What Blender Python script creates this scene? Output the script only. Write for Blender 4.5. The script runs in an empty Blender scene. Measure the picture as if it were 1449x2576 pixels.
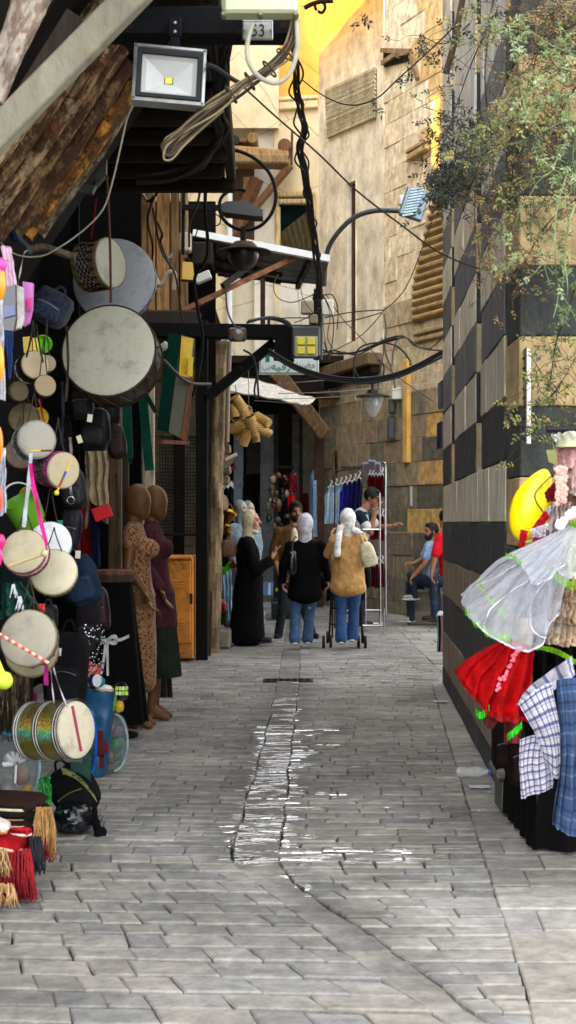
import bpy, math, random
from mathutils import Vector, Matrix, noise as mnoise
random.seed(7)
R = random.random
def U(a, b): return a + (b - a) * random.random()
SC = bpy.context.scene
COL = SC.collection
FPX, CX, HZ, EYE = 3434.6, 724.5, 1314.2, 1.46     # the lens, and the eye 1.46 m above the paving
def P(x, y, D):
    return Vector(((x - CX) * D / FPX, D, EYE - (y - HZ) * D / FPX))
def px(n, D): return n * D / FPX
def gd(y): return EYE * FPX / (y - HZ)              # distance of a point on the ground
def G(x, y): return P(x, y, gd(y))
def lin(c):
    return tuple(((v / 255.0) / 12.92 if v <= 10 else ((v / 255.0 + .055) / 1.055) ** 2.4) for v in c)
def jit(c, a=.12):
    k = 1 + U(-a, a); return tuple(max(0, min(1, v * k * (1 + U(-a * .3, a * .3)))) for v in c)
def mixc(a, b, t): return tuple(a[i] * (1 - t) + b[i] * t for i in range(3))
def fbm(p, s=1.0, o=3):
    return mnoise.fractal(Vector(p) * s, 1.0, 2.0, o)
# ------------------------------------------------------------ materials
MATS = {}
def nd(nt, t, **kw):
    n = nt.nodes.new(t)
    for k, v in kw.items(): setattr(n, k, v)
    return n
def VC(name, rough=.75, ns=9, na=.35, bump=.2, bs=45, stretch=(1, 1, 1), metal=0, spec=.4, blot=None, rvar=0, sheen=0, bstr=None, coat=0, bdist=.01, crack=0):
    m = bpy.data.materials.new(name); m.use_nodes = True
    nt = m.node_tree; b = nt.nodes['Principled BSDF']; L = nt.links.new
    at = nd(nt, 'ShaderNodeAttribute', attribute_name='Col')
    tc = nd(nt, 'ShaderNodeTexCoord'); mp = nd(nt, 'ShaderNodeMapping'); mp.inputs['Scale'].default_value = stretch
    L(tc.outputs['Object'], mp.inputs['Vector'])
    n1 = nd(nt, 'ShaderNodeTexNoise'); n1.inputs['Scale'].default_value = ns; n1.inputs['Detail'].default_value = 7; n1.inputs['Roughness'].default_value = .65
    L(mp.outputs[0], n1.inputs['Vector'])
    mr = nd(nt, 'ShaderNodeMapRange'); mr.inputs['From Min'].default_value = .3; mr.inputs['From Max'].default_value = .7
    mr.inputs['To Min'].default_value = 1 - na; mr.inputs['To Max'].default_value = 1 + na * .6
    L(n1.outputs['Fac'], mr.inputs['Value'])
    mul = nd(nt, 'ShaderNodeVectorMath', operation='SCALE'); L(at.outputs['Color'], mul.inputs[0]); L(mr.outputs[0], mul.inputs['Scale'])
    out = mul.outputs[0]
    if blot:
        c, sc, lo, hi, amt = blot
        n2 = nd(nt, 'ShaderNodeTexNoise'); n2.inputs['Scale'].default_value = sc; n2.inputs['Detail'].default_value = 8; n2.inputs['Roughness'].default_value = .7
        L(mp.outputs[0], n2.inputs['Vector'])
        r2 = nd(nt, 'ShaderNodeMapRange'); r2.inputs['From Min'].default_value = lo; r2.inputs['From Max'].default_value = hi; r2.inputs['To Max'].default_value = amt
        L(n2.outputs['Fac'], r2.inputs['Value'])
        mx = nd(nt, 'ShaderNodeMix', data_type='RGBA'); L(r2.outputs[0], mx.inputs['Factor']); L(out, mx.inputs[6]); mx.inputs[7].default_value = (*c, 1); out = mx.outputs[2]
    if crack:
        vo = nd(nt, 'ShaderNodeTexVoronoi', feature='DISTANCE_TO_EDGE'); vo.inputs['Scale'].default_value = crack
        nw = nd(nt, 'ShaderNodeMix', data_type='RGBA'); nw.inputs['Factor'].default_value = .12; L(tc.outputs['Object'], nw.inputs[6]); L(n1.outputs['Color'], nw.inputs[7])
        L(nw.outputs[2], vo.inputs['Vector'])
        rc = nd(nt, 'ShaderNodeMapRange'); rc.inputs['From Max'].default_value = .012; rc.inputs['To Min'].default_value = .55; rc.inputs['To Max'].default_value = 1
        L(vo.outputs['Distance'], rc.inputs['Value'])
        m3 = nd(nt, 'ShaderNodeVectorMath', operation='SCALE'); L(out, m3.inputs[0]); L(rc.outputs[0], m3.inputs['Scale']); out = m3.outputs[0]
    L(out, b.inputs['Base Color'])
    b.inputs['Roughness'].default_value = rough; b.inputs['Metallic'].default_value = metal; b.inputs['Specular IOR Level'].default_value = spec
    if sheen: b.inputs['Sheen Weight'].default_value = sheen
    if coat: b.inputs['Coat Weight'].default_value = coat
    if rvar:
        r3 = nd(nt, 'ShaderNodeMapRange'); r3.inputs['To Min'].default_value = rough - rvar; r3.inputs['To Max'].default_value = rough + rvar
        L(n1.outputs['Fac'], r3.inputs['Value']); L(r3.outputs[0], b.inputs['Roughness'])
    if bump:
        n3 = nd(nt, 'ShaderNodeTexNoise'); n3.inputs['Scale'].default_value = bs; n3.inputs['Detail'].default_value = 6
        L((mp if bstr is None else mp).outputs[0], n3.inputs['Vector'])
        bp = nd(nt, 'ShaderNodeBump'); bp.inputs['Strength'].default_value = bump; bp.inputs['Distance'].default_value = bdist
        L(n3.outputs['Fac'], bp.inputs['Height']); L(bp.outputs[0], b.inputs['Normal'])
    MATS[name] = m; return m
VC('stone', .85, 7, .5, .7, 28, blot=(lin((70, 62, 50)), 3.5, .52, .75, .55), bdist=.02)
VC('ablaq', .82, 9, .6, .6, 30, stretch=(3, 3, .35), blot=(lin((186, 180, 166)), 13, .53, .75, .42), bdist=.014)
VC('ashlar', .85, 8, .5, .5, 30, stretch=(1.1, 1.1, .85), blot=(lin((128, 112, 92)), 5, .56, .72, .4), bdist=.02)
VC('plaster', .9, 3.0, .4, .6, 18, stretch=(1.4, 1.4, .85), blot=(lin((168, 140, 100)), 4.5, .54, .74, .55), bdist=.02)
VC('cream_plaster', .9, 2.2, .2, .4, 14, stretch=(1, 1, .6), blot=(lin((196, 160, 104)), 2.6, .52, .72, .6), crack=.9, bdist=.02)
VC('wood', .8, 10, .6, .7, 30, stretch=(2.6, 2.6, .3), blot=(lin((40, 28, 18)), 9, .52, .68, .75), bdist=.01)
VC('bark', .85, 14, .5, .9, 30, stretch=(1, 1, 1), blot=(lin((70, 44, 26)), 9, .5, .56, .92), bdist=.03)
VC('fabric', .95, 14, .45, .5, 60, spec=.12)
VC('satin', .62, 9, .4, .5, 25, spec=.25)
VC('knit', .95, 20, .4, .5, 120, spec=.12)
VC('denim', .9, 16, .45, .4, 150, blot=(lin((120, 146, 176)), 7, .55, .8, .3))
VC('skin', .55, 18, .14, .1, 120, spec=.35)
VC('dummy', .5, 12, .2, .12, 80, spec=.35)
VC('hair', .6, 60, .5, .6, 120, spec=.3)
VC('plastic', .35, 6, .12, .06, 40, spec=.5)
VC('glossy', .15, 6, .15, .05, 30, spec=.6)
VC('metal', .4, 14, .3, .1, 60, metal=.75, rvar=.15)
VC('chrome', .18, 8, .15, 0, metal=1)
VC('iron', .7, 14, .5, .3, 60, spec=.12, blot=(lin((96, 58, 34)), 10, .6, .75, .35))
VC('rust', .8, 12, .5, .4, 40, blot=(lin((60, 34, 20)), 7, .5, .65, .8))
VC('hide', .6, 9, .5, .15, 60, spec=.25, blot=(lin((112, 98, 70)), 9, .48, .74, .72))
VC('leather', .5, 16, .45, .5, 50, spec=.25)
VC('paper', .85, 5, .15, .1, 30)
VC('rubber', .6, 12, .3, .1, 60, spec=.35)
VC('cane', .6, 30, .5, .9, 110, stretch=(1, 1, 1.6), bdist=.006)
VC('leaf', .5, 25, .35, .1, 60, spec=.4)
VC('dark', .95, 6, .5, .3, 20, spec=.1)
VC('straw', .85, 22, .5, .6, 90)
VC('print', .8, 16, .2, .2, 70, sheen=.1, blot=(lin((24, 16, 12)), 58, .5, .54, .9))
VC('floral', .85, 16, .2, .2, 70, blot=(lin((150, 110, 104)), 22, .55, .6, .8))
VC('locker', .55, 7, .35, .15, 40, spec=.4, blot=(lin((50, 26, 12)), 5, .55, .68, .8))
VC('gold', .28, 30, .5, .5, 160, metal=.9)
VC('lacework', .9, 40, .5, .4, 80)
# holographic foil: hue varies with the place on the drum
def holo():
    m = VC('holo', .22, 40, .5, .6, 220, metal=.85); nt = m.node_tree; L = nt.links.new; b = nt.nodes['Principled BSDF']
    src = b.inputs['Base Color'].links[0].from_socket
    tc = nd(nt, 'ShaderNodeTexCoord'); sx = nd(nt, 'ShaderNodeSeparateXYZ'); L(tc.outputs['Object'], sx.inputs[0])
    n = nd(nt, 'ShaderNodeTexNoise'); n.inputs['Scale'].default_value = 90; L(tc.outputs['Object'], n.inputs['Vector'])
    ma = nd(nt, 'ShaderNodeMath', operation='MULTIPLY_ADD'); L(n.outputs['Fac'], ma.inputs[0]); ma.inputs[1].default_value = .08; L(sx.outputs['Z'], ma.inputs[2])
    cr = nd(nt, 'ShaderNodeValToRGB'); e = cr.color_ramp.elements
    e[0].position = 0; e[0].color = (.42, .33, .06, 1); e[1].position = 1; e[1].color = (.42, .33, .06, 1)
    mr = nd(nt, 'ShaderNodeMapRange'); mr.inputs['From Min'].default_value = -.10; mr.inputs['From Max'].default_value = .19; L(ma.outputs[0], mr.inputs['Value'])
    for p_, c_ in ((.35, (.45, .38, .05, 1)), (.47, (.1, .75, .6, 1)), (.55, (.6, .85, .2, 1)), (.63, (1, .55, .12, 1)), (.72, (.5, .4, .08, 1))):
        k = e.new(p_); k.color = c_
    L(mr.outputs[0], cr.inputs[0])
    mx = nd(nt, 'ShaderNodeMix', data_type='RGBA', blend_type='MIX'); mx.inputs['Factor'].default_value = .85; L(src, mx.inputs[6]); L(cr.outputs[0], mx.inputs[7]); L(mx.outputs[2], b.inputs['Base Color'])
holo()
def ramp_plaid(name, base, stops_u, stops_v, nu, nv, rough=.9):
    m = bpy.data.materials.new(name); m.use_nodes = True; nt = m.node_tree; L = nt.links.new; b = nt.nodes['Principled BSDF']
    tc = nd(nt, 'ShaderNodeTexCoord'); sx = nd(nt, 'ShaderNodeSeparateXYZ'); L(tc.outputs['UV'], sx.inputs[0])
    def chan(sock, n_, stops):
        a = nd(nt, 'ShaderNodeMath', operation='MULTIPLY'); a.inputs[1].default_value = n_; L(sock, a.inputs[0])
        f = nd(nt, 'ShaderNodeMath', operation='FRACT'); L(a.outputs[0], f.inputs[0])
        cr = nd(nt, 'ShaderNodeValToRGB'); cr.color_ramp.interpolation = 'CONSTANT'; e = cr.color_ramp.elements
        e[0].position = 0; e[0].color = (*stops[0][1], 1); e[1].position = .999; e[1].color = (*stops[0][1], 1)
        for p_, c_ in stops[1:]:
            k = e.new(p_); k.color = (*c_, 1)
        L(f.outputs[0], cr.inputs[0]); return cr.outputs[0]
    mx = nd(nt, 'ShaderNodeMix', data_type='RGBA', blend_type='MULTIPLY'); mx.inputs['Factor'].default_value = 1
    L(chan(sx.outputs['X'], nu, stops_u), mx.inputs[6]); L(chan(sx.outputs['Y'], nv, stops_v), mx.inputs[7])
    n = nd(nt, 'ShaderNodeTexNoise'); n.inputs['Scale'].default_value = 300; L(tc.outputs['UV'], n.inputs['Vector'])
    m2 = nd(nt, 'ShaderNodeMix', data_type='RGBA', blend_type='MULTIPLY'); m2.inputs['Factor'].default_value = .25; L(mx.outputs[2], m2.inputs[6]); L(n.outputs['Fac'], m2.inputs[7])
    L(m2.outputs[2], b.inputs['Base Color']); b.inputs['Roughness'].default_value = rough
    MATS[name] = m
W1 = (.74, .73, .75); B1 = (.26, .28, .46); B2 = (.1, .1, .26); RD = (.45, .27, .3)
ramp_plaid('plaid', W1, [(0, W1), (.32, B1), (.46, B2), (.52, B1), (.6, W1), (.78, RD), (.81, W1)], [(0, W1), (.3, B1), (.42, B2), (.5, B1), (.62, W1), (.8, B2), (.84, W1)], 7, 9)
N1 = (.09, .15, .28); N2 = (.2, .32, .52); N3 = (.03, .07, .18)
ramp_plaid('navy_plaid', N1, [(0, (.2, .27, .4)), (.3, (.42, .5, .62)), (.34, (.2, .27, .4)), (.6, (.1, .14, .24)), (.8, (.2, .27, .4))], [(0, (.14, .24, .4)), (.45, (.07, .12, .26)), (.6, (.14, .24, .4)), (.9, (.4, .46, .6))], 5, 8)
def tulle(name, col, a, fc=.45):
    m = bpy.data.materials.new(name); m.use_nodes = True; nt = m.node_tree; L = nt.links.new
    nt.nodes.remove(nt.nodes['Principled BSDF'])
    d = nd(nt, 'ShaderNodeBsdfDiffuse'); d.inputs[0].default_value = (*col, 1); t = nd(nt, 'ShaderNodeBsdfTransparent')
    tl = nd(nt, 'ShaderNodeBsdfTranslucent'); tl.inputs[0].default_value = (*col, 1)
    ad = nd(nt, 'ShaderNodeMixShader'); ad.inputs[0].default_value = .4; L(d.outputs[0], ad.inputs[1]); L(tl.outputs[0], ad.inputs[2])
    lw = nd(nt, 'ShaderNodeLayerWeight'); lw.inputs[0].default_value = .35
    tc = nd(nt, 'ShaderNodeTexCoord'); n = nd(nt, 'ShaderNodeTexNoise'); n.inputs['Scale'].default_value = 14; n.inputs['Detail'].default_value = 5; L(tc.outputs['Object'], n.inputs['Vector'])
    ma = nd(nt, 'ShaderNodeMath', operation='MULTIPLY_ADD'); L(n.outputs['Fac'], ma.inputs[0]); ma.inputs[1].default_value = .5; ma.inputs[2].default_value = a - .25
    mb_ = nd(nt, 'ShaderNodeMath', operation='MULTIPLY_ADD', use_clamp=True); L(lw.outputs['Facing'], mb_.inputs[0]); mb_.inputs[1].default_value = fc; L(ma.outputs[0], mb_.inputs[2])
    mx = nd(nt, 'ShaderNodeMixShader'); L(mb_.outputs[0], mx.inputs[0]); L(t.outputs[0], mx.inputs[1]); L(ad.outputs[0], mx.inputs[2])
    L(mx.outputs[0], nt.nodes['Material Output'].inputs[0]); MATS[name] = m
tulle('white_tulle', (.66, .68, .76), .28, .35)
tulle('clear_film', (.75, .82, .85), -.05, .2)
tulle('grey_net', (.34, .42, .45), .22)
tulle('dark_net', (.05, .12, .1), .6)
tulle('scarf_lace', (.62, .66, .7), .85)
def glass(name, col, rough=.05, a=.25):
    m = bpy.data.materials.new(name); m.use_nodes = True; nt = m.node_tree; L = nt.links.new; b = nt.nodes['Principled BSDF']
    b.inputs['Base Color'].default_value = (*col, 1); b.inputs['Roughness'].default_value = rough; b.inputs['Alpha'].default_value = a
    MATS[name] = m
glass('lamp_glass', (.6, .62, .6), .06, .35)
# paving: worn grey stone, wet along the gutter
def paving_mat():
    m = bpy.data.materials.new('paving_stone'); m.use_nodes = True; nt = m.node_tree; L = nt.links.new; b = nt.nodes['Principled BSDF']
    at = nd(nt, 'ShaderNodeAttribute', attribute_name='Col'); aw = nd(nt, 'ShaderNodeAttribute', attribute_name='wet')
    tc = nd(nt, 'ShaderNodeTexCoord')
    n1 = nd(nt, 'ShaderNodeTexNoise'); n1.inputs['Scale'].default_value = 14; n1.inputs['Detail'].default_value = 8; n1.inputs['Roughness'].default_value = .7; L(tc.outputs['Object'], n1.inputs['Vector'])
    n0 = nd(nt, 'ShaderNodeTexNoise'); n0.inputs['Scale'].default_value = 1.1; n0.inputs['Detail'].default_value = 4; L(tc.outputs['Object'], n0.inputs['Vector'])
    m1 = nd(nt, 'ShaderNodeMapRange'); m1.inputs['From Min'].default_value = .3; m1.inputs['From Max'].default_value = .7; m1.inputs['To Min'].default_value = .6; m1.inputs['To Max'].default_value = 1.25; L(n1.outputs['Fac'], m1.inputs['Value'])
    m0 = nd(nt, 'ShaderNodeMapRange'); m0.inputs['From Min'].default_value = .35; m0.inputs['From Max'].default_value = .65; m0.inputs['To Min'].default_value = .75; m0.inputs['To Max'].default_value = 1.2; L(n0.outputs['Fac'], m0.inputs['Value'])
    mm = nd(nt, 'ShaderNodeMath', operation='MULTIPLY'); L(m1.outputs[0], mm.inputs[0]); L(m0.outputs[0], mm.inputs[1])
    sc = nd(nt, 'ShaderNodeVectorMath', operation='SCALE'); L(at.outputs['Color'], sc.inputs[0]); L(mm.outputs[0], sc.inputs['Scale'])
    mp = nd(nt, 'ShaderNodeMapping'); mp.inputs['Scale'].default_value = (2.4, 7, 1); L(tc.outputs['Object'], mp.inputs['Vector'])
    n2 = nd(nt, 'ShaderNodeTexNoise'); n2.inputs['Scale'].default_value = 1.6; n2.inputs['Detail'].default_value = 5; n2.inputs['Roughness'].default_value = .6; n2.inputs['Distortion'].default_value = .6; L(mp.outputs[0], n2.inputs['Vector'])
    ad = nd(nt, 'ShaderNodeMath', operation='ADD'); L(n2.outputs['Fac'], ad.inputs[0]); L(aw.outputs['Fac'], ad.inputs[1])
    wr = nd(nt, 'ShaderNodeMapRange', interpolation_type='SMOOTHSTEP'); wr.inputs['From Min'].default_value = .84; wr.inputs['From Max'].default_value = .90; L(ad.outputs[0], wr.inputs['Value'])
    dm = nd(nt, 'ShaderNodeMapRange'); dm.inputs['From Min'].default_value = .45; dm.inputs['From Max'].default_value = 1; dm.inputs['To Min'].default_value = 1; dm.inputs['To Max'].default_value = .4; L(ad.outputs[0], dm.inputs['Value'])
    s2 = nd(nt, 'ShaderNodeVectorMath', operation='SCALE'); L(sc.outputs[0], s2.inputs[0]); L(dm.outputs[0], s2.inputs['Scale'])
    L(s2.outputs[0], b.inputs['Base Color'])
    rr = nd(nt, 'ShaderNodeMapRange'); rr.inputs['To Min'].default_value = .62; rr.inputs['To Max'].default_value = .1; L(wr.outputs[0], rr.inputs['Value']); L(rr.outputs[0], b.inputs['Roughness'])
    ii = nd(nt, 'ShaderNodeMapRange'); ii.inputs['To Min'].default_value = 1.45; ii.inputs['To Max'].default_value = 3.1; L(wr.outputs[0], ii.inputs['Value']); L(ii.outputs[0], b.inputs['IOR'])
    sp = nd(nt, 'ShaderNodeMapRange'); sp.inputs['To Min'].default_value = .4; sp.inputs['To Max'].default_value = 1; L(wr.outputs[0], sp.inputs['Value']); L(sp.outputs[0], b.inputs['Specular IOR Level'])
    n3 = nd(nt, 'ShaderNodeTexNoise'); n3.inputs['Scale'].default_value = 40; n3.inputs['Detail'].default_value = 5; L(tc.outputs['Object'], n3.inputs['Vector'])
    bs = nd(nt, 'ShaderNodeMapRange'); bs.inputs['To Min'].default_value = .45; bs.inputs['To Max'].default_value = .1; L(wr.outputs[0], bs.inputs['Value'])
    bp = nd(nt, 'ShaderNodeBump'); bp.inputs['Distance'].default_value = .012; L(bs.outputs[0], bp.inputs['Strength']); L(n3.outputs['Fac'], bp.inputs['Height'])
    mq = nd(nt, 'ShaderNodeMapping'); mq.inputs['Scale'].default_value = (5, 30, 1); L(tc.outputs['Object'], mq.inputs['Vector'])
    n4 = nd(nt, 'ShaderNodeTexNoise'); n4.inputs['Scale'].default_value = 1.0; n4.inputs['Detail'].default_value = 3; n4.inputs['Distortion'].default_value = .8; L(mq.outputs[0], n4.inputs['Vector'])
    b2 = nd(nt, 'ShaderNodeBump'); b2.inputs['Distance'].default_value = .03; L(wr.outputs[0], b2.inputs['Strength']); L(n4.outputs['Fac'], b2.inputs['Height']); L(bp.outputs[0], b2.inputs['Normal']); L(b2.outputs[0], b.inputs['Normal'])
    MATS['paving'] = m
paving_mat()
# ------------------------------------------------------------ mesh builder
class MB:
    def __init__(s, col=(.5, .5, .5), smooth=True):
        s.v = []; s.f = []; s.c = []; s.u = []; s.s = []; s.col = col; s.smooth = smooth; s.w = None
    def add(s, vs, fs, col=None, uvs=None, smooth=None):
        o = len(s.v); s.v.extend(Vector(v) for v in vs)
        for i, f in enumerate(fs):
            s.f.append([k + o for k in f]); s.c.append(col[i] if isinstance(col, list) else (col or s.col))
            s.u.append([uvs[k] for k in f] if uvs else None); s.s.append(s.smooth if smooth is None else smooth)
        return s
    def box(s, c, d, rot=None, col=None, bev=0):
        c = Vector(c); hx, hy, hz = d[0] / 2, d[1] / 2, d[2] / 2
        if bev:
            b = min(bev, hx * .9, hy * .9, hz * .9); vs = []; 
            for sx in (-1, 1):
                for sy in (-1, 1):
                    for sz in (-1, 1):
                        vs += [(sx * hx, sy * (hy - b), sz * (hz - b)), (sx * (hx - b), sy * hy, sz * (hz - b)), (sx * (hx - b), sy * (hy - b), sz * hz)]
            idx = lambda sx, sy, sz, k: ((sx > 0) * 4 + (sy > 0) * 2 + (sz > 0)) * 3 + k
            fs = []
            for q in (-1, 1):
                fs += [[idx(q, -1, -1, 0), idx(q, 1, -1, 0), idx(q, 1, 1, 0), idx(q, -1, 1, 0)], [idx(-1, q, -1, 1), idx(1, q, -1, 1), idx(1, q, 1, 1), idx(-1, q, 1, 1)], [idx(-1, -1, q, 2), idx(1, -1, q, 2), idx(1, 1, q, 2), idx(-1, 1, q, 2)]]
                for p in (-1, 1):
                    fs += [[idx(q, p, -1, 0), idx(q, p, 1, 0), idx(q, p, 1, 1), idx(q, p, -1, 1)], [idx(q, -1, p, 0), idx(q, 1, p, 0), idx(q, 1, p, 2), idx(q, -1, p, 2)], [idx(-1, q, p, 1), idx(1, q, p, 1), idx(1, q, p, 2), idx(-1, q, p, 2)]]
                    for t in (-1, 1): fs.append([idx(q, p, t, 0), idx(q, p, t, 1), idx(q, p, t, 2)])
        else:
            vs = [(x * hx, y * hy, z * hz) for x in (-1, 1) for y in (-1, 1) for z in (-1, 1)]
            fs = [[0, 1, 3, 2], [4, 6, 7, 5], [0, 4, 5, 1], [2, 3, 7, 6], [0, 2, 6, 4], [1, 5, 7, 3]]
        vs = [(rot @ Vector(v) if rot else Vector(v)) + c for v in vs]
        return s.add(vs, fs, col, smooth=False)
    def beam(s, a, b, w, h, up=(0, 0, 1), col=None, bev=0):
        a = Vector(a); b = Vector(b); d = b - a; L = d.length; z = d.normalized(); u = Vector(up)
        if abs(z.dot(u)) > .95: u = Vector((0, 1, 0))
        x = u.cross(z).normalized(); y = z.cross(x)
        return s.box((a + b) / 2, (w, h, L), Matrix((x, y, z)).transposed(), col, bev)
    def tube(s, pts, r, n=7, cap=True, col=None):
        pts = [Vector(p) for p in pts]; m = len(pts); vs = []; fs = []
        up = None
        for i, p in enumerate(pts):
            t = (pts[min(i + 1, m - 1)] - pts[max(i - 1, 0)]); t = t.normalized() if t.length > 1e-9 else Vector((0, 0, 1))
            if up is None: up = t.orthogonal().normalized()
            else:
                up = up - t * up.dot(t); up = up.normalized() if up.length > 1e-6 else t.orthogonal().normalized()
            q = t.cross(up); rr = r[i] if isinstance(r, (list, tuple)) else r
            for k in range(n):
                a = 2 * math.pi * k / n; vs.append(p + (up * math.cos(a) + q * math.sin(a)) * rr)
        for i in range(m - 1):
            for k in range(n):
                fs.append([i * n + k, i * n + (k + 1) % n, (i + 1) * n + (k + 1) % n, (i + 1) * n + k])
        if cap: fs += [list(range(n))[::-1], [(m - 1) * n + k for k in range(n)]]
        return s.add(vs, fs, col)
    def lathe(s, o, ax, prof, n=24, col=None, cols=None):
        o = Vector(o); z = Vector(ax).normalized(); x = z.orthogonal().normalized(); y = z.cross(x); vs = []; fs = []; cc = []
        for r, h in prof:
            for k in range(n):
                a = 2 * math.pi * k / n; vs.append(o + z * h + (x * math.cos(a) + y * math.sin(a)) * max(r, 1e-4))
        for i in range(len(prof) - 1):
            for k in range(n):
                fs.append([i * n + k, i * n + (k + 1) % n, (i + 1) * n + (k + 1) % n, (i + 1) * n + k])
                if cols: c = cols[i]; cc.append(c(k) if callable(c) else c)
        return s.add(vs, fs, cc if cols else col)
    def ell(s, c, r, rot=None, nu=14, nv=9, col=None):
        c = Vector(c); r = (r, r, r) if not hasattr(r, '__len__') else r; vs = []; fs = []
        for j in range(1, nv):
            t = math.pi * j / nv
            for i in range(nu):
                a = 2 * math.pi * i / nu; v = Vector((math.sin(t) * math.cos(a) * r[0], math.sin(t) * math.sin(a) * r[1], math.cos(t) * r[2]))
                vs.append((rot @ v if rot else v) + c)
        for q in (1, -1):
            v = Vector((0, 0, q * r[2])); vs.append((rot @ v if rot else v) + c)
        T = (nv - 1) * nu
        for j in range(nv - 2):
            for i in range(nu):
                fs.append([j * nu + i, (j + 1) * nu + i, (j + 1) * nu + (i + 1) % nu, j * nu + (i + 1) % nu])
        for i in range(nu):
            fs.append([T, i, (i + 1) % nu]); fs.append([T + 1, (nv - 2) * nu + (i + 1) % nu, (nv - 2) * nu + i])
        return s.add(vs, fs, col)
    def cone(s, a, ra, b, rb, n=12, col=None):
        a = Vector(a); b = Vector(b); d = b - a; L = max(d.length, 1e-5); z = d.normalized(); x = z.orthogonal().normalized(); y = z.cross(x)
        prof = [(ra * math.sin(t), -ra * math.cos(t)) for t in (.25, .8, 1.25)] + [(ra, 0), (rb, L)] + [(rb * math.cos(t), L + rb * math.sin(t)) for t in (.4, .9, 1.35)]
        vs = []; fs = []
        for r, h in prof:
            for k in range(n):
                q = 2 * math.pi * k / n; vs.append(a + z * h + (x * math.cos(q) + y * math.sin(q)) * r)
        for i in range(len(prof) - 1):
            for k in range(n): fs.append([i * n + k, i * n + (k + 1) % n, (i + 1) * n + (k + 1) % n, (i + 1) * n + k])
        fs += [list(range(n))[::-1], [(len(prof) - 1) * n + k for k in range(n)]]
        return s.add(vs, fs, col)
    def grid(s, fn, nu, nv, col=None, close=False, flip=False):
        vs = []; uv = []; fs = []; cc = []
        for j in range(nv + 1):
            for i in range(nu + 1):
                vs.append(Vector(fn(i / nu, j / nv))); uv.append((i / nu, j / nv))
        for j in range(nv):
            for i in range(nu):
                a = j * (nu + 1) + i; fs.append([a, a + 1, a + nu + 2, a + nu + 1])
                if callable(col): cc.append(col((i + .5) / nu, (j + .5) / nv))
        return s.add(vs, fs, cc if callable(col) else col, uv)
    def plate(s, pts, d, col=None):
        pts = [Vector(p) for p in pts]; d = Vector(d); n = len(pts)
        fs = [list(range(n)), [n + k for k in range(n)][::-1]] + [[k, n + k, n + (k + 1) % n, (k + 1) % n] for k in range(n)]
        return s.add(pts + [p + d for p in pts], fs, col, smooth=False)
def catm(pts, n=6):
    pts = [Vector(p) for p in pts]
    if len(pts) < 3:
        return [pts[0].lerp(pts[1], i / n) for i in range(n + 1)]
    o = []
    for i in range(len(pts) - 1):
        a = pts[max(i - 1, 0)]; b = pts[i]; c = pts[i + 1]; d = pts[min(i + 2, len(pts) - 1)]
        for k in range(n):
            t = k / n; o.append(.5 * ((2 * b) + (c - a) * t + (2 * a - 5 * b + 4 * c - d) * t * t + (3 * b - a - 3 * c + d) * t ** 3))
    o.append(pts[-1]); return o
def PL(pts, D0, D1=None):           # a polyline of picture points running from depth D0 to D1
    D1 = D0 if D1 is None else D1; n = len(pts) - 1
    return [P(x, y, D0 + (D1 - D0) * i / max(n, 1)) for i, (x, y) in enumerate(pts)]
# ------------------------------------------------------------ objects
def wloc(o):
    v = Vector((0, 0, 0))
    while o is not None: v = v + o.location; o = o.parent
    return v
def tag(o, label, cat, group=None):
    o['label'] = label; o['category'] = cat
    if group: o['group'] = group
    return o
def thing(name, label, cat, loc, group=None):
    o = bpy.data.objects.new(name, None); o.empty_display_size = .1; COL.objects.link(o); o.location = loc
    return tag(o, label, cat, group)
def mk(mb, name, mat, parent=None, loc=None, ang=40, label=None):
    if parent is not None: base = wloc(parent); lo = Vector((0, 0, 0))
    else:
        if loc is None:
            xs = [v.x for v in mb.v]; ys = [v.y for v in mb.v]; zs = [v.z for v in mb.v]
            loc = Vector(((min(xs) + max(xs)) / 2, (min(ys) + max(ys)) / 2, min(zs)))
        base = Vector(loc); lo = base
    me = bpy.data.meshes.new(name); me.from_pydata([v - base for v in mb.v], [], mb.f)
    at = me.attributes.new('Col', 'FLOAT_COLOR', 'CORNER'); buf = []
    for f, c in zip(mb.f, mb.c):
        for _ in f: buf += [c[0], c[1], c[2], 1]
    at.data.foreach_set('color', buf)
    if any(mb.u):
        uv = me.uv_layers.new(name='UVMap'); b2 = []
        for f, u in zip(mb.f, mb.u):
            for k in range(len(f)): b2 += list(u[k]) if u else [0, 0]
        uv.data.foreach_set('uv', b2)
    me.polygons.foreach_set('use_smooth', mb.s)
    if mb.w is not None:
        aw = me.attributes.new('wet', 'FLOAT', 'POINT'); aw.data.foreach_set('value', mb.w)
    me.materials.append(MATS[mat]); me.update()
    if any(mb.s): me.set_sharp_from_angle(angle=math.radians(ang))
    o = bpy.data.objects.new(name, me); COL.objects.link(o); o.location = lo
    if parent is not None: o.parent = parent
    if label: o['label'] = label
    return o
def single(mb, name, mat, label, cat, group=None, ang=40):
    return tag(mk(mb, name, mat, ang=ang), label, cat, group)
def struct(mb, name, mat):
    o = mk(mb, name, mat, loc=(0, 0, 0)); o['kind'] = 'structure'; return o
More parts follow.
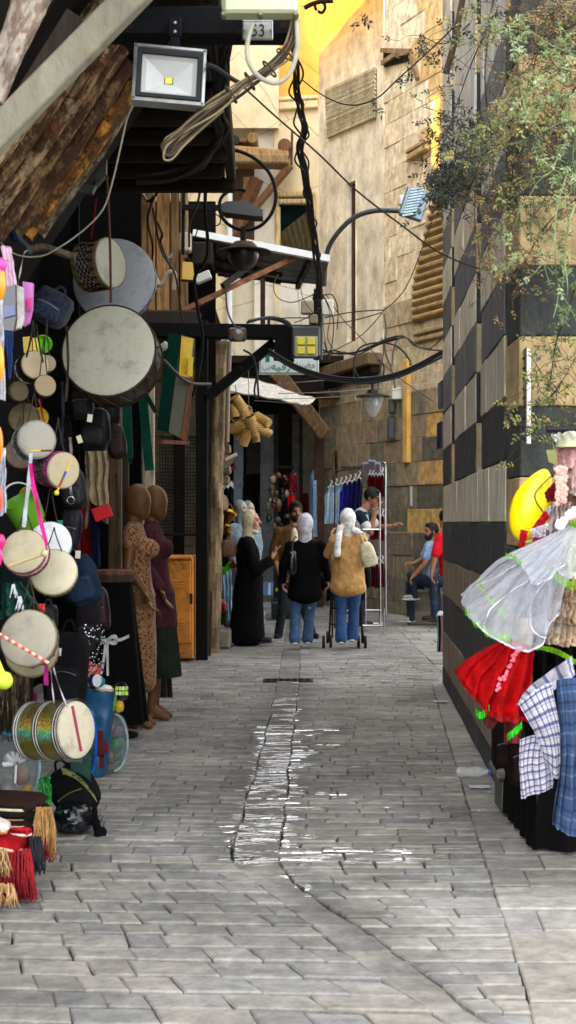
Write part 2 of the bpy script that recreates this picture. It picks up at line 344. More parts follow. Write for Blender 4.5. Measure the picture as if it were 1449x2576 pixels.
def blob(mb, name, mat, parent, voxel=.01, sm=3, colfn=None, disp=None, fac=.5, label=None):
    base = wloc(parent)
    me = bpy.data.meshes.new('tmp'); me.from_pydata([v - base for v in mb.v], [], mb.f)
    t = bpy.data.objects.new('tmp', me); COL.objects.link(t)
    md = t.modifiers.new('r', 'REMESH'); md.mode = 'VOXEL'; md.voxel_size = voxel
    if sm: ms = t.modifiers.new('s', 'SMOOTH'); ms.iterations = sm; ms.factor = fac
    dg = bpy.context.evaluated_depsgraph_get(); dg.update()
    m2 = bpy.data.meshes.new_from_object(t.evaluated_get(dg)); bpy.data.objects.remove(t); bpy.data.meshes.remove(me)
    m2.name = name
    if disp:
        nn = [v.normal.copy() for v in m2.vertices]
        for v, q in zip(m2.vertices, nn): v.co = v.co + q * disp(v.co + base)
    vc = [colfn(v.co + base) if colfn else mb.col for v in m2.vertices]
    for a in list(m2.attributes):
        if a.name == 'Col': m2.attributes.remove(a)
    at = m2.attributes.new('Col', 'FLOAT_COLOR', 'POINT'); buf = []
    for c in vc: buf += [c[0], c[1], c[2], 1]
    at.data.foreach_set('color', buf)
    m2.polygons.foreach_set('use_smooth', [True] * len(m2.polygons))
    m2.materials.clear(); m2.materials.append(MATS[mat]); m2.update()
    o = bpy.data.objects.new(name, m2); COL.objects.link(o); o.parent = parent
    if label: o['label'] = label
    return o
def dup(root, loc, label=None, group=None):
    r = root.copy(); COL.objects.link(r); r.location = loc
    if label: r['label'] = label
    if group: r['group'] = group
    for ch in list(root.children):
        c = ch.copy(); COL.objects.link(c); c.parent = r
        for g in list(ch.children):
            d = g.copy(); COL.objects.link(d); d.parent = c
    return r
def txt(body, name, parent, o, ux, uy, h, col, mat='plastic', w=None, depth=.002):
    """flat lettering standing on a surface: o lower left corner, ux/uy the directions along and up"""
    cu = bpy.data.curves.new('t', 'FONT'); cu.body = body; t = bpy.data.objects.new('t', cu); COL.objects.link(t)
    dg = bpy.context.evaluated_depsgraph_get(); dg.update(); me = bpy.data.meshes.new_from_object(t.evaluated_get(dg))
    bpy.data.objects.remove(t)
    xs = [v.co.x for v in me.vertices]; ys = [v.co.y for v in me.vertices]
    x0, y0 = min(xs), min(ys); s = h / (max(ys) - y0); sx = s if w is None else w / (max(xs) - x0)
    mb = MB(col, False); o = Vector(o); ux = Vector(ux).normalized(); uy = Vector(uy).normalized(); nz = ux.cross(uy)
    mb.add([o + ux * ((v.co.x - x0) * sx) + uy * ((v.co.y - y0) * s) + nz * depth for v in me.vertices], [list(p.vertices) for p in me.polygons])
    bpy.data.meshes.remove(me)
    return mk(mb, name, mat, parent)
# ------------------------------------------------------------ camera, sky, sun
cam = bpy.data.cameras.new('camera'); camo = bpy.data.objects.new('camera', cam); COL.objects.link(camo); SC.camera = camo
camo.location = (0, 0, EYE); camo.rotation_euler = (math.radians(90), 0, 0)
cam.sensor_fit = 'AUTO'; cam.sensor_width = 36; cam.lens = 48.0; cam.shift_y = 39 / 3840; cam.clip_start = .05; cam.clip_end = 1000
cam.dof.use_dof = True; cam.dof.focus_distance = 9.0; cam.dof.aperture_fstop = 5.6
S = Vector((-.62, -.45, .64)).normalized()          # towards the sun
wd = bpy.data.worlds.new('World'); SC.world = wd; wd.use_nodes = True
sky = wd.node_tree.nodes.new('ShaderNodeTexSky'); sky.sky_type = 'NISHITA'; sky.sun_disc = False
sky.sun_elevation = math.asin(S.z); sky.sun_rotation = math.atan2(S.x, S.y); sky.air_density = 1.2; sky.dust_density = 3.0; sky.ozone_density = .6
bg = wd.node_tree.nodes['Background']; hs = wd.node_tree.nodes.new('ShaderNodeHueSaturation'); hs.inputs['Saturation'].default_value = .12; wd.node_tree.links.new(sky.outputs[0], hs.inputs['Color'])
wd.node_tree.links.new(hs.outputs[0], bg.inputs[0]); bg.inputs[1].default_value = 1.0
sl = bpy.data.lights.new('sun', 'SUN'); so = bpy.data.objects.new('sun', sl); COL.objects.link(so); sl.energy = 10.0; sl.angle = math.radians(.5); sl.color = (1, .7, .1)
so.rotation_euler = S.to_track_quat('Z', 'Y').to_euler(); so.location = (-8, -4, 14)
SC.view_settings.view_transform = 'Standard'; SC.view_settings.look = 'None'; SC.view_settings.exposure = 0
# ============================================================ ground
def interp(tab, d):
    if d <= tab[0][0]: return tab[0][1]
    for (a, va), (b, vb) in zip(tab, tab[1:]):
        if d <= b: return va + (vb - va) * (d - a) / (b - a)
    return tab[-1][1]
GLx = [(2.5, .9), (4.0, .46), (4.53, .24), (4.98, .08), (5.33, -.06), (5.72, -.2), (6.0, -.252), (7.3, -.215), (8.56, -.173), (12.5, -.1), (24, .05)]
GRx = [(2.5, 1.1), (4.12, .547), (4.53, .40), (4.98, .254), (5.47, .033), (5.93, -.042), (7.3, -.005), (8.56, .014), (12.5, .1), (24, .25)]
KR = [(2.5, .6), (4.5, .76), (6, .857), (12.35, 1.30), (13, 1.5), (24, 1.5)]
GL = [(d_ / 10, interp(GLx, d_ / 10) + .004 * math.sin(d_ * 1.7) + .006 * math.sin(d_ * .5)) for d_ in range(25, 240)]
GR = [(d_ / 10, interp(GRx, d_ / 10) + .004 * math.sin(d_ * 1.3 + 1) + .006 * math.sin(d_ * .6)) for d_ in range(25, 240)]
def xw(D): return .750 + .0528 * D
g = MB((.05, .05, .05)); g.grid(lambda u, v: (-60 + 120 * u, -40 + 160 * v, -.035), 12, 12); struct(g, 'ground', 'stone')
pv = MB(); pv.w = []
def wetness(x, y):
    a, b = interp(GL, y), interp(GR, y); c = (a + b) / 2; h = (b - a) / 2
    d = max(0, abs(x - c) - h * .9)
    if y > 12.6: w = 0
    elif y > 5.85:
        w = .42 if y < 9.8 else .36
        w -= d * (1.1 if x > c else 2.2) * (1 if y < 9.6 else 2.4)
    else:
        d2 = abs(x - b); w = .33 - d2 * 3.2 - max(0, 5.0 - y) * .1
    if 5.85 < y < 6.15 and x > b: w = max(w, .40 - max(0, x - .75) * 1.5)
    if 6.3 < y < 7.6 and .12 < x < .3: w = max(w, .27)
    if 6.5 < y < 8 and .78 < x: w = max(w, .24)
    if 5.4 < y < 9 and x > b: w = max(w, .17)
    if 8.6 < y < 9.8 and -.4 < x < .4: w = max(w, .27)
    return max(w, 0)
STONE = [(114, 112, 108), (120, 117, 112), (110, 109, 106), (124, 120, 114), (107, 106, 104), (117, 113, 107)]
def stone(x0a, x1a, y0, x0b, x1b, y1, sk0, sk1, tone=1, dz=0, gap=.005, tilt=0):
    z = dz + U(-.004, .003); t = [U(-.002, .002) for _ in range(4)]; t[2] += tilt; t[3] += tilt; kk = tone * 1.62 * (1 + U(-.15, .13)); c = tuple(v * kk for v in lin(random.choice(STONE)))
    gx = gap * U(.1, .7); b = .006; gy = U(.007, .013)
    j = lambda: U(-.004, .004)
    o = [(x0a + gx + j(), y0 + gy + sk0), (x1a - gx + j(), y0 + gy + sk1), (x1b - gx + j(), y1 - gy + sk1), (x0b + gx + j(), y1 - gy + sk0)]
    cx = sum(p[0] for p in o) / 4; cy = sum(p[1] for p in o) / 4
    low = [(p[0], p[1], -.03) for p in o]; mid = [(p[0], p[1], z + t[i] - .005) for i, p in enumerate(o)]
    top = [(p[0] + (b if p[0] < cx else -b), p[1] + (b if p[1] < cy else -b), z + t[i]) for i, p in enumerate(o)]
    vs = low + mid + top; fs = [[8, 9, 10, 11]]
    for k in range(4):
        q = (k + 1) % 4; fs += [[k, q, q + 4, k + 4], [k + 4, q + 4, q + 8, k + 8]]
    pv.add(vs, fs, c, smooth=False); pv.w += [wetness(p[0], p[1]) for p in vs]
def row(fa, fb, y0, y1, lmin, lmax, tone=1, dz=0, slope=0, tilt=0):
    xa0, xa1, xb0, xb1 = fa(y0), fb(y0), fa(y1), fb(y1); L = xa1 - xa0
    if L < .05: return
    cuts = [0]; t = -U(0, lmax * .7) / L
    while t < 1:
        t += U(lmin, lmax) / L
        if .06 / L < t < 1 - .08 / L and t - cuts[-1] > .08 / L: cuts.append(t)
    cuts.append(1)
    for p, q in zip(cuts, cuts[1:]):
        u0 = p; u1 = q
        A = lambda u: xa0 + (xa1 - xa0) * u; B = lambda u: xb0 + (xb1 - xb0) * u
        stone(A(u0), A(u1), y0, B(u0), B(u1), y1, slope * A(u0), slope * A(u1), tone, dz, tilt=tilt)
y = 2.6
while y < 25:
    h = U(.11, .15) if y < 6 else U(.09, .14)
    xr = lambda d: 1.5 + max(0, d - 12.4) * .25 if d > 12.4 else (xw(d) if d > 6.4 else 1.9)
    row(lambda d: interp(GR, d), lambda d: interp(KR, d), y, y + h, .13, .29)
    y += h
y = 2.6
while y < 25:
    h = U(.11, .16) if y < 6 else U(.09, .14)
    row(lambda d: -2.6, lambda d: interp(GL, d), y, y + h, .13, .29, slope=-.05 if y < 9 else 0)
    y += h
y = 2.6
while y < 25:
    h = U(.16, .34) if y > 5.8 else U(.11, .16)
    row(lambda d: interp(GL, d), lambda d: interp(GR, d), y, y + h, *((.5, .9) if y > 5.8 else (.16, .34)), tone=.8 if y > 5.8 else .97, dz=-.010, tilt=h * U(.0, .11))
    y += h
y = 2.6
while y < 25:
    h = U(.22, .42)
    row(lambda d: interp(KR, d), lambda d: (xw(d) + .02 if 6.6 < d < 12.4 else (4.2 if d >= 12.4 else 2.3)), y, y + h, .3, .7, tone=1.08)
    y += h
struct(pv, 'paving', 'paving')
# drain grate at the head of the gutter
t = thing('drain_grate', 'small square-holed iron drain grate at the head of the wet gutter', 'drain', G(725, 1712))
gy0 = gd(1716); m = MB((.03, .03, .03)); m.box((.0, gy0 + .1, .004), (.46, .24, .012), bev=.003); mk(m, 'plate', 'iron', t)
m = MB((.004, .004, .004))
for i in range(7):
    for j in range(2): m.box((-.18 + i * .06, gy0 + .05 + j * .09, .0115), (.04, .06, .004))
mk(m, 'slots', 'dark', t)
# ============================================================ walls built of courses
def blocks(m, o, u, n, s0, s1, z0, z1, hz, lens, colfn, dep=.2, gap=.004, rel=.004, zoff=0):
    """courses of dressed blocks on the plane o + s*u, faces looking along n"""
    o = Vector(o); u = Vector(u).normalized(); n = Vector(n).normalized(); up = Vector((0, 0, 1)); M = Matrix((u, n, up)).transposed()
    k0 = math.floor((z0 - zoff) / hz); k = k0
    while zoff + k * hz < z1 - 1e-4:
        a = max(z0, zoff + k * hz); b = min(z1, zoff + (k + 1) * hz); s = s0 - U(0, lens[1] * .6)
        while s < s1:
            l = U(*lens); p = max(s, s0); q = min(s + l, s1)
            if s1 - q < lens[0] * .3: q = s1; 
            if q - p > .02 and b - a > .02:
                r = U(-rel, rel)
                m.box(o + u * ((p + q) / 2) + n * (r - dep / 2) + up * ((a + b) / 2), (q - p - gap, dep, b - a - gap), M, colfn((p + q) / 2, (a + b) / 2, k), bev=.006)
            s = max(q, s + l) if q < s1 else s1
        k += 1
LIGHT = [(210, 200, 182), (200, 190, 172), (218, 208, 188)]; DARK = [(52, 55, 60), (46, 49, 54), (60, 62, 66)]; BROWN = [(136, 120, 102), (126, 112, 96), (142, 126, 108)]
def ablaq(s, z, k):
    rs = random.Random(k * 7 + 3)
    d = (k % 2 == 0)
    if z > 3.9: c = rs.choice([(218, 212, 200), (196, 194, 190), (210, 204, 192), (180, 182, 184)])
    elif z > 2.5 and d: c = rs.choice([(104, 106, 110), (92, 95, 100), (82, 86, 92)])
    elif d: c = rs.choice(DARK)
    else: c = rs.choice(LIGHT if z > 1.3 else BROWN)
    return jit(lin(c), .06)
wu = Vector((-.0528, -1, 0)).normalized(); wn = Vector((-1, .0528, 0)).normalized()
wp = lambda D: Vector((xw(D), D, 0)); ws = lambda D: (12.4 - D) / -wu.y
t = thing('striped_stone_house', 'house of alternating dark and pale stone courses along the right of the lane', 'house', (2.2, 9.5, 0))
m = MB(smooth=False); o = wp(12.4); Z1 = 1.785; HZc = .325; ZO = -.165 + .325 * 0
ZO = 1.46 - .325 * 5 + .325
blocks(m, o, wu, wn, 0, ws(7.1), 0, Z1, HZc, (.5, 1.1), lambda s, z, k: ablaq(s, z, k + 1), zoff=ZO)
for a, b in ((12.4, 11.3), (10.87, 8.9), (8.47, 7.1)):
    blocks(m, o, wu, wn, ws(a), ws(b), Z1, 6.4, HZc, (.5, .9), lambda s, z, k: ablaq(s, z, k + 1), dep=.5, zoff=ZO)
mk(m, 'wall', 'ablaq', t)
m = MB(smooth=False)
nic = lambda s, z, k: jit(lin(random.choice([(176, 158, 120), (166, 150, 118)] if k % 2 else [(48, 50, 52), (40, 42, 45)])), .1)
for a, b in ((11.3, 10.87), (8.9, 8.47)):
    m = MB(smooth=False); blocks(m, o + wu * ws(a) - wn * .30, wu, wn, -.05, ws(b) - ws(a) + .05, Z1, 6.4, HZc, (.5, .6), nic, zoff=ZO)        # back of the niche
    blocks(m, o + wu * (ws(a) + .004), -wn, wu, .006, .3, Z1, 6.4, HZc, (.4, .5), nic, dep=.05, zoff=ZO); mk(m, 'niche', 'stone', t)
m = MB(smooth=False)      # the corner facing back along the lane, the step and the broad face towards the camera
blocks(m, wp(12.4) - wu * -.006, -wn, -wu, -.0, 2.5, 0, 6.4, HZc, (.4, .8), lambda s, z, k: ablaq(s, z, k + 1), zoff=ZO)
blocks(m, wp(7.1) + wu * .004, -wn, wu, .004, .4, 0, 6.4, HZc, (.4, .5), lambda s, z, k: jit(lin(random.choice([(150, 132, 92), (138, 120, 88)] if k % 2 == 0 else [(42, 43, 44), (36, 38, 40)])), .1), zoff=ZO)
fr = lambda s, z, k: jit(lin(random.choice([(180, 156, 112), (170, 148, 106)] if k % 2 == 0 else [(58, 62, 58), (50, 54, 52)])), .1)
mk(m, 'corner_wall', 'ablaq', t); m = MB(smooth=False)
blocks(m, (1.12, 6.6, 0), (1, 0, 0), (0, -1, 0), 0, 2.2, 0, 5.2, .34, (.55, .9), fr, dep=.4, zoff=2.02 - .34 * 6); mk(m, 'front_wall', 'ashlar', t); m = MB(smooth=False)
blocks(m, (1.118, 7.0, 0), (0, -1, 0), (-1, 0, 0), 0, .41, 0, 5.2, .34, (.3, .42), fr, dep=.25, zoff=2.02 - .34 * 6)
mk(m, 'return_wall', 'ashlar', t)
m = MB(lin((60, 60, 58)), False); m.box((1.9, 9.6, 2.6), (1.0, 5.4, 5.2)); mk(m, 'core', 'stone', t)
# scratched drawings on the yellow course
m = MB(lin((70, 44, 26)))
for k in range(11):
    x = 1352 + k * 9 + U(-3, 3); y0 = U(1000, 1030); y1 = y0 + U(10, 32); D = 6.592
    m.tube(catm(PL([(x, y0), (x - U(2, 5), (y0 * 2 + y1) / 3), (x + U(1, 4), (y0 + 2 * y1) / 3), (x - U(0, 6), y1)], D), 4), .002, 5)
mk(m, 'scratched_marks', 'paper', t)
# ============================================================ far right house: plaster above, stone below
def W2(x, y, off=0):
    a = (x - CX) / FPX; D = 11.67 / (a + .46) - off * 2.0
    return P(x, y, D)
W2o = Vector((.552, 24.17, 0)); W2u = Vector((.418, -.908, 0)).normalized(); W2n = Vector((-.908, -.418, 0)).normalized()
def w2s(x): p = W2(x, HZ); return (Vector((p.x, p.y, 0)) - W2o).dot(W2u)
def w2z(x, y): return W2(x, y).z
def wq(s, z, off=0): return W2o + W2u * s + W2n * off + Vector((0, 0, z))
t = thing('stained_plaster_house', 'tall weathered house with stained beige plaster above stone courses, behind the clothes rack', 'house', (2.2, 20.2, 0))
m = MB(lin((240, 228, 204)))
def pl(s0, s1, z0, z1, off=.0, col=None):
    n1 = max(2, int((s1 - s0) / .12)); n2 = max(2, int((z1 - z0) / .2))
    m.grid(lambda u, v: wq(s0 + (s1 - s0) * u, z0 + (z1 - z0) * v, off + .02 * fbm((s0 + (s1 - s0) * u, z0 + (z1 - z0) * v, 3.1), 1.3)), n1, n2, lambda u, v: mixc(lin((240, 228, 204)), lin((214, 160, 74)), max(0, min(1, (z0 + (z1 - z0) * v - 8.7) / 1.3))))  # ochre towards the top paints in the yellow of the sun patch
sa, sb, sc_ = w2s(874), w2s(896), w2s(965); zt, zb = w2z(885, 458), w2z(885, 860)
zl = w2z(885, 905)
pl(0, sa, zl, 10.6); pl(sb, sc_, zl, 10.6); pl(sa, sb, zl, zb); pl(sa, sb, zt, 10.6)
for s_ in (sa, sb): m.plate([wq(s_, zb, .015), wq(s_, zt, .015), wq(s_, zt, -.22), wq(s_, zb, -.22)], W2u * .004)
m.plate([wq(sa, zt, .015), wq(sb, zt, .015), wq(sb, zt, -.22), wq(sa, zt, -.22)], (0, 0, .004))
m.plate([wq(0, 0, .0), wq(0, 10.6, 0), wq(0, 10.6, -2), wq(0, 0, -2)], W2u * .01)
mk(m, 'plaster_wall', 'plaster', t)
m = MB(lin((96, 62, 38))); 
m.plate([wq(sa, zb, -.15), wq(sb, zb, -.15), wq(sb, zt, -.15), wq(sa, zt, -.15)], -W2n * .03)
M2 = Matrix((W2u, W2n, Vector((0, 0, 1)))).transposed()
for k in range(9):
    zz = zb + (zt - zb) * (k + .5) / 9; m.box(wq((sa + sb) / 2 + .05, zz, -.12), (.16, .05, .14 if k % 3 else .3), M2, jit(lin((110, 74, 46)), .2), bev=.012)
m.box(wq(sa + .05, (zt + zb) / 2, -.1), (.07, .07, zt - zb), M2, lin((84, 52, 32)), bev=.01)
mk(m, 'shutter', 'wood', t)
m = MB(lin((176, 150, 112)), False)
zj = w2z(1000, 150)
def stonecol(s, z, k):
    if z < 1.3 and s < w2s(1040): return jit(lin(random.choice([(142, 130, 110), (126, 120, 106), (158, 142, 116)])), .12)
    if s > w2s(1043) and z < 3.1:
        return jit(lin(random.choice([(228, 188, 116), (220, 178, 106)])), .08) if (k % 2 == 0 and z > 1.25) else jit(lin(random.choice([(112, 106, 92), (98, 94, 86)])), .12)
    if z < 3.6: return jit(lin(random.choice([(158, 142, 114), (132, 124, 106), (172, 152, 120), (144, 134, 114)])), .12)
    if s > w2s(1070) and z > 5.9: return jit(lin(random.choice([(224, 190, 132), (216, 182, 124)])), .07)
    if z < 5: return jit(lin(random.choice([(206, 188, 154), (194, 176, 144), (214, 196, 162)])), .1)
    return jit(lin(random.choice([(234, 216, 184), (228, 208, 174), (238, 222, 192)])), .07)
blocks(m, W2o, W2u, W2n, 0, sc_, 0, zl, .363, (.4, .8), stonecol, zoff=-.147, rel=.012)
blocks(m, W2o, W2u, W2n, sc_, 6.0, 0, 10.6, .363, (.45, .9), stonecol, zoff=-.147, rel=.012)
mk(m, 'stone_wall', 'ashlar', t)
m = MB(lin((210, 184, 120)))       # pilaster with the ochre painted strip, raised bands of the carved panel
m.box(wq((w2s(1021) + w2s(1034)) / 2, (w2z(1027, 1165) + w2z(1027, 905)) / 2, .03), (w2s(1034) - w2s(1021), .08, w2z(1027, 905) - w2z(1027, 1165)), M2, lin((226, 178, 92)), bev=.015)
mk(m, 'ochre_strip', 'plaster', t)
m = MB(lin((178, 148, 98)))
for k in range(15):
    yy = 505 + k * 20.5; xa = 1094 - k * 5 if k < 10 else 1045
    zz = w2z(1080, yy); s0_, s1_ = w2s(xa), w2s(1112)
    m.tube([wq(s0_, zz, .03), wq(s1_ + .3, zz, .03)], .042, 9, col=jit(lin((176, 146, 96)), .12))
    m.box(wq((s0_ + s1_) / 2 + .15, zz - .055, .01), (s1_ - s0_ + .3, .06, .03), M2, jit(lin((128, 102, 62)), .15))
    m.tube([wq(s0_ - .05, zz + .01, .0), wq(s0_ + .02, zz, .04)], .045, 7, col=lin((200, 180, 140)))
for yy in (832, 850): m.box(wq(w2s(1080) + .1, w2z(1080, yy), .03), (w2s(1112) - w2s(1045) + .2, .08, .07), M2, lin((176, 154, 112)), bev=.015)
mk(m, 'carved_mouldings', 'stone', t)
m = MB(lin((188, 160, 112)), False)      # little hood over the blocked window
for (xa, ya, xb, yb, hh) in ((1034, 398, 1082, 368, 16), (1030, 384, 1084, 352, 10)):
    a, b = W2(xa, ya, .02), W2(xb, yb, .02); m.beam(a, b, .16, px(hh, 18.8), up=(0, 0, 1), bev=.01)
mk(m, 'window_hood', 'stone', t)
m = MB(lin((60, 46, 34)), False)       # broken window head with splintered boards
a = [W2(966, 128), W2(1040, 132), W2(1036, 152), W2(968, 170)]; m.plate([p + W2n * .02 for p in a], -W2n * .05, lin((22, 18, 14)))
for q in (((968, 160), (1010, 132)), ((996, 132), (1012, 142)), ((1010, 138), (1034, 132)), ((1040, 140), (1058, 200)), ((966, 128), (1040, 130))):
    m.beam(W2(*q[0], .02) + W2n * .05, W2(*q[1], .02) + W2n * .05, .05, .07, col=lin((150, 122, 88)))
mk(m, 'broken_window_boards', 'wood', t)
m = MB(lin((70, 60, 46)), False)
q = [W2(823, 228), W2(948, 172), W2(948, 292), W2(828, 345)]
m.plate([p + W2n * .012 for p in q], -W2n * .05, lin((104, 96, 80)))
def qp(u, v): return q[0].lerp(q[1], u).lerp(q[3].lerp(q[2], u), v) + W2n * .03
lc = lin((186, 172, 140))
for band in range(3):
    v0, v1 = band / 3 + .02, (band + 1) / 3 - .03
    m.beam(qp(0, v0), qp(1, v0), .05, .05, col=lc)
    for r in range(3):
        va, vb = v0 + (v1 - v0) * r / 3, v0 + (v1 - v0) * (r + 1) / 3
        for k in range(22): 
            m.beam(qp((k) / 22, vb), qp((k + .5) / 22, va), .022, .04, up=W2n, col=lc); m.beam(qp((k + .5) / 22, va), qp((k + 1) / 22, vb), .022, .04, up=W2n, col=lc)
m.beam(qp(0, 1), qp(1, 1), .05, .05, col=lc)
mk(m, 'vent_grille', 'plaster', t)
m = MB(lin((40, 30, 20)), False)     # old timber lintel and ledge across the front
m.beam(W2(806, 950, .06) + W2n * .1, W2(960, 902, .0) + W2n * .1, .3, .2, col=lin((120, 100, 72)), bev=.02)
m.beam(W2(812, 968) + W2n * .06, W2(955, 922) + W2n * .06, .18, .22, col=lin((22, 16, 12)), bev=.02)
m.beam(W2(820, 998) + W2n * .1, W2(858, 996) + W2n * .1, .2, .1, col=lin((92, 70, 50)), bev=.02)
mk(m, 'timber_ledge', 'wood', t)
m = MB(lin((20, 14, 10)), False)     # small arched niche, its shaded recess painted as a dark flat plate
ac = W2(849, 1180); hw = .085
prof = [(-hw, -.34), (-hw, .18)] + [(-hw * math.cos(a), .18 + hw * 1.7 * math.sin(a)) for a in (.5, 1.0, 1.57, 2.1, 2.6)] + [(hw, .18), (hw, -.34)]
m.plate([ac + W2u * x + Vector((0, 0, z)) + W2n * .02 for x, z in prof], -W2n * .05, lin((16, 12, 9)))
m.plate([ac + W2u * x * .8 + Vector((0, 0, min(z, -.05) - .03)) + W2n * .024 for x, z in prof], -W2n * .03, lin((150, 120, 74)))
for (x, z), (x2, z2) in zip(prof, prof[1:]): m.beam(ac + W2u * x * 1.05 + Vector((0, 0, z)) + W2n * .02, ac + W2u * x2 * 1.05 + Vector((0, 0, z2)) + W2n * .02, .05, .05, up=W2n, col=lin((120, 98, 70)))
mk(m, 'arched_niche', 'plaster', t)
# ============================================================ cream house that closes the view
DB = 26.6
t = thing('cream_house', 'pale cream plastered house with log jetty and shuttered window closing the lane', 'house', (-1, 27.2, 0))
m = MB(lin((226, 208, 170)))
def wallgrid(xa, xb, ya, yb, D, col=None, amp=.02):
    a, b = P(xa, ya, D), P(xb, yb, D)
    m.grid(lambda u, v: (a.x + (b.x - a.x) * u, D + amp * fbm((a.x + (b.x - a.x) * u, 0, b.z + (a.z - b.z) * v), 1.2), b.z + (a.z - b.z) * v), max(2, int(abs(b.x - a.x) / .2)), max(2, int((a.z - b.z) / .25)), col)
wallgrid(380, 576, -120, 1000, DB - .25); wallgrid(576, 700, -120, 322, DB - .25); wallgrid(560, 700, 322, 1000, DB + .35, lin((222, 212, 190)))
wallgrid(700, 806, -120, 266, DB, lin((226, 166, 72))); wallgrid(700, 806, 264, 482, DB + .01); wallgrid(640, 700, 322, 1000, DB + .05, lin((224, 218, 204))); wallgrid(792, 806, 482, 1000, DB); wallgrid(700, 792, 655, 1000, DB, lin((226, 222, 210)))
wallgrid(690, 702, -120, 1000, DB - .01)
m.plate([P(576, -120, DB - .25), P(576, 1000, DB - .25), P(576, 1000, DB + .4), P(576, -120, DB + .4)], (-.01, 0, 0))
m.plate([P(700, -120, DB - .25), P(700, 325, DB - .25), P(700, 325, DB + .1), P(700, -120, DB + .1)], (.01, 0, 0))
m.box((-1, DB + .6, 6), (7, .1, 10), col=lin((120, 110, 90)))
mk(m, 'wall', 'cream_plaster', t)
m = MB(lin((232, 210, 160)), False)
a, b = P(700, 268, DB - .04), P(800, 262, DB - .04); m.beam(a, b, .12, .16, col=lin((226, 204, 156)), bev=.02); m.beam(a + Vector((0, 0, .12)), b + Vector((0, 0, .12)), .18, .08, col=lin((226, 204, 156)), bev=.02)
mk(m, 'string_course', 'cream_plaster', t)
m = MB(lin((150, 112, 70)), False)
z0 = DB - .55
m.beam(P(570, 378, z0), P(726, 390, z0), .2, px(22, z0), col=lin((178, 140, 92)), bev=.03)
m.beam(P(572, 405, z0 + .1), P(724, 408, z0 + .1), .5, px(24, z0), col=lin((150, 120, 84)), bev=.03)
m.beam(P(578, 358, z0 + .2), P(640, 360, z0 + .2), .3, px(10, z0), col=lin((120, 84, 52)), bev=.02)
mk(m, 'jetty_beam', 'wood', t)
for (x, y, r, c) in ((635, 346, 14, (150, 116, 70)), (716, 364, 17, (120, 82, 50)), (590, 352, 13, (40, 30, 22))):
    m = MB(lin(c)); a = P(x, y, z0 - .1); m.lathe(a, (0, 1, 0), [(.001, 0), (px(r, z0) * .9, 0), (px(r, z0), .02), (px(r, z0), .7)], 14); mk(m, 'log_end', 'wood', t)
m = MB(lin((120, 80, 48)), False)
m.beam(P(732, 415, z0), P(584, 590, DB - .1), .13, .13, col=lin((126, 92, 60)), bev=.02); m.beam(P(648, 448, z0 + .3), P(586, 592, DB), .24, .2, col=lin((116, 78, 48)), bev=.02)
m.beam(P(735, 330, z0), P(733, 415, z0), .05, .05, col=lin((96, 60, 40)))
mk(m, 'brace', 'wood', t)
m = MB(lin((150, 108, 60)), False)
m.plate([P(585, 420, DB + .1), P(640, 420, DB + .1), P(640, 600, DB + .1), P(585, 600, DB + .1)], (0, .05, 0), lin((92, 62, 40)))
m.plate([P(612, 445, DB), P(650, 445, DB), P(650, 478, DB), P(612, 478, DB)], (0, .05, 0), lin((196, 160, 104)))
mk(m, 'boarded_panel', 'wood', t)
m = MB(lin((220, 222, 222))); a = P(578, 430, DB - .5)
m.tube(catm([P(592, 418, DB - .32), P(584, 420, DB - .42), P(579, 428, DB - .45), P(578, 445, DB - .45), P(577, 590, DB - .45), P(577, 900, DB - .45)], 5), .06, 10); mk(m, 'downpipe', 'plastic', t)
w = MB(lin((210, 186, 132)), False)
for A, B in (((697, 490), (792, 490)), ((700, 508), (788, 508))): w.beam(P(*A, DB - .06), P(*B, DB - .06), .14, px(12, DB), bev=.02)
for A, B in (((699, 520), (699, 660)), ((789, 482), (792, 660))): w.beam(P(*A, DB - .05), P(*B, DB - .05), .1, .1, bev=.02)
wf = mk(w, 'window_frame', 'wood', t)
w = MB(lin((10, 30, 34)), False); w.plate([P(699, 515, DB + .25), P(792, 515, DB + .25), P(792, 665, DB + .25), P(699, 665, DB + .25)], (0, .02, 0)); mk(w, 'dark_opening', 'dark', wf)
w = MB(lin((150, 140, 108)))
def corr(u, v):
    x = 705 + 86 * u; yt = 585 - 68 * u; yb = 640; p = P(x, yt + (yb - yt) * v, DB + .08 + .1 * v)
    return p + Vector((0, .018 * math.sin((u * 1.0 + v * .5) * 150), 0))
w.grid(corr, 150, 10); mk(w, 'corrugated_sheet', 'metal', wf)
# dark shop front under the cream house
t = thing('back_shop', 'dark open shop front under the white awning at the end of the lane', 'shop', P(690, 1530, 25))
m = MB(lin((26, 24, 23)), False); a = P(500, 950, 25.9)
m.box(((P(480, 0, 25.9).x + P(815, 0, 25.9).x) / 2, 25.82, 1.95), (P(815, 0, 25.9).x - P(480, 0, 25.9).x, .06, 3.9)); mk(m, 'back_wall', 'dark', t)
m = MB(lin((40, 34, 28)), False); m.box((P(660, 0, 24.6).x, 24.6, 4.25), (3.3, 2.6, .12)); m.beam(P(560, 968, 23.3), P(815, 968, 23.3), .2, .25, col=lin((30, 24, 20))); mk(m, 'shade_roof', 'dark', t)  # slab overhead added to keep the shop front in shade
m = MB(lin((90, 92, 96)), False)
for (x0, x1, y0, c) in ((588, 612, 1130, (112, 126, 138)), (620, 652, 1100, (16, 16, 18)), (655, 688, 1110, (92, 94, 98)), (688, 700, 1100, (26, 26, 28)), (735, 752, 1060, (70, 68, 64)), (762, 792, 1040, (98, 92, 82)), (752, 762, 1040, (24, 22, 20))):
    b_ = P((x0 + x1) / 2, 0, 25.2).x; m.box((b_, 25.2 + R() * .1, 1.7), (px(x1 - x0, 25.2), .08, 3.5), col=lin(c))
mk(m, 'panel', 'stone', t)
